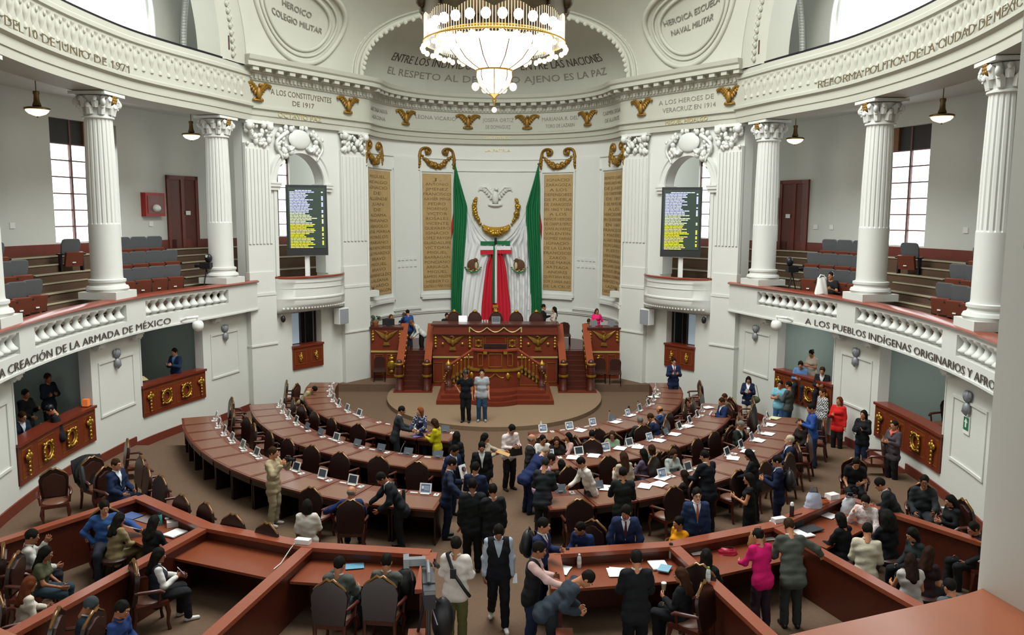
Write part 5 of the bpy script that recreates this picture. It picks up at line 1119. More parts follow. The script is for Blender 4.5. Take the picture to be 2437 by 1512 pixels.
def beads(mb, M, n=4, dz=.12):
    o = len(mb.v)
    for i in range(n): mb.ell((0, -.03, dz*(n/2-i-.5)), (.065, .05, .06), 8, 5)
    mb.ell((0, -.03, dz*n/2+.04), (.03, .03, .05), 6, 4); mb.xf(M, o)
TX = .03
r = thing('tribune', 'long high presiding desk of carved mahogany with gilt ornaments below the flag', 'tribune desk', (0,0,0))
m = MB(); m.box((TX, 32.62, .72), (5.02, .5, 1.3)); m.box((TX, 32.6, .12), (5.1, .56, .2)); m.build('lower_front', M_CHERRY, r)
m = MB(); m.box((TX, 32.68, 1.85), (5.0, .4, 1.0)); m.box((TX, 32.56, 1.44), (5.06, .2, .12)); m.build('upper_front', M_CHERRY, r)
m = MB(); m.box((TX, 32.66, 2.42), (4.95, .5, .36)); m.box((TX, 32.6, 2.28), (5.06, .48, .08)); m.build('desk_apron', M_CHERRY, r)
m = MB(); m.box((TX, 32.85, 2.63), (5.16, 1.0, .06)); m.build('desktop', M_WOOD, r)
m = MB(); m.box((TX, 32.355, 1.33), (5.04, .04, .07)); m.build('gilt_band', mat('pale_gilt', '#c9b06a', .4, .4), r)
for x in (-2.27, -1.75, 1.78, 2.3): m = MB(); frame(m, x-.2, x+.2, .3, 1.12, 32.365); m.build('gilt_moulding', M_GOLD, r)
for e in (-1, 1):
    m = MB(); spread_eagle(m, T3(TX+e*1.72, 32.47, 1.9), 1.0); m.build('gilt_eagle', M_GOLDP, r, smooth=60)
    for x in (1.03, 2.4): m = MB(); beads(m, T3(TX+e*x, 32.47, 1.92)); m.build('gilt_bead_drop', M_GOLD, r, smooth=60)
    for x in (1.33, 2.12): m = MB(); m.ell((TX+e*x, 32.46, 1.85), (.07, .05, .07), 10, 8); m.build('gilt_boss', M_GOLD, r, smooth=60)
    m = MB(); frame(m, TX+e*.68-.2, TX+e*.68+.2, 1.58, 2.14, 32.475); m.build('gilt_moulding', M_GOLD, r)
    m = MB(); wreath(m, T3(TX+e*.68, 32.47, 1.88), .13); m.build('gilt_wreath', M_GOLD, r, smooth=60)
m = MB(); frame(m, TX-.42, TX+.42, 1.6, 2.14, 32.475); m.build('gilt_moulding', M_GOLD, r)
m = MB()
for i in range(3):
    x0 = TX-1.02+i*.68; m.tube([(x0+.68*q, 32.37, 2.53-.62*.3*math.sin(PI*q)) for q in np.linspace(0, 1, 13)], .028, 6)
for x in (TX-1.04, TX+1.04): m.tube([(x, 32.37, 2.55), (x, 32.37, 2.34)], .03, 6)
m.build('gilt_garland', mat('pale_gilt2', '#cdb67a', .4, .4), r, smooth=60)
# stairs of the dais
for e, nm in ((-1, 'left'), (1, 'right')):
    r = thing('staircase', 'steep mahogany staircase on the %s of the presiding desk' % nm, 'stairs', (0,0,0))
    xc = TX+e*3.2; m = MB()
    for i in range(8): m.box((xc, 31.5+.26*i+1.0-.13*i/1, .16+.08*1+.165*i/2-.0), (.86, 2.0-.26*i+.26*i*0+.0, .165*(i+1))) if False else m.box((xc, (31.42+.26*i+33.6)/2, .15+.1625*(i+.5)), (.86, 33.6-(31.42+.26*i), .1625))
    m.build('steps', M_WOOD, r)
    m = MB()
    for i in range(8): m.box((xc, 31.42+.26*i+.015, .15+.1625*(i+1)-.01), (.84, .04, .025))
    m.build('step_nosings', M_WOOD, r)
    m = MB(); m.box((xc, 31.22, .1), (1.5, .36, .19)); m.box((xc, 31.75, .1), (1.42, 1.0, .18)); m.build('plinth', M_CHERRY, r)
    for s in (-1, 1):
        x = xc+s*.54; m = MB()
        m.add([(x-.1,31.4,.1),(x+.1,31.4,.1),(x+.1,33.5,.1),(x-.1,33.5,.1),(x-.1,31.4,1.0),(x+.1,31.4,1.0),(x+.1,33.5,2.42),(x-.1,33.5,2.42)], [(0,3,2,1),(4,5,6,7),(0,1,5,4),(1,2,6,5),(2,3,7,6),(3,0,4,7)]); m.build('stringer_wall', M_CHERRY, r)
        m = MB(); m.add([(x-.14,31.3,1.0),(x+.14,31.3,1.0),(x+.14,33.55,2.46),(x-.14,33.55,2.46),(x-.14,31.3,1.08),(x+.14,31.3,1.08),(x+.14,33.55,2.54),(x-.14,33.55,2.54)], [(0,3,2,1),(4,5,6,7),(0,1,5,4),(1,2,6,5),(2,3,7,6),(3,0,4,7)]); m.build('handrail', mat('handrail_wood', '#8a3f22', .35, coat=.3), r)
        m = MB(); m.lathe([(.19,.0),(.19,.12),(.15,.16),(.15,.5),(.13,.56),(.15,.62),(.17,.8),(.15,.98),(.17,1.0),(.17,1.06),(.1,1.1),(.13,1.16),(.1,1.24),(.03,1.28)], (x, 31.28, .15), 14); m.build('newel_post', M_WOOD, r, smooth=50)
        m = MB(); m.lathe([(.19,.6),(.2,.64),(.19,.68)], (x, 31.28, .15), 14); m.lathe([(.17,1.06),(.19,1.1),(.15,1.14)], (x, 31.28, .15), 14); m.build('gilt_collar', M_GOLD, r, smooth=50)
        m = MB()
        for q in np.linspace(.06, .9, 8): m.ell((x-s*.12, 31.5+2.0*q, .75+1.42*q), (.04, .06, .09), 6, 5)
        m.build('gilt_vine', M_GOLD, r, smooth=60)
# side desks of the dais
for e, nm in ((-1, 'left'), (1, 'right')):
    r = thing('side_desk', 'carved mahogany secretary desk at the %s end of the dais' % nm, 'tribune desk', (0,0,0))
    x0, x1 = (TX-5.12, TX-3.82) if e < 0 else (TX+3.82, TX+5.12); xc = (x0+x1)/2
    m = MB(); m.box((xc, 33.35, .85), (x1-x0, .4, 1.15)); m.build('lower_front', M_CHERRY, r)
    m = MB(); m.box((xc, 33.38, 1.9), (x1-x0, .36, .96)); m.build('upper_front', M_CHERRY, r)
    m = MB(); m.box((xc, 33.55, 2.4), (x1-x0+.08, .8, .06)); m.build('desktop', M_WOOD, r)
    m = MB(); m.box((xc, 33.14, 1.42), (x1-x0, .04, .07)); m.build('gilt_band', mat('pale_gilt', '#c9b06a'), r)
    m = MB(); spread_eagle(m, T3(xc, 33.19, 1.98), 1.0); m.build('gilt_eagle', M_GOLDP, r, smooth=60)
    for s in (-1, 1): m = MB(); beads(m, T3(xc+s*.55, 33.19, 2.02), 3); m.build('gilt_bead_drop', M_GOLD, r, smooth=60)
    for a, b in ((-.5, -.15), (.0, .42)) if e < 0 else ((-.42, 0), (.15, .5)): m = MB(); frame(m, xc+a, xc+b, .45, 1.3, 33.14); m.build('gilt_moulding', M_GOLD, r)
    m = MB(); o = (xc+(.2 if e < 0 else -.2))
    m.ell((o, 33.12, .85), (.17, .07, .22), 10, 8); m.ell((o, 33.12, 1.12), (.12, .06, .1), 8, 6); m.ell((o, 33.12, 1.24), (.06, .05, .06), 8, 6); m.ell((o, 33.12, .58), (.1, .05, .08), 8, 6); m.build('gilt_urn', M_GOLD, r, smooth=60)
# speaker's rostrum
r = thing('rostrum', "speaker's mahogany rostrum with twin stairs in front of the presiding desk", 'rostrum', (0,0,0))
m = MB()
for k, (hw, y0, z0, z1, bulge) in enumerate(((2.14,29.05,.15,.3,.35),(2.0,29.35,.3,.43,.45),(1.85,29.65,.43,.56,.4))):
    pts = [(TX-hw, 32.3), (TX-hw, y0)]+[(TX-.8*(1 if 1 else 0)+1.6*q, y0-bulge*math.sin(PI*q)**.8) for q in np.linspace(0, 1, 17)]+[(TX+hw, y0), (TX+hw, 32.3)]
    m.prism(pts, z0, z1)
m.build('stepped_base', M_CHERRY, r, smooth=30)
def bowf(hw, y0, bul, n=17): return [(TX-hw+2*hw*q, y0-bul*math.sin(PI*q)**.7) for q in np.linspace(0, 1, n)]
m = MB(); m.prism(bowf(.92, 30.25, .3)+[(TX+.92, 32.3), (TX-.92, 32.3)], .56, 1.2); m.build('lower_drum', M_CHERRY, r, smooth=35)
m = MB(); m.prism(bowf(.96, 30.22, .32)+[(TX+.96, 30.8), (TX-.96, 30.8)], 1.2, 1.25); m.build('gilt_edge', M_GOLD, r, smooth=35)
m = MB(); m.prism(bowf(.84, 30.5, .3)+[(TX+.84, 30.7), (TX+.3, 30.5), (TX-.3, 30.5), (TX-.84, 30.7)], 1.25, 1.92); m.build('parapet', M_CHERRY, r, smooth=35)
m = MB(); m.prism(bowf(.92, 30.46, .32)+[(TX+.92, 30.75), (TX+.35, 30.55), (TX-.35, 30.55), (TX-.92, 30.75)], 1.92, 1.98); m.build('top_rail', M_RAIL, r, smooth=35)
m = MB(); m.box((TX, 30.62, 2.04), (.86, .5, .05), mtx=Matrix.Rotation(rad(12), 3, 'X')); m.box((TX, 30.42, 2.1), (.9, .04, .14)); m.build('reading_desk', M_WOODD, r)
m = MB(); frame(m, TX-.25, TX+.25, 1.33, 1.84, 30.19); m.build('gilt_moulding', M_GOLD, r)
for s in (-1, 1):
    m = MB(); frame(m, TX+s*.56-.1, TX+s*.56+.1, 1.36, 1.84, 30.26); m.build('gilt_moulding', M_GOLD, r)
    m = MB(); m.box((TX+s*.38, 30.18, 1.87), (.14, .06, .1)); m.build('gilt_bracket', M_GOLD, r)
    m = MB(); m.tube([(TX+s*(.02+.45*q), 29.93+.12*q, 1.12-.16*math.sin(PI*q)) for q in np.linspace(0, 1, 12)], .03, 6); m.tube([(TX+s*(.47+.42*q), 30.03+.2*q, 1.12-.14*math.sin(PI*q)) for q in np.linspace(0, 1, 12)], .03, 6); m.build('gilt_garland', M_GOLD, r, smooth=60)
    m = MB()
    for x, y in ((.47, 30.0), (.88, 30.2)): m.ell((TX+s*x, y, 1.02), (.09, .06, .13), 8, 6)
    m.build('gilt_tassel', M_GOLD, r, smooth=60)
    m = MB()
    for i in range(5): xo = 1.0+.16*i; m.box((TX+s*(xo+.08), 30.75, .56+(.64-.13*i)/2), (.16, .7, .64-.13*i))
    m.build('side_steps', M_WOODD, r)
    m = MB(); xa, xb = TX+s*.92, TX+s*1.75
    m.add([(xa,30.3,.56),(xb,30.3,.56),(xa,30.3,1.1),(xa,30.4,.56),(xb,30.4,.56),(xa,30.4,1.1)], [(0,1,2),(3,5,4),(0,3,4,1),(1,4,5,2),(2,5,3,0)]); m.build('stair_side_panel', M_CHERRY, r)
    m = MB(); m.box(((xa+xb)/2, 30.29, .62), (abs(xb-xa)-.1, .02, .02)); m.box((xa+s*.03, 30.29, .85), (.02, .02, .48)); m.build('gilt_moulding', M_GOLD, r)
    m = MB(); m.tube([(TX+s*.88, 30.35, 1.95), (TX+s*1.72, 30.28, 1.38)], .05, 8); m.build('stair_rail', M_RAIL, r)
    for i in range(5):
        q = (i+.6)/5.4; x = TX+s*(.92+.76*q); zb = 1.1-.5*q; zt = 1.92-.54*q; m = MB()
        m.lathe([(.025,0),(.025,zt-zb)], (x, 30.33, zb), 8); m.lathe([(.03,0),(.055,.04),(.03,.13)], (x, 30.33, zb+.02), 8); m.box((x, 30.33, zb+.27), (.09, .09, .1)); m.lathe([(.02,0),(.05,.07),(.03,.1)], (x, 30.33, zt-.16), 8); m.build('gilt_baluster', M_GOLD, r, smooth=40)
    m = MB(); m.lathe([(.15,0),(.15,.3),(.11,.34),(.1,.5),(.15,.75),(.17,.86),(.1,.95)], (TX+s*1.76, 30.22, .43), 14); m.build('newel_post', M_WOOD, r, smooth=50)
    m = MB(); m.lathe([(.1,.95),(.12,.98),(.1,1.05),(.03,1.12),(.01,1.18)], (TX+s*1.76, 30.22, .43), 12); m.build('gilt_finial', M_GOLD, r, smooth=50)
    m = MB(); blobs(m, [(TX+s*(1.76+.15*math.sin(3*q)), 30.07, 1.2-.55*q) for q in np.linspace(0, 1, 8)], .03, .05, seed=3); m.build('gilt_garland', M_GOLDP, r, smooth=60)
# presiding chairs
def president_chair():
    r = thing('presiding_chair', '', 'chair'); m = MB()
    prof = [(-.25,.1),(-.27,.5),(-.25,.75),(-.18,.9),(-.08,.97),(0,.99)]; prof += [(-x, z) for x, z in prof[-2::-1]]
    m.prism([(x, z) for x, z in prof], -.05, .07); m.xf(Matrix.Translation((0, .22, .42)) @ Matrix.Rotation(PI/2, 4, 'X')); m.build('backrest', M_LEATHER, r, smooth=40)
    m = MB(); m.tube([(x*1.05, .22, z*1.02+.42) for x, z in prof], .03, 6); m.build('back_frame', M_WOOD, r, smooth=60)
    m = MB(); m.ell((0, .2, 1.45), (.1, .05, .05), 8, 6); m.ell((0, .2, 1.5), (.04, .04, .04), 8, 6); m.build('gilt_crest', M_GOLD, r, smooth=60)
    m = MB(); m.box((0, -.03, .46), (.52, .5, .1), taper=.95); m.build('seat', M_LEATHER, r)
    for s in (-1, 1):
        m = MB(); m.tube([(s*.28, .2, .7), (s*.3, -.1, .7), (s*.29, -.24, .64), (s*.27, -.24, .45)], .03, 6); m.build('armrest', M_WOOD, r, smooth=60)
        for y in (.2, -.22): m = MB(); m.tube([(s*.24, y, .42), (s*.25, y, 0)], [.035, .025], 6); m.build('leg', M_WOOD, r)
    return r
pc = president_chair()
for i, (px, w) in enumerate(((-1.7, 'leftmost of the five, beside the white laptop'), (-.84, 'second from left of the five'), (.05, 'the middle one below the gilt tassel'), (.9, 'second from right of the five'), (1.74, 'rightmost of the five, by the standing couple'))):
    lab = 'round-topped brown leather presiding chair, '+w
    if i == 0: pc.location = (px, 33.72, 1.55); pc['label'] = lab; pc['group'] = 'presiding chairs'
    else: dup(pc, (px, 33.72, 1.55), 0, lab, 'presiding chairs')
pb = MB(); pb.box((TX, 33.9, 1.5), (5.0, 1.4, .1)); struct(pb.build('floor_presiding_step', M_WOODD))
# ---- deputies' chairs
def deputy_chair():
    r = thing('carved_chair', '', 'chair')
    prof = [(-.24,.0),(-.27,.25),(-.28,.42),(-.23,.53),(-.12,.58),(-.05,.63)]; prof += [(-x, z) for x, z in prof[::-1]]
    m = MB(); m.prism(prof, -.025, .03); m.xf(Matrix.Translation((0, .24, .5)) @ Matrix.Rotation(rad(8), 4, 'X') @ Matrix.Rotation(PI/2, 4, 'X')); m.build('back_panel', M_WOODD, r, smooth=40)
    m = MB(); m.prism([(x*.8, .04+z*.82) for x, z in prof], .03, .06); m.xf(Matrix.Translation((0, .24, .5)) @ Matrix.Rotation(rad(8), 4, 'X') @ Matrix.Rotation(PI/2, 4, 'X')); m.build('leather_pad', M_LEATHER, r, smooth=40)
    m = MB(); R8 = Matrix.Translation((0, .24, .5)) @ Matrix.Rotation(rad(8), 4, 'X')
    m.tube([(-.25, 0, .5), (-.2, 0, .55), (-.12, 0, .6), (-.05, 0, .655), (0, 0, .63), (.05, 0, .655), (.12, 0, .6), (.2, 0, .55), (.25, 0, .5)], [.018, .024, .024, .03, .024, .03, .024, .024, .018], 6); m.xf(R8); m.build('carved_crest', mat('crest_polish', '#6b4a26', .2, .35), r, smooth=60)
    m = MB(); m.box((0, -.02, .45), (.52, .5, .07)); m.build('seat_rail', M_WOOD, r)
    m = MB(); m.ell((0, -.03, .49), (.24, .23, .05), 14, 6); m.build('seat_cushion', mat('chair_leather', '#6a4534', .4, var=.15, scale=20), r, smooth=70)
    for s in (-1, 1):
        m = MB(); m.tube([(s*.26, .22, .72), (s*.3, .02, .71), (s*.31, -.14, .7), (s*.29, -.2, .65)], [.025, .03, .03, .025], 6); m.tube([(s*.29, -.14, .69), (s*.27, -.12, .47)], .022, 6); m.build('armrest', M_WOOD, r, smooth=60)
        m = MB(); m.tube([(s*.23, -.24, .43), (s*.26, -.26, .3), (s*.22, -.25, .12), (s*.24, -.27, 0)], [.04, .035, .022, .03], 6); m.build('leg', M_WOOD, r, smooth=60)
        m = MB(); m.tube([(s*.23, .22, .5), (s*.23, .22, .3), (s*.24, .28, 0)], [.03, .03, .025], 6); m.build('leg', M_WOOD, r, smooth=60)
    return r
DC = deputy_chair(); dc_used = [False]
def chair(x, y, rz, label, group='carved wooden chairs', z=None, force=False):
    if not force:
        for pp in PEOPLE:
            if math.hypot(pp[0]-x, pp[1]-y) < (.62 if pp[3] == 'sit' else .42): return None
    z = floor_z(x, y) if z is None else z
    if not dc_used[0]:
        dc_used[0] = True; DC.location = (x, y, z); DC.rotation_euler = (0, 0, rz); DC['label'] = label; DC['group'] = group; return DC
    return dup(DC, (x, y, z), rz, label, group)
# ---- desk rows
ROWS = {'front': (5.8, 7.1, 11, 90, 0.), 'middle': (7.42, 10.1, 11, 67, .15), 'rear': (9.2, 13.2, 12, 61.5, .32)}
def row_path(a, b, sd, tmax):
    t0 = math.asin(.98/a); return Path([(sd*a*math.sin(t), 30-b*math.cos(t)) for t in np.linspace(t0, rad(tmax), 80)])
DESK = {}
M_DTOP = mat('desk_wood', '#6a3322', .34, var=.22, scale=4, grain=(4, 4, 4), coat=.3)
for rn, (a, b, n, tm, fz) in ROWS.items():
    for sd, nm in ((-1, 'left'), (1, 'right')):
        P = row_path(a, b, sd, tm); so = -1 if sd > 0 else 1
        for i in range(n):
            s0, s1 = P.L*i/n, P.L*(i+1)/n; g = .012
            def pt(s, d):
                q, T, N = P.at(s); N = np.array([T[1], -T[0]]); 
                if N.dot(q-np.array([0, 30])) < 0: N = -N
                return q+N*d
            c, T, N = P.at((s0+s1)/2); N = np.array([T[1], -T[0]]); N = N if N.dot(c-np.array([0, 30])) > 0 else -N
            ang = math.atan2(-N[0], N[1])+PI     # local +y points to the sitter? local -y = outward
            lab = 'wooden deputy desk in the %s %s row, %s from the centre aisle' % (nm, rn, ORD[i])
            dk = thing('deputy_desk', lab, 'desk', (0,0,0), 0, 'deputy desks')
            dep = 1.06
            q = [pt(s0+g, 0), pt(s1-g, 0), pt(s1-g, dep), pt(s0+g, dep)]
            m = MB(); m.prism(q, fz+.73, fz+.775); m.build('desktop', M_DTOP, dk)
            k = 2.6; e = .075
            m = MB(); m.prism([pt(s0+e, .33), pt(s1-e, .33), pt(s1-e, dep-.06), pt(s0+e, dep-.06)], fz+.775, fz+.779); m.build('leather_inset', M_DINS, dk)
            m = MB(); m.prism([pt(s0+g, .02), pt(s1-g, .02), pt(s1-g, .06), pt(s0+g, .06)], fz, fz+.73); m.build('modesty_panel', M_WOOD, dk)
            m = MB(); m.prism([pt(s0+.03, dep-.05), pt(s1-.03, dep-.05), pt(s1-.03, dep-.02), pt(s0+.03, dep-.02)], fz+.6, fz+.73); m.build('drawer_apron', M_WOODD, dk)
            for ss in (s0+g+.018, s1-g-.018):
                m = MB(); m.prism([pt(ss-.015, .06), pt(ss+.015, .06), pt(ss+.015, dep-.06), pt(ss-.015, dep-.06)], fz, fz+.73); m.build('side_panel', M_WOODD, dk)
            DESK[(nm, rn, i)] = (c, N, T, fz+.775, ang)
def on_desk(nm, rn, i, along, d, toward_right=True):   # along: metres to the viewer's right; d from the inner edge
    c, N, T, z, ang = DESK[(nm, rn, i)]; R_ = np.array([-N[1], N[0]])   # right-hand of a sitter looking inward (-N)
    R_ = R_ if True else -R_
    p = c+N*d+R_*along; return p[0], p[1], z
# ---- tablets, voting keypads, microphone bases
def tablet():
    r = thing('tablet', '', 'tablet'); RX = Matrix.Rotation(rad(-20), 4, 'X')
    m = MB(); m.box((0, 0, .125), (.26, .012, .215)); m.xf(RX); m.build('white_case', M_WPL, r)
    m = MB(); m.box((0, -.009, .13), (.2, .004, .16)); m.xf(RX); m.build('screen', M_SCREEN, r)
    m = MB(); m.box((0, .02, .012), (.2, .12, .014)); m.box((0, .1, .06), (.12, .012, .14), mtx=Matrix.Rotation(rad(25), 3, 'X')); m.build('stand', M_WPL, r)
    return r
def slate():
    r = thing('tablet', '', 'tablet'); RX = Matrix.Rotation(rad(-26), 4, 'X')
    m = MB(); m.box((0, 0, .11), (.25, .012, .19)); m.xf(RX); m.build('grey_cover', mat('slate_cover', '#59616a', .45), r)
    m = MB(); m.box((0, .05, .05), (.1, .1, .02)); m.build('stand', M_GREY, r); return r
def lit():
    r = tablet(); r.children[1].data = r.children[1].data.copy(); 
    for ch in r.children:
        if ch.name.startswith('screen'): ch.data.materials[0] = M_SCRBLUE
    m = MB(); RX = Matrix.Rotation(rad(-20), 4, 'X')
    for k in range(4): m.box((.03, -.012, .09+.025*k), (.11, .003, .009))
    m.box((-.06, -.012, .14), (.05, .003, .06)); m.xf(RX); m.build('screen_list', M_WPL, r); return r
def keypad():
    r = thing('voting_keypad', '', 'keypad'); m = MB(); m.box((0, 0, .012), (.1, .15, .024)); m.build('body', M_WPL, r)
    m = MB(); m.box((0, .02, .026), (.04, .05, .004)); m.build('sensor', M_BLACK, r); return r
def micbase():
    r = thing('desk_microphone', '', 'microphone'); m = MB(); m.box((0, 0, .01), (.17, .05, .02)); m.build('base', M_WPL, r); return r
def gooseneck():
    r = thing('microphone', '', 'microphone'); m = MB(); m.box((0, 0, .012), (.12, .07, .024)); m.build('base', M_GREY, r)
    m = MB(); m.tube([(0,0,.02),(.03,.02,.16),(.1,.05,.3)], .008, 6); m.build('stem', M_GREY, r)
    m = MB(); m.ell((.11, .055, .32), (.02, .02, .03), 8, 6); m.build('head', M_BLACK, r); return r
protos = {}
def place(kind, fn, loc, rz, label, group):
    if kind not in protos: protos[kind] = r = fn(); r.location = loc; r.rotation_euler = (0, 0, rz); r['label'] = label; r['group'] = group; return r
    return dup(protos[kind], loc, rz, label, group)
SKIPT = {('left','front',10), ('left','front',3), ('right','middle',10), ('left','rear',5), ('right','rear',2), ('right','rear',5), ('right','front',10), ('left','front',2)}
SLATE = {('left','middle',0),('left','middle',1),('left','middle',2),('left','middle',3),('left','middle',5),('left','middle',6),('left','rear',1),('right','rear',0),('right','rear',1),('left','front',0),('right','front',3),('right','middle',5)}
LIT = {('left','rear',0),('left','front',1),('right','front',0),('right','front',1),('right','front',2),('right','front',4),('right','middle',0),('right','middle',4),('right','rear',3),('right','middle',2)}
for (nm, rn, i), (c, N, T, z, ang) in DESK.items():
    key = (nm, rn, i); w = 'on %s desk from aisle, %s %s row' % (ORD[i], nm, rn); rz = math.atan2(N[0], -N[1])
    if key not in SKIPT:
        if key in SLATE: place('slate', slate, on_desk(nm, rn, i, .02, .17), rz, 'dark grey tablet seen from its cover '+w, 'tablets on desks')
        elif key in LIT: place('lit', lit, on_desk(nm, rn, i, .0, .17), rz, 'white tablet with lit list screen '+w, 'tablets on desks')
        else: place('tab', tablet, on_desk(nm, rn, i, .0, .17), rz, 'white-framed tablet with dark screen '+w, 'tablets on desks')
    if nm == 'left' or i in (0, 1, 3, 4, 6, 8): place('pad', keypad, on_desk(nm, rn, i, .26, .2), rz, 'small white voting keypad '+w, 'voting keypads')
    if (nm == 'left' and i % 2 == 0) or (nm == 'right' and i in (1, 2, 5)): place('base', micbase, on_desk(nm, rn, i, -.25, .16), rz, 'flat white microphone base '+w, 'microphone bases')
    if key in {('right','front',3),('right','front',5),('right','front',6),('right','front',7),('left','middle',1),('right','rear',1),('right','rear',4),('right','middle',3)}: place('goose', gooseneck, on_desk(nm, rn, i, -.2, .15), rz, 'gooseneck microphone '+w, 'gooseneck microphones')
# ---- deputy chairs along the rows
OCC = set()
for (nm, rn, i), (c, N, T, z, ang) in DESK.items():
    if (nm, rn, i) in {('left','rear',4),('left','rear',5),('right','rear',11),('left','front',0)}: continue
    rnd = random.Random(i*7+len(rn)); dd = 1.06+rnd.uniform(.3, .5); p = c+N*dd
    if (nm, rn) == ('left', 'rear') and i >= 4: continue
    if p[1] > 28.7 or abs(p[0]) > 9.4: continue
    rz = math.atan2(N[0], -N[1])+PI   # chair faces the desk: local -y toward the desk
    chair(p[0], p[1], rz+rnd.uniform(-.22, .22), 'carved high-back chair behind the %s %s row, %s from the aisle' % (nm, rn, ORD[i]), z=z-.775)
for k, (x, y) in enumerate([(-8.87, 19.78),(-7.95, 18.39),(-7.19, 17.0),(-6.72, 16.47),(-5.85, 15.31),(-5.23, 14.87),(-4.58, 14.31),(-3.84, 13.87)]):
    e = np.array([x/9.2**2, (y-30)/13.2**2]); a = math.atan2(e[0], -e[1])+PI; x, y = x-.12*math.sin(a)*0, y
    chair(x, y, a+.12*math.sin(k*2.3), 'carved high-back chair pulled back from the left rear row, %s from the wall' % ORD[k], z=floor_z(x, y))
def stool():
    r = thing('stool', '', 'stool'); m = MB(); m.lathe([(.2,.4),(.22,.42),(.22,.46),(.18,.49)], n=18); m.build('seat', M_LEATHD, r, smooth=50)
    for i in range(4): q = PI/4+i*PI/2; m = MB(); m.tube([(.15*math.cos(q), .15*math.sin(q), .41), (.2*math.cos(q), .2*math.sin(q), 0)], .018, 6); m.build('leg', M_WOODD, r)
    return r
for k, pp in enumerate(PEOPLE):     # a chair under everyone who sits
    if pp[3] != 'sit' or pp[2] > .6: continue
    a = rad(pp[4]); bk = .14 if pp[2] == .5 else .04
    if any(w in pp[14] for w in ('beige suit', 'all in black', 'curly', 'cream shirt', 'white sleeveless', 'maroon', 'dark teal top', 'hunched', 'lower right', 'printed shirt')):
        place('stool', stool, (pp[0], pp[1], pp[2]), a, 'low dark stool under the '+' '.join(w for w in pp[14].replace('seated ', '').split()[:11]).rstrip(','), 'low stools of the pens'); continue
    chair(pp[0]-bk*math.sin(a), pp[1]+bk*math.cos(a), a, 'carved chair under the '+' '.join(w for w in pp[14].replace('seated ', '').split()[:11]).rstrip(','), z=pp[2], force=True)
# ---- press pens
PF = [(1.02,12.95),(3.08,13.27),(5.12,14.15),(7.0,15.7)]
PZ, PT = .5, 1.45
DIV = [((3.08,13.27),(4.15,8.4)), ((5.12,14.15),(7.05,8.5)), ((7.0,15.7),(8.6,13.2),(9.6,11.2))]
for sd, nm in SIDES:
    r = thing('press_pen', 'polished wooden partition of the %s press enclosure' % nm, 'partition')
    def rail(pts, name_b, name_c, zt=PT, w=.24, mt=M_PENI):
        P = np.array([(x*sd, y) for x, y in pts]); 
        D = np.vstack([dense(P[i], P[i+1], 6)[:-1] for i in range(len(P)-1)]+[P[-1:]])
        m = MB(); m.sweep(D, [(-.05, PZ-.2), (.05, PZ-.2), (.05, zt-.06), (-.05, zt-.06)]); m.build(name_b, mt, r)
        m = MB(); m.sweep(D, [(-w/2, zt-.07), (w/2, zt-.07), (w/2, zt), (-w/2, zt)]); m.build(name_c, M_PEN, r)
    rail(PF, 'front_board', 'front_cap')
    rail([(1.02,12.95),(1.02,11.6)], 'aisle_board', 'aisle_cap', PT-.004)
    rail([(1.04,10.9),(.95,9.0)], 'aisle_board', 'aisle_cap', 1.2)
    m = MB(); m.tube([(1.15*sd, 10.92, PZ), (1.15*sd, 10.92, 1.1)], .02, 6); m.build('gilt_edge', M_GOLD, r)
    for d in DIV: rail(list(d), 'divider_board', 'divider_cap', w=.2, zt=PT-.006)
    def ctr(p, q, name, a=.0, b=.0):
        p, q = np.array(p), np.array(q); t = (q-p)/np.linalg.norm(q-p); nrm = np.array([t[1], -t[0]]);
        nrm = nrm if nrm[1] < 0 else -nrm; p = p+t*a; q = q-t*b
        poly = [p+nrm*.06, q+nrm*.06, q+nrm*.9+t*.12*0, p+nrm*.9]
        m = MB(); m.prism([(x*sd, y) for x, y in poly], 1.17, 1.215); m.build(name, M_PENT, r)
        m = MB(); m.prism([(x*sd, y) for x, y in (p+nrm*.06, q+nrm*.06, q+nrm*.16, p+nrm*.16)], PZ, 1.17); m.build('counter_board', M_PENI, r)
    ctr(PF[0], PF[1], 'counter', .08, .02); ctr(PF[1], PF[2], 'counter', .12, .02); ctr(PF[2], PF[3], 'counter', .25, .3)
# ---- near gallery rail and pier
AR = catmull([(-3.3,5.05),(-2.83,4.5),(-2.2,4.2),(-1.2,3.92),(0,3.8),(1.0,4.0),(1.72,4.32),(2.38,4.57),(3.12,4.86),(3.6,5.2)], 6)
m = MB(); m.sweep(AR, [(-.02,4.52),(.6,4.52),(.62,4.6),(.6,4.65),(0,4.65),(-.04,4.6)]); tag(m.build('handrail', mat('near_rail_wood', '#a55a38', .32, var=.12, scale=5, coat=.4), smooth=40), 'broad polished wooden gallery rail in the bottom corners, nearest the viewer', 'rail')
m = MB(); m.sweep(AR, [(.06,3.6),(.4,3.6),(.4,4.53),(.06,4.53)]); struct(m.build('wall_near_parapet', M_WHITE))
m = MB(); p0 = np.array([3.02, 4.98]); 
m.prism([(3.17,4.93),(3.9,5.5),(5.4,4.6),(4.7,3.4),(3.3,4.3)], -.3, 13.5)
struct(m.build('wall_near_pier', mat('pier_plaster', '#dddcd4', .7, var=.03, scale=1.5)))
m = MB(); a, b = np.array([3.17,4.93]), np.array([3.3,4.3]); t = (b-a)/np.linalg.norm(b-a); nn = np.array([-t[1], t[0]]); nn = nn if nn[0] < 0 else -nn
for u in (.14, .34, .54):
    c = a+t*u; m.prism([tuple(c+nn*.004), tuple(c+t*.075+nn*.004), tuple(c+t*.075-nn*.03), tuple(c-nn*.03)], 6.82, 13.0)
struct(m.build('trim_pier_flutes', mat('flute_shade_stone', '#b5a69c', .8)))
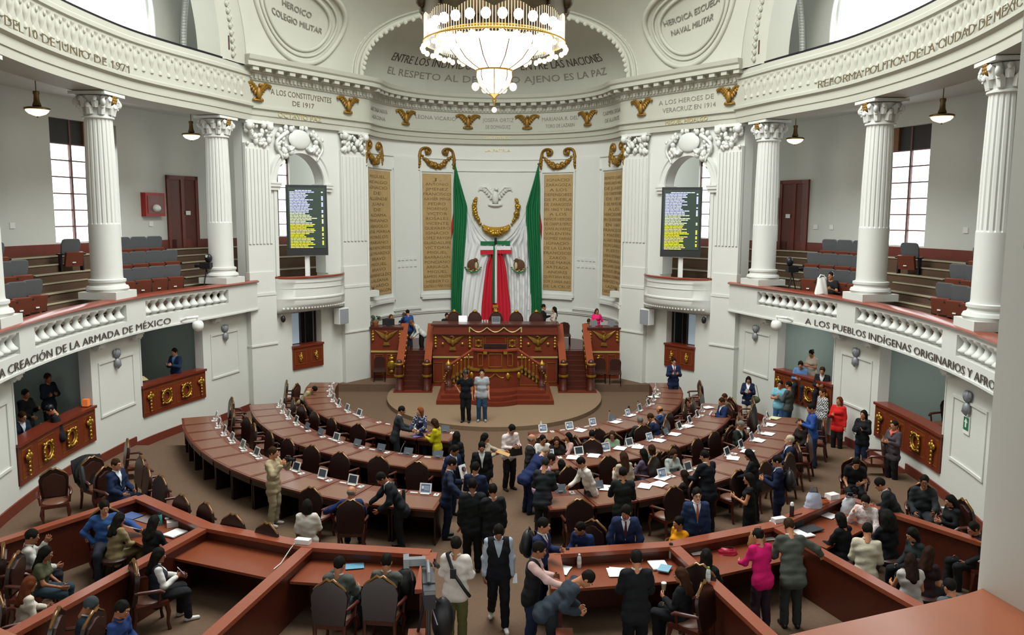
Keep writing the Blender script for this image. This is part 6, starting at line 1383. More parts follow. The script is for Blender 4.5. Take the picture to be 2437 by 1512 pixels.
# ---- gallery seats
def gseat():
    r = thing('folding_seat', '', 'seat')
    bp_ = [(-.26,0),(-.28,.3),(-.25,.42),(-.2,.45),(.2,.45),(.25,.42),(.28,.3),(.26,0)]
    m = MB(); m.prism(bp_, -.035, .035); m.xf(Matrix.Translation((0, .07, .5)) @ Matrix.Rotation(rad(14), 4, 'X') @ Matrix.Rotation(PI/2, 4, 'X')); m.build('backrest', mat('seat_grey', '#55575a', .6, var=.1, scale=10), r, smooth=35)
    m = MB(); m.tube([(x*1.01, 0, z) for x, z in bp_[1:7]], .014, 5); m.xf(Matrix.Translation((0, .06, .5)) @ Matrix.Rotation(rad(14), 4, 'X')); m.build('metal_edge', mat('edge_metal', '#7d8082', .35, .6), r)
    m = MB(); m.box((0, -.12, .36), (.52, .1, .42), mtx=Matrix.Rotation(rad(14), 3, 'X')); m.build('seat_pan', mat('seat_brown', '#6b3524', .45, var=.12, scale=6), r)
    m = MB(); m.box((-.02, -.165, .26), (.1, .012, .03)); m.build('number_plate', M_WPL, r)
    for s in (-1, 1): m = MB(); m.box((s*.325, 0, .5), (.05, .34, .05)); m.box((s*.325, .02, .25), (.045, .14, .5)); m.build('arm_standard', M_BLACKM, r)
    return r
GS = gseat(); gu = [False]
for sd, nm in SIDES:
    for row, d, z, blocks in (('first', 1.15, 4.42, ((15.6, 18.95), (22.25, 25.2))), ('second', 1.85, 4.86, ((16.2, 20.2), (23.6, 26.75))), ('third', 2.55, 5.3, ((17.4, 21.0), (23.45, 24.2), (25.2, 27.7)))):
        P = Path(offset(EXTP.P, d)); cnt = 0
        for bi, (s0, s1) in enumerate(blocks):
            k = max(1, int((s1-s0)/.72+.25))
            for i in range(k):
                s = s1-.36-i*.72 if s1-s0 > .8 else (s0+s1)/2
                q, T, N = P.at(s); p = q; rz = math.atan2(N[1], N[0]*sd)-PI/2+sd*rad(20)
                lab = 'grey-backed folding seat in the %s gallery, %s row, %s block, %s from its %s end' % (nm, row, 'nearer' if bi == 0 else 'single-seat' if s1-s0 < .8 else 'farther', ORD[i], 'far')
                cnt += 1; loc = (p[0]*sd, p[1], z)
                if not gu[0]: gu[0] = True; GS.location = loc; GS.rotation_euler = (0,0,rz); GS['label'] = lab; GS['group'] = 'folding gallery seats'
                else: dup(GS, loc, rz, lab, 'folding gallery seats')
# ================================================================ PEOPLE (implicit surfaces meshed with surface nets)
SKIN = ['#d9a184', '#b77a58', '#935b3e']
M_SKIN = [mat('skin_%d' % i, c, .55, var=.06, scale=30) for i, c in enumerate(SKIN)]
M_EYEW = mat('eye_white', '#d8d4cc', .3); M_EYE = mat('eye_dark', '#1c130e', .2); M_LIP = mat('lips', '#8a4a42', .5)
def snet(D, lo, h):
    S = D < 0; nx, ny, nz = D.shape
    cs = np.zeros((nx-1, ny-1, nz-1), int)
    off = [(i, j, k) for i in (0, 1) for j in (0, 1) for k in (0, 1)]
    for i, j, k in off: cs += S[i:nx-1+i, j:ny-1+j, k:nz-1+k]
    act = (cs > 0) & (cs < 8)
    idx = -np.ones(act.shape, int); cells = np.argwhere(act); n = len(cells)
    if n == 0: return np.zeros((0, 3)), np.zeros((0, 4), int)
    idx[act] = np.arange(n)
    pos = np.zeros((n, 3)); cnt = np.zeros(n); c0, c1, c2 = cells.T
    for a in off:
        for ax in range(3):
            if a[ax]: continue
            b = list(a); b[ax] = 1
            da = D[c0+a[0], c1+a[1], c2+a[2]]; db = D[c0+b[0], c1+b[1], c2+b[2]]
            m = (da < 0) != (db < 0); t = np.zeros(n); t[m] = da[m]/(da[m]-db[m])
            q = np.tile(np.array(a, float), (n, 1)); q[:, ax] += t; pos[m] += q[m]; cnt[m] += 1
    V = (cells+pos/cnt[:, None])*h+lo
    F = []
    for ax in range(3):
        sl0 = [slice(1, -1)]*3; sl0[ax] = slice(0, -1); sl1 = [slice(1, -1)]*3; sl1[ax] = slice(1, None)
        A = S[tuple(sl0)]; B = S[tuple(sl1)]; e = np.argwhere(A != B)
        if not len(e): continue
        fl_ = A[tuple(e.T)]; e = e+1; e[:, ax] -= 1
        u, v = [(1, 2), (2, 0), (0, 1)][ax]
        def cell(du, dv):
            q = e.copy(); q[:, u] -= du; q[:, v] -= dv; return idx[tuple(q.T)]
        f = np.stack([cell(1, 1), cell(0, 1), cell(0, 0), cell(1, 0)], 1); f[~fl_] = f[~fl_][:, ::-1]; F.append(f)
    return V, np.concatenate(F)
def grid_of(lo, hi, h):
    lo = np.array(lo)-h*1.5; n = np.ceil((np.array(hi)+h*1.5-lo)/h).astype(int)+1
    ax = [lo[i]+h*np.arange(n[i]) for i in range(3)]; return np.stack(np.meshgrid(*ax, indexing='ij'), -1), lo
def cap(P, a, b, ra, rb, sy=1.):
    a = np.array(a, float); b = np.array(b, float); d = b-a; L = d.dot(d)+1e-9
    t = np.clip(((P-a)@d)/L, 0, 1); q = P-a-t[..., None]*d
    if sy != 1: q = q*np.array([1, 1/sy, 1])
    return np.sqrt((q*q).sum(-1))-(ra+(rb-ra)*t)
def ellp(P, c, r):
    q = (P-np.array(c))/np.array(r); k = np.sqrt((q*q).sum(-1)); return (k-1)*min(r)
def smin(a, b, k):
    h = np.clip(.5+.5*(b-a)/k, 0, 1); return b+(a-b)*h-k*h*(1-h)
def union(ds, k=.035):
    r = ds[0]
    for d in ds[1:]: r = smin(r, d, k)
    return r
def mesh_prims(prims, h, k=.035, extra=None, infl=0.):
    pts = np.array([p[1] for p in prims]+[p[2] for p in prims]); R = max(max(p[3], p[4]) for p in prims)+infl+.02
    G, lo = grid_of(pts.min(0)-R, pts.max(0)+R, h)
    D = union([cap(G, p[1], p[2], p[3]+infl, p[4]+infl, p[5] if len(p) > 5 else 1.) for p in prims], k)
    if extra: D = extra(G, D)
    return snet(D, lo, h)
def nrm(v): v = np.array(v, float); return v/np.linalg.norm(v)
ARM = {'down': ((.14,.02,-1), (.06,-.18,-1)), 'front': ((.16,-.28,-.9), (-.42,-.8,.3)), 'desk': ((.2,-.5,-.8), (-.2,-.95,-.12)), 'cross': ((.22,-.25,-.9), (-.95,-.32,.1)), 'up': ((.3,-.55,-.7), (-.3,-.3,.9)),
 'camera': ((.35,-.55,-.6), (-.4,-.5,.75)), 'out': ((.85,-.2,-.5), (.5,-.75,-.35)), 'reach': ((.1,-.85,-.5), (0,-.97,-.12)), 'hip': ((.6,.2,-.75), (-.55,-.3,-.7)), 'lap': ((.15,-.22,-.95), (-.25,-.88,-.32)), 'rail': ((.28,-.3,-.9), (-.15,-.6,-.78))}
PANT = {}
def cloth_mat(col, kind='c'):
    key = 'cloth_'+kind+col.lstrip('#')
    if kind == 'c': return mat(key, col, .85, var=.12, scale=14, bump=.25, bscale=26, spec=.25)
    if key in MATS: return MATS[key]
    m = mat(key, col, .85); nt = m.node_tree; N = nt.nodes; L = nt.links; b = N['Principled BSDF']
    tc = N.new('ShaderNodeTexCoord')
    if kind == 'plaid':
        w1 = N.new('ShaderNodeTexChecker'); w1.inputs['Scale'].default_value = 22; w1.inputs['Color1'].default_value = (.03,.035,.05,1); w1.inputs['Color2'].default_value = (*lin(col), 1); L.new(tc.outputs['Object'], w1.inputs['Vector']); L.new(w1.outputs['Color'], b.inputs['Base Color'])
    else:
        v = N.new('ShaderNodeTexVoronoi'); v.inputs['Scale'].default_value = 9 if kind == 'geo' else 26; L.new(tc.outputs['Object'], v.inputs['Vector'])
        cr = N.new('ShaderNodeValToRGB'); e = cr.color_ramp.elements; c1 = lin(col); c2 = (.6,.6,.58) if kind == 'geo' else (.35,.12,.14)
        e[0].position = .3; e[0].color = (*c1, 1); e[1].position = .36; e[1].color = (*c2, 1); x = cr.color_ramp.elements.new(.5); x.color = (*c1, 1)
        L.new(v.outputs['Distance'], cr.inputs['Fac']); L.new(cr.outputs['Color'], b.inputs['Base Color'])
    return m
def hair_mat(c): return mat('hair_'+c.lstrip('#'), c, .75, var=.3, scale=60, grain=(1,1,.2), spec=.12)
def rotX(V, a, c):
    V = V-np.array(c); ca, sa = math.cos(a), math.sin(a); V = np.stack([V[:, 0], V[:, 1]*ca-V[:, 2]*sa, V[:, 1]*sa+V[:, 2]*ca], 1); return V+np.array(c)
def rotZ(V, a, c):
    V = V-np.array(c); ca, sa = math.cos(a), math.sin(a); return np.stack([V[:, 0]*ca-V[:, 1]*sa, V[:, 0]*sa+V[:, 1]*ca, V[:, 2]], 1)+np.array(c)
def np_obj(name, parts, mats, parent, smooth=True):
    vs = []; fs = []; mi = []; o = 0
    for V, F, i in parts:
        if len(V) == 0: continue
        vs.append(V); fs += (np.array(F)+o).tolist() if not isinstance(F, list) else [[a+o for a in f] for f in F]; mi += [i]*len(F); o += len(V)
    me = bpy.data.meshes.new(name); me.from_pydata(np.concatenate(vs).tolist(), [], fs)
    for m in mats: me.materials.append(m)
    me.polygons.foreach_set('material_index', mi); me.polygons.foreach_set('use_smooth', [True]*len(fs)); me.update()
    ob = bpy.data.objects.new(name, me); C.objects.link(ob)
    if parent: ob.parent = parent
    return ob
def mb_part(mb, i, tf): return (tf(np.array(mb.v)), [list(f) for f in mb.f], i)
HANDS = []
def person(x, y, z, post, hd, lean, aL, aR, hy, hp, H, fit, hair, skin, label):
    s = H/1.72; far = math.hypot(x, y) > 21; q = (1.35 if far else 1.)
    rnd = random.Random(label); ph = [rnd.uniform(0, 6) for _ in range(6)]
    kind, ctop, cpant, cshoe = fit[:4]; c2 = fit[4] if len(fit) > 4 else None; ctie = fit[5] if len(fit) > 5 else None
    fem = hair[0] in ('long', 'bob', 'bun', 'pony', 'curly'); wd = .9 if fem else 1.0
    root = thing('person', label, 'person', (x, y, z), rad(hd))
    pz = {'stand': .95, 'walk': .94, 'sit': .56, 'crouch': .45}[post]
    S = lambda *p: np.array(p)*s
    pel = S(0, 0, pz)
    U = lambda X, Y, Z: S(X*wd, Y, pz+Z)     # upper body frame, Z above pelvis
    tors = [('t', U(-.075,0,-.02), U(.075,0,-.02), .112*s, .112*s, .85), ('t', U(0,0,0), U(0,.005,.36), .105*s, .115*s, .85), ('t', U(-.075,.005,.33), U(.075,.005,.33), .11*s, .11*s, .85), ('t', U(-.05,-.01,.15), U(.05,-.01,.15), .108*s, .108*s, .9), ('t', U(-.135,.01,.452), U(.135,.01,.452), .052*s, .052*s), ('t', U(0,.01,.42), U(0,-.0,.6), .06*s, .052*s)]
    if fem: tors += [('t', U(-.07,-.085,.32), U(.07,-.085,.32), .06*s, .06*s)]
    arms = {}; armp = []
    for e, pose in ((1, aL), (-1, aR)):
        sh = U(e*.168/wd*(.93 if fem else 1), .01, .452); ua, fa = ARM[pose]
        ua = nrm((ua[0]*e, ua[1], ua[2])); fa = nrm((fa[0]*e, fa[1], fa[2]))
        el = sh+ua*.29*s; wr = el+fa*.25*s; arms[e] = (sh, el, wr, fa)
        armp += [('a', sh, el, .048*s*wd, .04*s*wd), ('a', el, wr, .039*s*wd, .028*s*wd)]
    if post in ('stand', 'walk', 'crouch'):
        st_ = .0 if post == 'stand' else .22; legs = []
        for e in (1, -1):
            hip = S(e*.085, 0, pz-.04); kn = S(e*.095, -.03-(e*st_*.5), .5); an = S(e*.1, .03-(e*st_) if post == 'walk' else .03, .09)
            if post == 'walk' and e < 0: kn = S(e*.09, -.02, .52); an = S(e*.095, .24, .14)
            legs.append((hip, kn, an))
    else:
        legs = [(S(e*.09, -.02, .55), S(e*.13, -.44, .52), S(e*.13, -.4 if e > 0 else -.46, .09)) for e in (1, -1)]
    legp = [('l', S(-.065, .0, pz-.05), S(.065, .0, pz-.05), .1*s, .1*s, .92)]
    for hip, kn, an in legs: legp += [('l', hip, kn, .088*s*(1.05 if fem else 1), .056*s), ('l', kn, an, .055*s, .036*s)]
    la = -rad(lean)*-1
    def up(V):  # lean forward about the pelvis (towards -y)
        return rotX(np.asarray(V, float), rad(lean), pel) if lean else np.asarray(V, float)
    hc = U(0, -.015, .65)
    def hd_tf(V): V = rotX(np.asarray(V, float), rad(hp), hc-S(0, 0, .08)); V = rotZ(V, rad(hy), hc); return up(V)
    parts = []
    sk = M_SKIN[skin]
    V, F = mesh_prims(tors+armp, .027*s*q); parts.append((up(V), F, 0))
    V, F = mesh_prims(legp, .03*s*q); parts.append((V, F, 0))
    # head
    G, lo = grid_of(hc-S(.1, .13, .2), hc+S(.1, .13, .14), .0105*q*s)
    P = (G-hc)/s
    D = union([ellp(P, (0,.012,.025), (.075,.094,.095)), ellp(P, (0,-.025,-.045), (.057,.068,.078)), cap(P, (0,.03,-.05), (0,.03,-.2), .05, .056)], .03)
    D = union([D, cap(P, (0,-.088,.012), (0,-.108,-.026), .008, .013), ellp(P, (0,-.08,-.098), (.024,.02,.018)), cap(P, (-.03,-.083,.03), (.03,-.083,.03), .01, .01)], .012)
    D = union([D, ellp(P, (.077,.012,-.005), (.012,.022,.032)), ellp(P, (-.077,.012,-.005), (.012,.022,.032))], .008)
    for e in (1, -1): D = np.maximum(D, -(cap(P, (e*.031,-.112,.008), (e*.031,-.104,.008), .017, .017)))
    V, F = snet(D*s, lo, .0105*q*s); parts.append((hd_tf(V), F, 0))
    m = MB()
    for e in (1, -1): m.ell(hc+S(e*.031,-.086,.008), S(.0125,.01,.0075), 8, 6)
    parts.append(mb_part(m, 1, hd_tf)); m = MB()
    for e in (1, -1):
        m.ell(hc+S(e*.031,-.094,.008), S(.0065,.004,.0065), 8, 5); m.tube([hc+S(e*.016,-.097,.028), hc+S(e*.034,-.098,.033), hc+S(e*.05,-.088,.026)], .0042*s, 5)
    if 'moustached' in label: m.tube([hc+S(-.026,-.1,-.046), hc+S(0,-.112,-.04), hc+S(.026,-.1,-.046)], .006*s, 5)
    parts.append(mb_part(m, 2, hd_tf)); m = MB(); m.ell(hc+S(0,-.094,-.056), S(.024,.008,.007), 8, 5); parts.append(mb_part(m, 3, hd_tf))
    # hands
    hh = .0085*s*(1.5 if far else 1.1)
    for e in (1, -1):
        sh, el, wr, fa = arms[e]; n = nrm(np.cross(fa, (0, 0, 1)) if abs(fa[2]) < .8 else (e, 0, 0)); side = nrm(np.cross(fa, n)); pal = nrm(np.cross(side, fa))*e
        w0 = wr+fa*.01*s; pe = w0+fa*.085*s
        pr = [('h', wr-fa*.03*s, w0+fa*.02*s, .027*s, .026*s), ('h', w0+fa*.03*s+side*.02*s, pe+side*.025*s, .017*s, .013*s), ('h', w0+fa*.03*s-side*.02*s, pe-side*.03*s, .017*s, .013*s), ('h', w0+fa*.03*s, pe, .017*s, .014*s)]
        G0 = []
        for k_, (o_, L) in enumerate(((-.035, .062), (-.012, .073), (.012, .07), (.034, .055))):
            a = pe+side*o_*s; b = a+(fa*.85+pal*.35+side*o_*3)*L*.55*s; c = b+(fa*.45+pal*.85+side*o_)*L*.55*s
            G0 += [('h', a-fa*.01*s, b, .0095*s, .009*s), ('h', b, c, .009*s, .0075*s)]
        ts = w0+fa*.03*s-side*.03*s; tb = ts+(fa*.6-side*.75+pal*.3)*.04*s; tc_ = tb+(fa*.85-side*.2+pal*.4)*.035*s
        G0 += [('h', ts, tb, .012*s, .011*s), ('h', tb, tc_, .0105*s, .009*s)]
        pts = np.array([p[1] for p in pr+G0]+[p[2] for p in pr+G0]); G, lo = grid_of(pts.min(0)-.03*s, pts.max(0)+.03*s, hh)
        D = union([cap(G, p[1], p[2], p[3], p[4]) for p in pr], .015); D2 = G0 and np.minimum.reduce([cap(G, p[1], p[2], p[3], p[4]) for p in G0]); D = smin(D, D2, .004)
        V, F = snet(D, lo, hh); parts.append((up(V), F, 0)); HANDS.append((label, e, root, up(np.array([pe+pal*.03*s]))[0], fa))
    np_obj('body', parts, [sk, M_EYEW, M_EYE, M_LIP], root)
    # hair
    hk, hcv = hair
    if True:
        g = .0125*s*q; lowz = {'short': -.06, 'bald': -.03, 'bun': -.08, 'bob': -.17, 'long': -.34, 'pony': -.3, 'curly': -.26}[hk]
        G, lo = grid_of(hc+S(-.15, -.13, lowz-.05), hc+S(.15, .17, .17), g); P = (G-hc)/s
        nz = .004*np.sin(P[..., 0]*70+ph[0])*np.sin(P[..., 2]*40+ph[1])
        if hk == 'bald': D = np.maximum(ellp(P, (0,.018,.02), (.083,.097,.1)), P[..., 2]-.035)
        else: D = ellp(P, (0,.016,.032), (.085,.1,.105) if hk != 'curly' else (.12,.13,.13))
        if hk in ('long', 'curly', 'bob', 'pony'):
            if hk == 'bob': add = [cap(P, (e*.06,.03,0), (e*.06,.035,-.12), .045, .04) for e in (1, -1)]+[cap(P, (0,.07,0), (0,.07,-.12), .055, .045)]
            elif hk == 'pony': add = [cap(P, (0,.1,.03), (0,.12,-.2), .03, .025)]
            elif hk == 'curly': add = [cap(P, (e*.08,.05,0), (e*.1,.05,-.18), .07, .07) for e in (1, -1)]+[cap(P, (0,.09,0), (0,.1,-.2), .08, .08)]
            else: add = [cap(P, (e*.055,.035,.0), (e*.075,.06,-.26), .045, .04) for e in (1, -1)]+[cap(P, (0,.07,0), (0,.1,-.3), .055, .055)]
            D = union([D]+add, .04)
        elif hk == 'bun': D = union([D, ellp(P, (0,.1,.07), (.042,.042,.042))], .01)
        face = ellp(P, (0,-.105,-.045), (.068,.09,.1))
        D = np.maximum(D, -face)
        if hk in ('short', 'bald', 'bun'): D = np.maximum(D, -(P[..., 2]+.055+np.where(P[..., 1] < .03, (.03-P[..., 1])*.9, 0)))
        V, F = snet((D+nz)*s, lo, g); np_obj('hair', [(hd_tf(V), F, 0)], [hair_mat(hcv)], root)
    # garments
    def fold(G, D, amp=.006):
        amp = amp*(.65 if far else .5 if kind == 'tee' else 1)
        return D+amp*s*(np.sin(G[..., 0]*22/s+ph[2]+G[..., 2]*9)*np.sin(G[..., 2]*26/s+ph[3])+.6*np.sin(G[..., 1]*30+G[..., 2]*17+ph[4])+.45*np.sin(G[..., 2]*62+G[..., 0]*25*np.sin(ph[5])+ph[0]))
    zn = pel[2]+.52*s
    jk = kind in ('suit', 'jacket', 'jackets'); vest = kind == 'vestw'; sleeve = {'tee': .55, 'blousess': .2, 'dress': .15}.get(kind, 1.9)
    if kind == 'blouse': sleeve = 1.0 if 'lacy' in label else 1.9
    def sleeves(infl):
        o = []
        for e in (1, -1):
            sh, el, wr, fa = arms[e]
            if sleeve <= 1: o += [('s', sh, sh+(el-sh)*sleeve, .052*s*wd, .052*s*wd)]
            else: o += [('s', sh, el, .05*s*wd, .044*s*wd), ('s', el, el+(wr-el)*min(1, (sleeve-.95)), .043*s*wd, .036*s*wd)]
        return o
    tbody = [p for p in tors[:5]]
    if fem: tbody.append(tors[-1])
    hem = -.17 if (jk and post != 'sit') else -.1
    if kind == 'dress': hem = -.1
    lower = [('h', U(-.075,.0,hem), U(.075,.0,hem), .118*s, .12*s, .9)]
    infl = .017*s if jk else .013*s
    def cutneck(G, D):
        D = fold(G, D, .007 if jk else .006)
        nk = cap(G, U(0,.0,.5), U(0,-.03,.62), .058*s, .075*s)
        D = np.maximum(D, -nk)
        return D
    gname = {'suit': 'suit_jacket', 'jacket': 'jacket', 'jackets': 'jacket', 'tee': 'shirt', 'shirt': 'shirt', 'sweater': 'sweater', 'sweaterc': 'sweater', 'plaid': 'checked_shirt', 'blouse': 'blouse', 'blousess': 'blouse', 'dress': 'dress', 'geo': 'patterned_top', 'geo2': 'printed_shirt', 'vestw': 'vest'}[kind]
    km = kind if kind in ('plaid', 'geo', 'geo2') else 'c'
    gh = (.0155 if y < 17.5 else .019)*s*q
    if vest:
        V, F = mesh_prims(tbody+sleeves(0)+lower[:0]+[('h', U(-.075,0,-.07), U(.075,0,-.07), .112*s, .112*s, .9)], gh, infl=.012*s, extra=lambda G, D: np.maximum(fold(G, D), -cap(G, U(0,0,.52), U(0,-.03,.62), .055*s, .07*s)))
        np_obj('shirt', [(up(V), F, 0)], [cloth_mat(c2)], root)
        V, F = mesh_prims(tbody+lower, gh, infl=.024*s, extra=cutneck); np_obj('vest', [(up(V), F, 0)], [cloth_mat(ctop)], root)
    else:
        V, F = mesh_prims(tbody+sleeves(0)+lower, gh, infl=infl, extra=cutneck); np_obj(gname, [(up(V), F, 0)], [cloth_mat(ctop, km)], root)
    def front_y(X, Z, inf):
        ys_ = np.linspace(-.32*s, .1*s, 130); G = np.stack([np.broadcast_to(X[..., None], X.shape+(130,)), np.broadcast_to(ys_, X.shape+(130,)), np.broadcast_to(Z[..., None], X.shape+(130,))], -1)
        D = fold(G, union([cap(G, p[1], p[2], p[3]+inf, p[4]+inf, p[5] if len(p) > 5 else 1.) for p in tbody+lower]), .007 if jk else .006)
        return ys_[np.argmax(D < 0, -1)]
    if c2:
        v, u_ = np.meshgrid(np.linspace(0, 1, 13), np.linspace(-1, 1, 11), indexing='ij')
        zb, zt = (.17, .5) if not vest else (.24, .5)
        Z = pel[2]+(zb+(zt-zb)*v)*s; wv = (.006+.07*v**.9)*s; X = u_*wv
        inf_ = (.024 if vest else infl/s)*s; Y = front_y(X, Z, inf_)-.006*s; m = MB(); m.grid(np.stack([X, Y, Z], -1).tolist()); np_obj('shirt_front', [mb_part(m, 0, up)], [cloth_mat(c2)], root)
        m = MB()
        for k_ in (0, -1): m.tube([(X[i, k_], Y[i, k_]-.004*s, Z[i, k_]) for i in range(13)], [(.004+.014*math.sin(PI*min(1, i/11)))*s for i in range(13)], 6)
        if not vest: np_obj('lapels', [mb_part(m, 0, up)], [cloth_mat(ctop)], root)
    if c2 or kind in ('shirt', 'geo2'):
        m = MB(); m.tube([U(.062*math.cos(a)/wd, .004-.058*math.sin(a), .525-.022*max(0, math.sin(a))) for a in np.linspace(-1.2, PI+1.2, 15)], .014*s, 6); np_obj('collar', [mb_part(m, 0, up)], [cloth_mat(c2 or ctop)], root)
    if ctie:
        zz_ = np.array([.5, .485, .46, .4, .33, .26, .2])[:, None]; w = np.array([.017, .014, .013, .02, .026, .031, .008])[:, None]; X = np.array([[-1, 0, 1]])*w*s; Z = pel[2]+zz_*s+0*X
        Y = front_y(X, Z, infl)-np.array([[.011, .017, .011]])*s; m = MB(); m.grid(np.stack([X, Y, Z], -1).tolist()); np_obj('tie', [mb_part(m, 0, up)], [cloth_mat(ctie)], root)
    if 'scarf' in label:
        m = MB(); m.tube([U(.08*math.cos(a), -.01-.085*math.sin(a), .5-.03*math.sin(a)) for a in np.linspace(0, 2*PI, 17)], .032*s, 7); m.tube([U(0,-.1,.48), U(.03,-.14,.38)], [.035*s, .02*s], 7); np_obj('scarf', [mb_part(m, 0, up)], [cloth_mat('#c9685f')], root)
    if 'glasses' in label:
        m = MB()
        for e in (1, -1): m.tube([hc+S(e*.031+.022*math.cos(a), -.106, .008+.016*math.sin(a)) for a in np.linspace(0, 2*PI, 13)], .003*s, 5, cap=False); m.tube([hc+S(e*.053,-.104,.01), hc+S(e*.078,0,.01)], .003*s, 5)
        m.tube([hc+S(-.009,-.107,.01), hc+S(.009,-.107,.01)], .003*s, 5); np_obj('glasses', [mb_part(m, 0, hd_tf)], [M_BLACK], root)
    if 'cap ' in label+' ' and ' cap' in label:
        m = MB(); m.ell(hc+S(0,.012,.06), S(.09,.105,.085), 14, 8); m.ell(hc+S(0,-.11,.045), S(.07,.07,.012), 12, 5); np_obj('cap', [mb_part(m, 0, hd_tf)], [M_BLACK], root)
    if 'headphones' in label:
        m = MB(); m.tube([hc+S(.09*math.cos(a), .02, .03+.1*math.sin(a)) for a in np.linspace(0, PI, 13)], .01*s, 6)
        for e in (1, -1): m.ell(hc+S(e*.088,.015,0), S(.02,.035,.04), 10, 6)
        np_obj('headphones', [mb_part(m, 0, hd_tf)], [M_GREY], root)
    # trousers, shoes
    if kind == 'dress':
        pr = [('l', S(-.06,0,pz-.05), S(.06,0,pz-.05), .13*s, .13*s, .9), ('l', S(-.05,0,pz), S(-.05,0,.55), .12*s, .13*s), ('l', S(.05,0,pz), S(.05,0,.55), .12*s, .13*s)]
        V, F = mesh_prims(pr, .024*s*q, infl=.01, extra=lambda G, D: fold(G, D)); np_obj('skirt', [(V, F, 0)], [cloth_mat(cpant)], root)
    else:
        pr = [legp[0]]
        for hip, kn, an in legs: pr += [('l', hip, kn, .092*s, .07*s), ('l', kn, an, .068*s, .056*s)]
        V, F = mesh_prims(pr, .022*s*q, infl=.011*s, k=.02, extra=lambda G, D: fold(G, D, .005)); np_obj('trousers', [(V, F, 0)], [cloth_mat(cpant)], root)
    for i, (hip, kn, an) in enumerate(legs):
        e = 1 if i == 0 else -1; zb = max(0, an[2]-.09*s)
        a = np.array([an[0], an[1]+.03*s, zb+.04*s]); b = np.array([an[0]+e*.025*s, an[1]-.15*s, zb+.03*s])
        V, F = mesh_prims([('f', a, b, .042*s, .036*s), ('f', an, a, .042*s, .04*s)], .016*s*q, k=.02, extra=lambda G, D: np.maximum(D, zb-G[..., 2])); np_obj('shoe', [(V, F, 0)], [mat('shoe_'+cshoe.lstrip('#'), cshoe, .45)], root)
    return root
for pp in PEOPLE: person(*pp)
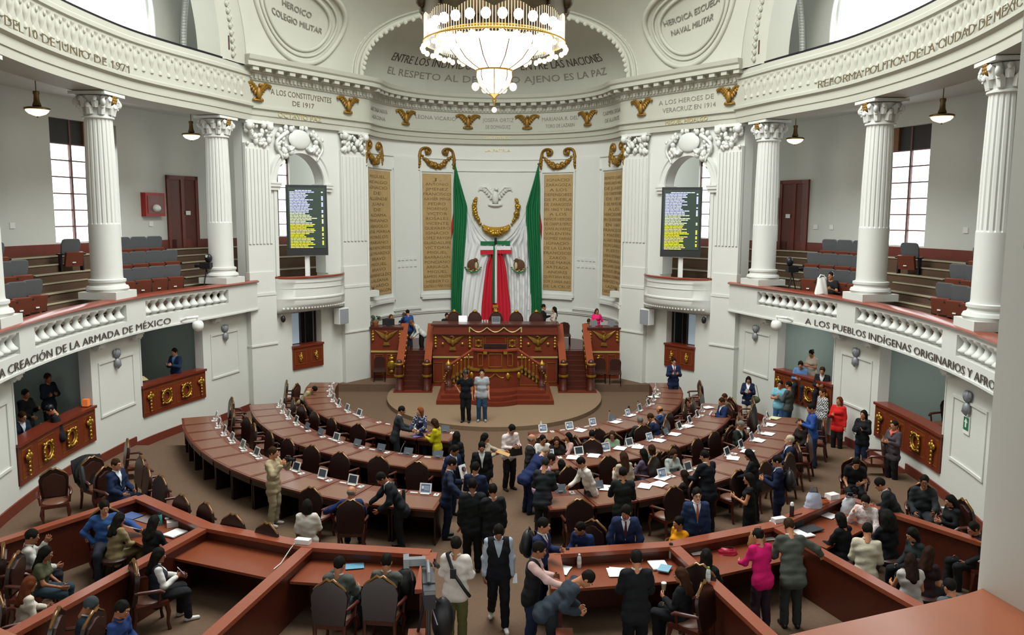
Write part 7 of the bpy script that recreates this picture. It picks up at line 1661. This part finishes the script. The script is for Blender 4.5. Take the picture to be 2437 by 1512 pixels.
SHEETS = [
(5.53, 27.54, 0.79, 10, 0.22, 0.3, '#e8e6e4', 'white sheets on the outermost desks of the front right row'),
(4.25, 24.91, 0.79, 20, 0.22, 0.3, '#e8e6e4', 'open white papers beside a black phone, front right row'),
(3.7, 24.08, 0.79, 15, 0.22, 0.3, '#e8e6e4', 'white sheets on the sixth desk, front right row'),
(2.53, 23.1, 0.79, 5, 0.22, 0.3, '#e8e6e4', 'white document on the third desk, front right row'),
(5.63, 23.06, 0.94, 25, 0.22, 0.3, '#e8e6e4', 'white sheets near the outer end of middle right row'),
(5.07, 22.14, 0.94, 22, 0.22, 0.3, '#e8e6e4', 'spread white papers under a dark tablet, middle right row'),
(4.51, 21.5, 0.94, 15, 0.22, 0.3, '#e8e6e4', 'white sheets in front of a lit tablet, middle right row'),
(2.56, 20.1, 0.94, 4, 0.22, 0.3, '#e8e6e4', 'stack of white sheets on the second desk, middle right row'),
(3.32, 20.77, 0.94, 12, 0.22, 0.3, '#e8e6e4', 'white sheets below the person in sage green'),
(3.81, 20.89, 0.94, 30, 0.22, 0.3, '#e8e6e4', 'white sheets behind the teal top, middle right row'),
(2.01, 19.95, 0.94, -6, 0.22, 0.3, '#e8e6e4', 'loose papers on the first desk, middle right row'),
(3.35, 17.26, 1.11, 6, 0.22, 0.3, '#e8e6e4', 'large white sheets near the inner end of rear right row'),
(3.68, 17.37, 1.11, -8, 0.22, 0.3, '#e8e6e4', 'cream sheet beside large white sheets, rear right row'),
(2.48, 17.12, 1.11, 12, 0.22, 0.3, '#e8e6e4', 'white sheets half hidden by the black shirt, rear right row'),
(7.03, 20.9, 1.11, 30, 0.22, 0.3, '#e8e6e4', 'white sheets toward the outer end, rear right row'),
(6.43, 19.89, 1.11, 28, 0.22, 0.3, '#e8e6e4', 'crumpled white paper near the outer end, rear right row'),
(5.89, 19.32, 1.11, 35, 0.22, 0.3, '#e8e6e4', 'white sheet at the bending person in black, rear right row'),
(3.84, 17.81, 1.11, -10, 0.22, 0.3, '#e8e6e4', 'small white card beside a lit tablet, rear right row'),
(7.86, 22.56, 1.11, 40, 0.22, 0.3, '#e8e6e4', 'small white sheet near the wall end, rear right row'),
(7.51, 21.56, 1.11, 40, 0.22, 0.3, '#e8e6e4', 'white sheet second from the wall end, rear right row'),
(6.82, 25.36, 0.94, 15, 0.22, 0.3, '#e8e6e4', 'pale document in front of the blue suit at middle right end'),
(1.14, 12.73, 1.23, -20, 0.22, 0.3, '#e8e6e4', 'crumpled white paper beside the pink sleeve, right pen'),
(2.03, 12.63, 1.23, 2, 0.22, 0.3, '#e8e6e4', 'single white sheet on the right inner pen counter'),
(2.77, 12.88, 1.23, 8, 0.22, 0.3, '#e8e6e4', 'white sheets under a light blue notebook, right inner pen'),
(3.54, 13.48, 1.23, 15, 0.22, 0.3, '#e8e6e4', 'white sheet in front of the long black hair, right pen'),
(5.01, 14.1, 1.23, 12, 0.22, 0.3, '#e8e6e4', 'white sheets beside the magenta blouse, right pen'),
(5.45, 14.73, 1.23, 10, 0.22, 0.3, '#e8e6e4', 'white papers at the grey suit, right pen'),
(5.7, 14.22, 1.23, 20, 0.22, 0.3, '#e8e6e4', 'white sheet under the black notebook, right pen'),
(6.53, 15.16, 1.23, 35, 0.22, 0.3, '#e8e6e4', 'white papers at the right corner counter'),
(-5.75, 14.3, 1.23, -25, 0.22, 0.3, '#e8e6e4', 'white open booklet on the left corner counter'),
(8.27, 23.33, 1.11, 40, 0.24, 0.3, '#cfc9a0', 'cream sheet at the wall end of the rear right row'),
(-2.13, 22.53, 0.785, -5, 0.3, 0.24, '#7a66a0', 'purple folder on the front left row by the yellow sweater'),
(-6.93, 15.22, 1.225, -30, 0.3, 0.24, '#4a5f8c', 'blue folder on the left corner counter'),
(2.84, 12.71, 1.25, -25, 0.15, 0.24, '#7fa9bd', 'light blue notebook on white sheets, right inner pen'),
(5.9, 14.41, 1.24, 25, 0.34, 0.25, '#2a2c32', 'black notebook on the right pen counter'),
(-2.26, 12.9, 1.23, 10, 0.24, 0.2, '#5f97b0', 'light blue brochure beside the raised phone, left inner pen'),
(-6.56, 15.03, 1.222, -30, 0.3, 0.26, '#7a7070', 'grey document beside the blue folder, left corner counter'),
]
SOLIDS = [
(1.27, 13.04, 1.215, 'flask', '#2f7f86', 'teal and black flask on the right inner pen counter'),
(1.45, 12.85, 1.215, 'bottle', '#c9c9cc', 'clear water bottle on the right inner pen counter'),
(3.05, 13.23, 1.215, 'flask', '#dcdcd8', 'white thermos with black lid by the right pen divider'),
(3.32, 11.82, 1.45, 'bottle', '#cdd0d0', 'clear green-capped bottle on the right pen divider'),
(5.59, 14.54, 1.452, 'flask', '#241a1a', 'dark bottle with pale cap on the right pen rail'),
(-6.21, 14.77, 1.215, 'flask', '#3f9a94', 'teal bottle on the left corner counter'),
(-5.58, 14.52, 1.215, 'cup', '#d2641e', 'orange cup with green lid on the left corner counter'),
(-6.09, 14.81, 1.215, 'cup', '#b8383c', 'red cup beside a white box, left corner counter'),
(-1.84, 16.3, 1.1, 'flask', '#141f1c', 'dark green glass bottle on the rear left row'),
(9.05, 15.61, 1.1, 'coffee', '#d8cfc4', 'paper cup held by the long-haired person at the right wall'),
(2.74, 12.27, 1.1, 'coffee', '#c9b28a', 'coffee cup held by the brown-haired person, right inner pen'),
(1.38, 23.24, 0.79, 'bottle', '#caa8a0', 'pinkish bottle at the first desk, front right row'),
(4.25, 25.08, 0.79, 'flask', '#30343f', 'dark flask near the outer end, front right row'),
(4.24, 21.79, 0.94, 'coffee', '#cfc4b6', 'paper cup beside a lit tablet, middle right row'),
(4.21, 18.65, 1.1, 'flask', '#d4d6d6', 'clear jug on the rear right row'),
(7.0, 21.73, 1.1, 'coffee', '#d8d4cc', 'white lidded cup near the outer end, rear right row'),
(-3.2, 13.32, 1.452, 'adaptor', '#e4e4e2', 'white adaptor box on the left pen rail'),
(5.25, 14.26, 1.452, 'adaptor', '#e4e4e2', 'white adaptor box on the right pen rail'),
(-5.94, 14.72, 1.217, 'box', '#dcd6d4', 'small white carton on the left corner counter'),
(6.18, 15.02, 1.452, 'bag', '#b9c0d6', 'blue and white plastic bag on the right pen rail'),
(7.04, 15.37, 1.217, 'bag', '#c9cdd2', 'grey striped tote bag on the right corner counter'),
(6.74, 15.49, 1.452, 'box', '#e2e0dc', 'white paper box on the right pen rail corner'),
(4.08, 13.4, 1.217, 'pouch', '#b01a3c', 'crimson pouch on the right pen counter'),
(4.66, 13.65, 1.217, 'bag', '#a4754e', 'brown paper bag on the right pen counter'),
(6.41, 15.21, 1.452, 'pouch', '#a8542a', 'orange snack bag on the right pen rail'),
]
# ================================================================ SMALL THINGS
for x, y, z, rot, w, d, c, l in SHEETS:
    m = MB(); n = 1 if w < .2 or c != '#e8e6e4' else 2; t = .02 if 'notebook' in l or 'book' in l else .003
    rz = math.atan2(-(x*2), 30-y)+rad(rot)*.6 if y > 15.5 else rad(rot)
    rnd = random.Random(l)
    for k in range(n): m.box((rnd.uniform(-.03, .03)*k, rnd.uniform(-.03, .03)*k, t/2+.0035*k), (w*1.25, d*1.1, t), rz=k*rnd.uniform(-.3, .3))
    o = m.build('paper_sheets' if c in ('#e8e6e4', '#cfc9a0') else 'notebook' if t > .01 else 'folder', M_PAPER if c == '#e8e6e4' else mat('sheet'+c, c, .7)); o.location = (x, y, z+.003); o.rotation_euler = (0, 0, rz); tag(o, l, 'paper' if c in ('#e8e6e4', '#cfc9a0') else 'notebook' if t > .01 else 'folder')
def solid(x, y, z, k, c, l):
    M_ = mat('item_'+c.lstrip('#'), c, .4); dk = mat('lid_dark', '#1d2022', .5)
    if k in ('flask', 'bottle'):
        r = thing('bottle' if k == 'bottle' else 'flask', l, 'bottle', (x, y, z)); m = MB()
        m.lathe([(.034,0),(.037,.01),(.037,.15),(.03,.185),(.016,.205)] if k == 'bottle' else [(.036,0),(.04,.01),(.04,.19),(.03,.21)], n=16); m.build('body', mat('clear_plastic', '#c6cacc', .15, spec=.8) if k == 'bottle' else M_, r, smooth=50)
        m = MB(); m.lathe([(.018,.2),(.018,.235)] if k == 'bottle' else [(.033,.2),(.034,.25),(.02,.27)], n=12); m.build('cap', mat('cap_green', '#7aa83c', .5) if 'green-capped' in l else M_WPL if 'pale cap' in l or k == 'bottle' else dk, r, smooth=40)
        if k == 'bottle': m = MB(); m.lathe([(.038,.07),(.038,.12)], n=16); m.build('paper_label', M_WPL, r, smooth=40)
    elif k in ('cup', 'coffee'):
        r = thing('cup', l, 'cup', (x, y, z)); m = MB(); m.lathe([(.03,0),(.042,.11)], n=16); m.build('body', M_, r, smooth=50)
        m = MB(); m.lathe([(.045,.11),(.045,.12),(.036,.128)], n=16); m.build('lid', mat('lid_green', '#2e7a4a', .5) if 'green lid' in l else M_WPL, r, smooth=50)
    elif k == 'adaptor':
        r = thing('adaptor_box', l, 'electrical box', (x, y, z), -.25 if x < 0 else .35); m = MB(); m.box((0, 0, .04), (.26, .12, .08)); m.build('case', M_, r)
        m = MB(); m.tube([(-.12, -.05, .02), (-.16, -.14, -.05), (-.2, -.4, -.2), (-.22, -.6, -.22)], .008, 6); m.build('cable', M_, r)
    elif k == 'box':
        m = MB(); m.box((0, 0, .05), (.24, .17, .1), taper=.96); o = m.build('carton', M_); o.location = (x, y, z); o.rotation_euler = (0, 0, .4); tag(o, l, 'box')
    elif k in ('bag', 'pouch'):
        h = .3 if k == 'bag' else .11; zt = z
        r = thing('bag' if k == 'bag' else 'pouch', l, 'bag', (x, y, zt)); rnd = random.Random(l); m = MB(); rows = []
        for j in range(9):
            q = j/8; rows.append([((.16+.02*rnd.random())*(math.cos(a))*(1-.45*q*q)+rnd.uniform(-.012, .012), (.1+.02*rnd.random())*math.sin(a)*(1-.5*q*q)+rnd.uniform(-.012, .012), h*q) for a in np.linspace(0, 2*PI, 17)[:-1]])
            rows[-1].append(rows[-1][0])
        m.grid(rows); m.build('sack', M_, r, smooth=70)
        if k == 'bag': m = MB(); m.tube([(-.07, 0, h*.95), (-.05, .0, h+.09), (.05, .0, h+.09), (.07, 0, h*.95)], .009, 6); m.build('handle', mat('bag_handle', '#3a4560', .6) if 'brown' not in l else M_, r, smooth=60)
        else: m = MB(); m.box((0, 0, h), (.2, .02, .012)); m.build('zip', M_BLACK, r)
for t in SOLIDS: solid(*t)
# things in hands
def hand_of(label, e):
    for l, s, root, p, fa in HANDS:
        if l == label and s == e: a = root.rotation_euler[2]; return (root.location[0]+p[0]*math.cos(a)-p[1]*math.sin(a), root.location[1]+p[0]*math.sin(a)+p[1]*math.cos(a), root.location[2]+p[2]), a
def phone(key, e, who, col='#1a1b20'):
    for pp in PEOPLE:
        if key in pp[14]:
            (x, y, z), a = hand_of(pp[14], e); r = thing('phone', 'mobile phone held by the '+who, 'phone', (x, y, z), a)
            m = MB(); M = Matrix.Translation((0, -.03, .035)) @ Matrix.Rotation(rad(-35), 4, 'X'); m.box((0, 0, 0), (.074, .009, .15)); m.xf(M); m.build('case', mat('phone_'+col.lstrip('#'), col, .3), r)
            m = MB(); m.box((0, .005, 0), (.066, .002, .138)); m.xf(M); m.build('screen', M_SCRBLUE, r); return
phone('looking at a phone', -1, 'person in dark vest with white sleeves', '#d8cfe0'); phone('holding up a phone', 1, 'seated person in grey suit, left inner pen', '#d8d8dc'); phone('in navy blazer', -1, 'person in navy blazer by the right wall'); phone('in blue shirt using a phone', -1, 'person in blue shirt near the right booth'); phone('dark grey suit holding a phone', -1, 'person in dark grey suit at rear right row end'); phone('in blue suit using a phone', -1, 'person in blue suit at the middle right far end', '#d8cfe0'); phone('with headphones', -1, 'camera operator in the right gallery'); phone('in navy suit and red tie', -1, 'person in navy suit and red tie'); phone('white trainers', 1, 'person in black vest walking', '#c8c8d0'); phone('black cap seated', -1, 'person in black cap in the near left booth', '#b8b0b4')
def photocam(key, who, dz=.0, fwd=.08):
    for pp in PEOPLE:
        if key in pp[14]:
            (x1, y1, z1), a = hand_of(pp[14], 1); (x2, y2, z2), a = hand_of(pp[14], -1); x, y, z = (x1+x2)/2, (y1+y2)/2, (z1+z2)/2+dz
            r = thing('photo_camera', 'black photo camera held by the '+who, 'camera', (x, y, z), a)
            m = MB(); m.box((0, -.03, 0), (.15, .07, .1)); m.box((0, -.03, .06), (.06, .06, .04)); m.build('body', M_BLACK, r)
            m = MB(); m.lathe([(.04,0),(.042,.02),(.036,.05),(.042,.14),(.03,.14)], n=16); m.xf(Matrix.Translation((0, -.065, 0)) @ Matrix.Rotation(PI/2, 4, 'X')); m.build('lens', M_BLACKM, r, smooth=40)
            m = MB(); m.tube([(-.08, -.03, .03), (-.12, .0, -.12), (0, .02, -.2), (.12, .0, -.12), (.08, -.03, .03)], .008, 5); m.build('strap', M_BLACK, r); return
photocam('photographer in khaki', 'photographer in khaki suit', .02); photocam('jeans holding a camera', 'person in black jacket by the right wall'); photocam('photographer in black', 'seated photographer in black')
def at_person(key, lx, ly, lz):
    for pp in PEOPLE:
        if key in pp[14]: a = rad(pp[4]); return (pp[0]+lx*math.cos(a)-ly*math.sin(a), pp[1]+lx*math.sin(a)+ly*math.cos(a), pp[2]+lz), a
def backpack(loc, rz, lab, tilt=0):
    r = thing('backpack', lab, 'backpack', loc, rz); m = MB(); m.ell((0, 0, 0), (.17, .11, .24), 14, 10); m.build('main_bag', M_BLACK, r, smooth=70)
    m = MB(); m.ell((0, .07, -.06), (.13, .07, .13), 12, 8); m.build('front_pocket', mat('bag_grey', '#2c3034', .7), r, smooth=70)
    m = MB(); m.tube([(-.05, -.02, .22), (0, -.02, .28), (.05, -.02, .22)], .012, 6); m.build('top_handle', M_BLACK, r)
    for e in (-1, 1): m = MB(); m.tube([(e*.08, -.08, .2), (e*.1, -.17, .1), (e*.1, -.15, -.1), (e*.08, -.08, -.18)], .018, 6); m.build('strap', M_BLACK, r)
l_, a_ = at_person('black backpack at the right pen', 0, .2, 1.25); backpack(l_, a_, 'black backpack worn over the navy suit at the right pen corner')
l_, a_ = at_person('wearing a backpack', 0, .2, 1.2); backpack(l_, a_, 'large black backpack worn by the person near rear right row')
backpack((-1.33, 12.02, 1.36), .2, 'black and grey backpack beside the seated grey jacket, left inner pen')
l_, a_ = at_person('in navy blazer', .24, -.05, .88)
r = thing('handbag', 'olive green handbag carried by the person in navy blazer', 'bag', l_, a_); m = MB(); m.ell((0, 0, 0), (.17, .08, .13), 12, 8); m.build('pouch_body', mat('olive', '#4f5738', .6), r, smooth=70); m = MB(); m.tube([(-.12, 0, .08), (-.06, -.02, .45), (.02, -.02, .5), (.12, 0, .08)], .01, 5); m.build('strap', mat('olive', '#4f5738'), r)
l_, a_ = at_person('holding a camera bag', 0, -.3, 1.08)
r = thing('camera_bag', 'black camera bag held by the person in white shirt', 'bag', l_, a_); m = MB(); m.box((0, 0, 0), (.3, .18, .2), taper=.9); m.build('case', M_BLACK, r); m = MB(); m.box((0, 0, .105), (.27, .16, .02)); m.build('lid', mat('bag_grey', '#2c3034'), r); m = MB(); m.tube([(-.1, 0, .1), (0, 0, .17), (.1, 0, .1)], .012, 6); m.build('handle', M_BLACK, r)
l_, a_ = at_person('holding out a folder', 0, -.48, 1.15)
m = MB(); m.box((0, 0, 0), (.24, .32, .012), mtx=Matrix.Rotation(.3, 3, 'X')); o = m.build('folder', mat('manila', '#b8925a', .7)); o.location = l_; o.rotation_euler = (0, 0, a_); tag(o, 'manila folder held out by the long-haired person in beige', 'folder')
l_, a_ = at_person('holding papers at the middle', .1, -.3, 1.1)
m = MB(); m.box((0, 0, 0), (.21, .02, .3), mtx=Matrix.Rotation(-.3, 3, 'X')); o = m.build('paper_sheets', M_PAPER); o.location = l_; o.rotation_euler = (0, 0, a_); tag(o, 'white papers held by the navy suit at the middle left row end', 'paper')
l_, a_ = at_person('reading sheets at the left', 0, -.42, .86)
m = MB(); m.box((0, 0, 0), (.22, .3, .006), mtx=Matrix.Rotation(.5, 3, 'X')); o = m.build('paper_sheets', mat('pinkish_paper', '#d8c0b4', .8)); o.location = l_; o.rotation_euler = (0, 0, a_); tag(o, 'pinkish sheets held by the person in beige suit', 'paper')
l_, a_ = at_person('reading papers in the far left', 0, -.36, 1.12)
m = MB(); m.box((0, 0, 0), (.3, .24, .02), mtx=Matrix.Rotation(.4, 3, 'X')); o = m.build('folder', mat('pale_yellow', '#c9bd8c', .8)); o.location = (l_[0], l_[1], 2.0); o.rotation_euler = (0, 0, a_); tag(o, 'pale yellow folder on the far left booth parapet', 'folder')
# professional camera on its tripod in the pen gap
r = thing('video_camera', 'professional video camera on a tripod beside the white shirt and left pen', 'camera', (-.86, 10.75, .5), .12)
m = MB(); m.box((0, .05, 1.42), (.17, .5, .24)); m.box((0, -.3, 1.42), (.16, .22, .2)); m.build('body', mat('camera_grey', '#3c3f44', .4), r)
m = MB(); m.tube([(0, -.2, 1.56), (0, -.18, 1.66), (0, .22, 1.66), (0, .26, 1.56)], .028, 8); m.build('carry_handle', mat('camera_silver', '#85888c', .35, .4), r, smooth=50)
m = MB(); m.lathe([(.07,0),(.075,.1),(.06,.16),(.085,.3),(.07,.3)], n=18); m.xf(Matrix.Translation((0, .28, 1.42)) @ Matrix.Rotation(-PI/2, 4, 'X')); m.build('lens', M_BLACK, r, smooth=40)
m = MB(); m.box((-.16, .25, 1.66), (.26, .1, .1)); m.box((-.3, .27, 1.66), (.08, .2, .13)); m.build('viewfinder', mat('camera_silver', '#85888c'), r)
m = MB(); m.tube([(.1, .3, 1.6), (.14, .12, 1.62)], .03, 8); m.tube([(.1, .25, 1.56), (.1, .3, 1.66)], .015, 6); m.build('microphone', M_BLACKM, r, smooth=50)
m = MB(); m.box((0, -.46, 1.42), (.15, .12, .2)); m.build('battery', M_BLACK, r)
m = MB(); m.lathe([(.09,1.2),(.1,1.24),(.08,1.3)], n=16); m.tube([(0,0,1.22),(.1,-.45,1.05)], .014, 6); m.build('tripod_head', M_BLACKM, r, smooth=50)
for i in range(3): a = 2*PI*i/3+.5; m = MB(); m.tube([(.06*math.cos(a), .06*math.sin(a), 1.2), (.33*math.cos(a), .33*math.sin(a), 0)], [.025, .018], 8); m.build('tripod_leg', M_BLACKM, r)
m = MB(); m.ell((.2, .08, .85), (.16, .14, .34), 12, 10); m.tube([(.16, .02, 1.15), (.05, 0, 1.25)], .02, 6); m.build('hanging_coat', M_BLACK, r, smooth=70)
l_, a_ = at_person('camera operator in white', 0, 0, 0)
r = thing('shoulder_strap', 'broad black strap across the back of the white shirt', 'strap', l_, a_); m = MB(); pts = [(.1, -.1, 1.45), (.12, .05, 1.5), (.0, .17, 1.25), (-.16, .15, 1.0), (-.22, .05, .85)]; m.tube(pts, .028, 6); m.build('webbing', M_BLACK, r, smooth=60); m = MB(); m.box((0.0, .19, 1.25), (.09, .03, .14)); m.build('pad', M_BLACK, r)
# gallery cameras
for sd, nm, s in ((-1, 'left', 25.0), (1, 'right', 24.3)):
    p, T, N = RR.at(s-.35, .75); r = thing('video_camera', 'dark video camera on a tripod in the %s gallery' % nm, 'camera', (p[0]*sd, p[1], 3.98), math.atan2(-N[0]*sd, N[1])+PI)
    m = MB(); m.box((0, 0, 1.3), (.16, .4, .2)); m.build('body', M_BLACK, r); m = MB(); m.lathe([(.06,0),(.05,.1),(.075,.2)], n=14); m.xf(Matrix.Translation((0, -.2, 1.3)) @ Matrix.Rotation(PI/2, 4, 'X')); m.build('lens', M_BLACKM, r, smooth=50)
    m = MB(); m.ell((0, .1, 1.55), (.11, .13, .15), 10, 8); m.build('monitor_hood', M_BLACKM, r, smooth=60); m = MB(); m.box((.08, .1, 1.62), (.06, .06, .08)); m.build('lamp', mat('small_glow', '#c8d8c0', .4), r)
    for i in range(3): a = 2*PI*i/3; m = MB(); m.tube([(0, 0, 1.2), (.3*math.cos(a), .3*math.sin(a), 0)], .02, 6); m.build('tripod_leg', M_BLACKM, r)
p = RR.at(21.75, .12)[0]; r = thing('bag', 'white plastic bag on the right gallery rail beside the column', 'bag', (p[0], p[1], 4.68)); m = MB(); rows = [[(.2*math.cos(a)*(1-.35*q), .12*math.sin(a)*(1-.4*q)+.02*math.sin(5*a+q*4), .5*q+.02*math.sin(3*a)) for a in np.linspace(0, 2*PI, 21)] for q in np.linspace(0, 1, 8)]; m.grid(rows); m.build('sack', M_WPL, r, smooth=70); m = MB(); m.tube([(-.1, 0, .48), (-.05, 0, .58), (.06, 0, .56), (.1, 0, .46)], .02, 6); m.build('handle', M_WPL, r, smooth=60)
# laptops, bench items of the dais
def laptop(loc, rz, lab, case, scr):
    r = thing('laptop', lab, 'laptop', loc, rz); m = MB(); m.box((0, 0, .01), (.34, .24, .02)); m.build('base', case, r); m = MB(); m.box((0, .0, .012), (.34, .015, .23)); m.xf(Matrix.Translation((0, .12, .125)) @ Matrix.Rotation(rad(-15), 4, 'X')); m.build('lid', case, r); m = MB(); m.box((0, -.009, .012), (.31, .003, .2)); m.xf(Matrix.Translation((0, .12, .125)) @ Matrix.Rotation(rad(-15), 4, 'X')); m.build('screen', scr, r)
laptop((-1.3, 33.05, 2.66), .1, 'white laptop open on the presiding desk beside the leftmost chair', M_WPL, mat('laptop_glow', '#e8ecf4', .4, emit='#e4e9f4', estr=.6))
laptop((5.75, 14.45, 1.215), .5, 'black laptop open on the right pen counter', M_BLACK, M_SCREEN)
laptop((.05, 32.75, 2.66), 0, 'flat grey laptop in front of the middle presiding chair', M_GREY, M_SCREEN)
for k, (x, w) in enumerate(((-.5, 'left one of the group'), (-.4, 'middle one of the group'), (-.3, 'right one of the group'))):
    r = thing('drinking_glass', 'small glass on the presiding desk left of centre, '+w, 'glass', (x, 32.9+.06*(k == 1), 2.66)); m = MB(); m.lathe([(.03,0),(.035,.11)], n=14); m.build('tumbler', mat('clear_plastic', '#c6cacc'), r, smooth=50); m = MB(); m.lathe([(.0,.06),(.033,.062)], n=14); m.build('water', mat('water', '#9ab0b8', .1), r)
r = thing('potted_plant', 'small potted plant at the left end of the left secretary desk', 'plant', (-4.95, 33.6, 2.43)); m = MB(); m.lathe([(.1,0),(.14,.16),(.12,.18)], n=16); m.build('pot', mat('terracotta', '#8a4a24', .7), r, smooth=40); m = MB(); rnd = random.Random(2)
for k in range(26): a = rnd.uniform(0, 2*PI); q = rnd.uniform(.05, .2); m.ell((q*math.cos(a), q*math.sin(a), .24+rnd.uniform(0, .16)), (.06, .04, .03), 6, 4, mtx=Matrix.Rotation(a, 3, 'Z'))
m.build('leaves', mat('leaf', '#3a4a2c', .7), r, smooth=60)
r = thing('monitor', 'dark monitor on the left secretary desk before the seated person', 'monitor', (-4.4, 33.55, 2.43)); m = MB(); m.box((0, 0, .16), (.5, .04, .28)); m.build('panel', M_BLACK, r); m = MB(); m.box((0, .02, .02), (.2, .14, .03)); m.build('foot', M_BLACK, r)
for x, w in ((4.1, 'left one'), (4.85, 'right one')):
    r = thing('monitor', 'silver-backed monitor on the right secretary desk, '+w, 'monitor', (x, 33.5, 2.43)); m = MB(); m.box((0, 0, .15), (.36, .03, .22), taper=.75); m.build('panel', M_STEEL, r); m = MB(); m.box((0, .02, .015), (.16, .14, .03)); m.build('foot', M_STEEL, r)
# armchairs at the dais corners and by the walls
def corner_chair():
    r = thing('padded_chair', '', 'chair'); m = MB(); prof = [(-.22,0),(-.23,.35),(-.17,.46),(0,.5),(.17,.46),(.23,.35),(.22,0)]; m.prism(prof, -.03, .04); m.xf(Matrix.Translation((0, .22, .5)) @ Matrix.Rotation(rad(7), 4, 'X') @ Matrix.Rotation(PI/2, 4, 'X')); m.build('backrest', M_LEATHD, r, smooth=40)
    m = MB(); m.box((0, -.02, .46), (.5, .48, .1), taper=.94); m.build('seat', M_LEATHD, r)
    for sx in (-1, 1):
        for y in (-.2, .2): m = MB(); m.tube([(sx*.21, y, .42), (sx*.22, y*1.1, 0)], [.03, .02], 6); m.build('leg', M_WOODD, r)
    return r
for k, (x, y, z, rz, l) in enumerate(((-4.66, 32.6, .3, .1, 'dark padded chair on the left landing below the secretary desk'), (4.25, 32.3, .3, -.1, 'left one of two dark padded chairs on the right landing'), (4.85, 32.15, .3, -.15, 'right one of two dark padded chairs on the right landing'), (3.0, 34.6, 1.45, 0, 'tall dark chair at the top of the right staircase'))):
    place('corner', corner_chair, (x, y, z), rz, l, 'padded chairs of the dais')
for x, y, rz, l in ((-9.2, 16.7, .5, 'carved chair facing the hall beside the left wall'), (9.75, 20.0, -1.9, 'carved chair beside the person in grey blazer, right wall'), (-8.75, 17.6, 1.0, 'carved chair with black coat beside the bearded person')): chair(x, y, rz, l, force=True)
r = thing('coat', 'black coat draped over the carved chair beside the bearded person', 'coat', (-8.75, 17.6, floor_z(-8.75, 17.6)), 1.0); m = MB(); m.grid([[(x, .27+.12*math.sin(q*PI)-.02*math.sin(9*x), 1.18-.75*abs(q-.45)*1.3+.03*math.cos(x*9)) for x in np.linspace(-.34, .34, 9)] for q in np.linspace(0, 1, 9)]); m.ell((0, .3, .75), (.33, .16, .38), 12, 8); m.build('body', M_BLACK, r, smooth=70); m = MB(); m.tube([(-.28, .1, 1.0), (-.34, -.05, .75), (-.3, -.1, .5)], .06, 8); m.build('sleeve', M_BLACK, r, smooth=70)
r = thing('wall_lamp', 'small orange lamp box on the near left booth parapet', 'lamp', (*[float(v) for v in (mirror([WR.at(18.7, .08)[0]])[0])], 1.97)); m = MB(); m.box((0, 0, .1), (.14, .14, .2)); m.build('shade', mat('orange_glow', '#c8642c', .6, emit='#d8783c', estr=.4), r); m = MB(); m.box((0, 0, .01), (.18, .18, .02)); m.build('base', M_WOOD, r)
# framed mirror and extinguisher inside the booths
r = thing('framed_mirror', 'dark red framed round mirror inside the far left booth', 'mirror', (0,0,0)); m = SB(-1); band(m, WR, 22.9, 24.2, 3.2, 3.3, 2.2, 3.3); m.build('frame', M_DADO, r); p, T, N = WR.at(23.5, 3.17); m = SB(-1); o = len(m.v); m.ell((p[0], p[1], 2.75), (.1, .42, .38), 16, 10); m.build('glass', mat('mirror_glass', '#7c8684', .15, .3), r, smooth=70)
r = thing('fire_extinguisher', 'red fire extinguisher inside the far right booth', 'extinguisher', (0,0,0)); p, T, N = WR.at(24.65, 1.6); m = SB(1); m.lathe([(.07,0),(.08,.05),(.08,.32),(.03,.38)], (p[0], p[1], 1.9), 14); m.build('cylinder', M_RED, r, smooth=50); m = SB(1); m.box((p[0], p[1], 2.32), (.05, .12, .06)); m.build('valve', M_BLACK, r)
for s, d, l in ((17.2, 1.0, 'carved chair inside the near right booth, nearer the viewer'), (18.4, 1.3, 'carved chair inside the near right booth, farther from the viewer')):
    p, T, N = WR.at(s, d); chair(p[0], p[1], math.atan2(-N[0], N[1])+.3, l, z=1.1, force=True)
for sd, nm in SIDES:
    m = SB(sd); band(m, WR, 12.1, 25.9, 3.24, 3.3, 1.1, 1.5); struct(m.build('trim_booth_dado_%s' % nm, M_DADO))
# ================================================================ camera, light
sc = bpy.context.scene
cam = bpy.data.cameras.new('camera'); cam.sensor_width = 36; cam.lens = 1940/2437*36; cam.clip_end = 200; cam.clip_start = .05
co = bpy.data.objects.new('camera', cam); C.objects.link(co); sc.camera = co
yaw, pit, rol = rad(1.1), rad(7.15), rad(.3)
fw = Vector((math.sin(yaw)*math.cos(pit), math.cos(yaw)*math.cos(pit), -math.sin(pit)))
r0 = Vector((math.cos(yaw), -math.sin(yaw), 0)); u0 = r0.cross(fw)
rr = r0*math.cos(rol)+u0*math.sin(rol); uu = u0*math.cos(rol)-r0*math.sin(rol)
co.matrix_world = Matrix(((rr.x, uu.x, -fw.x, .07), (rr.y, uu.y, -fw.y, 0), (rr.z, uu.z, -fw.z, 7.0), (0,0,0,1)))
w = bpy.data.worlds.new('sky'); sc.world = w; w.use_nodes = True
bg = w.node_tree.nodes['Background']; bg.inputs[0].default_value = (.93, 1.0, .99, 1); bg.inputs[1].default_value = 2.3
sc.view_settings.view_transform = 'Standard'; sc.view_settings.look = 'None'; sc.view_settings.exposure = 0.08; sc.view_settings.gamma = 1
sc.cycles.use_adaptive_sampling = True; sc.cycles.adaptive_threshold = .04; sc.cycles.max_bounces = 5; sc.cycles.diffuse_bounces = 3; sc.cycles.glossy_bounces = 3; sc.cycles.transmission_bounces = 4
sc.cycles.sample_clamp_indirect = 6

sk = bpy.data.lights.new('skylight', 'AREA'); sk.shape = 'ELLIPSE'; sk.size = 11.5; sk.size_y = 15.5; sk.energy = 4300; sk.color = (.97, 1.0, .98)
so_ = bpy.data.objects.new('skylight', sk); so_.location = (0, 19.5, 19.1); C.objects.link(so_)
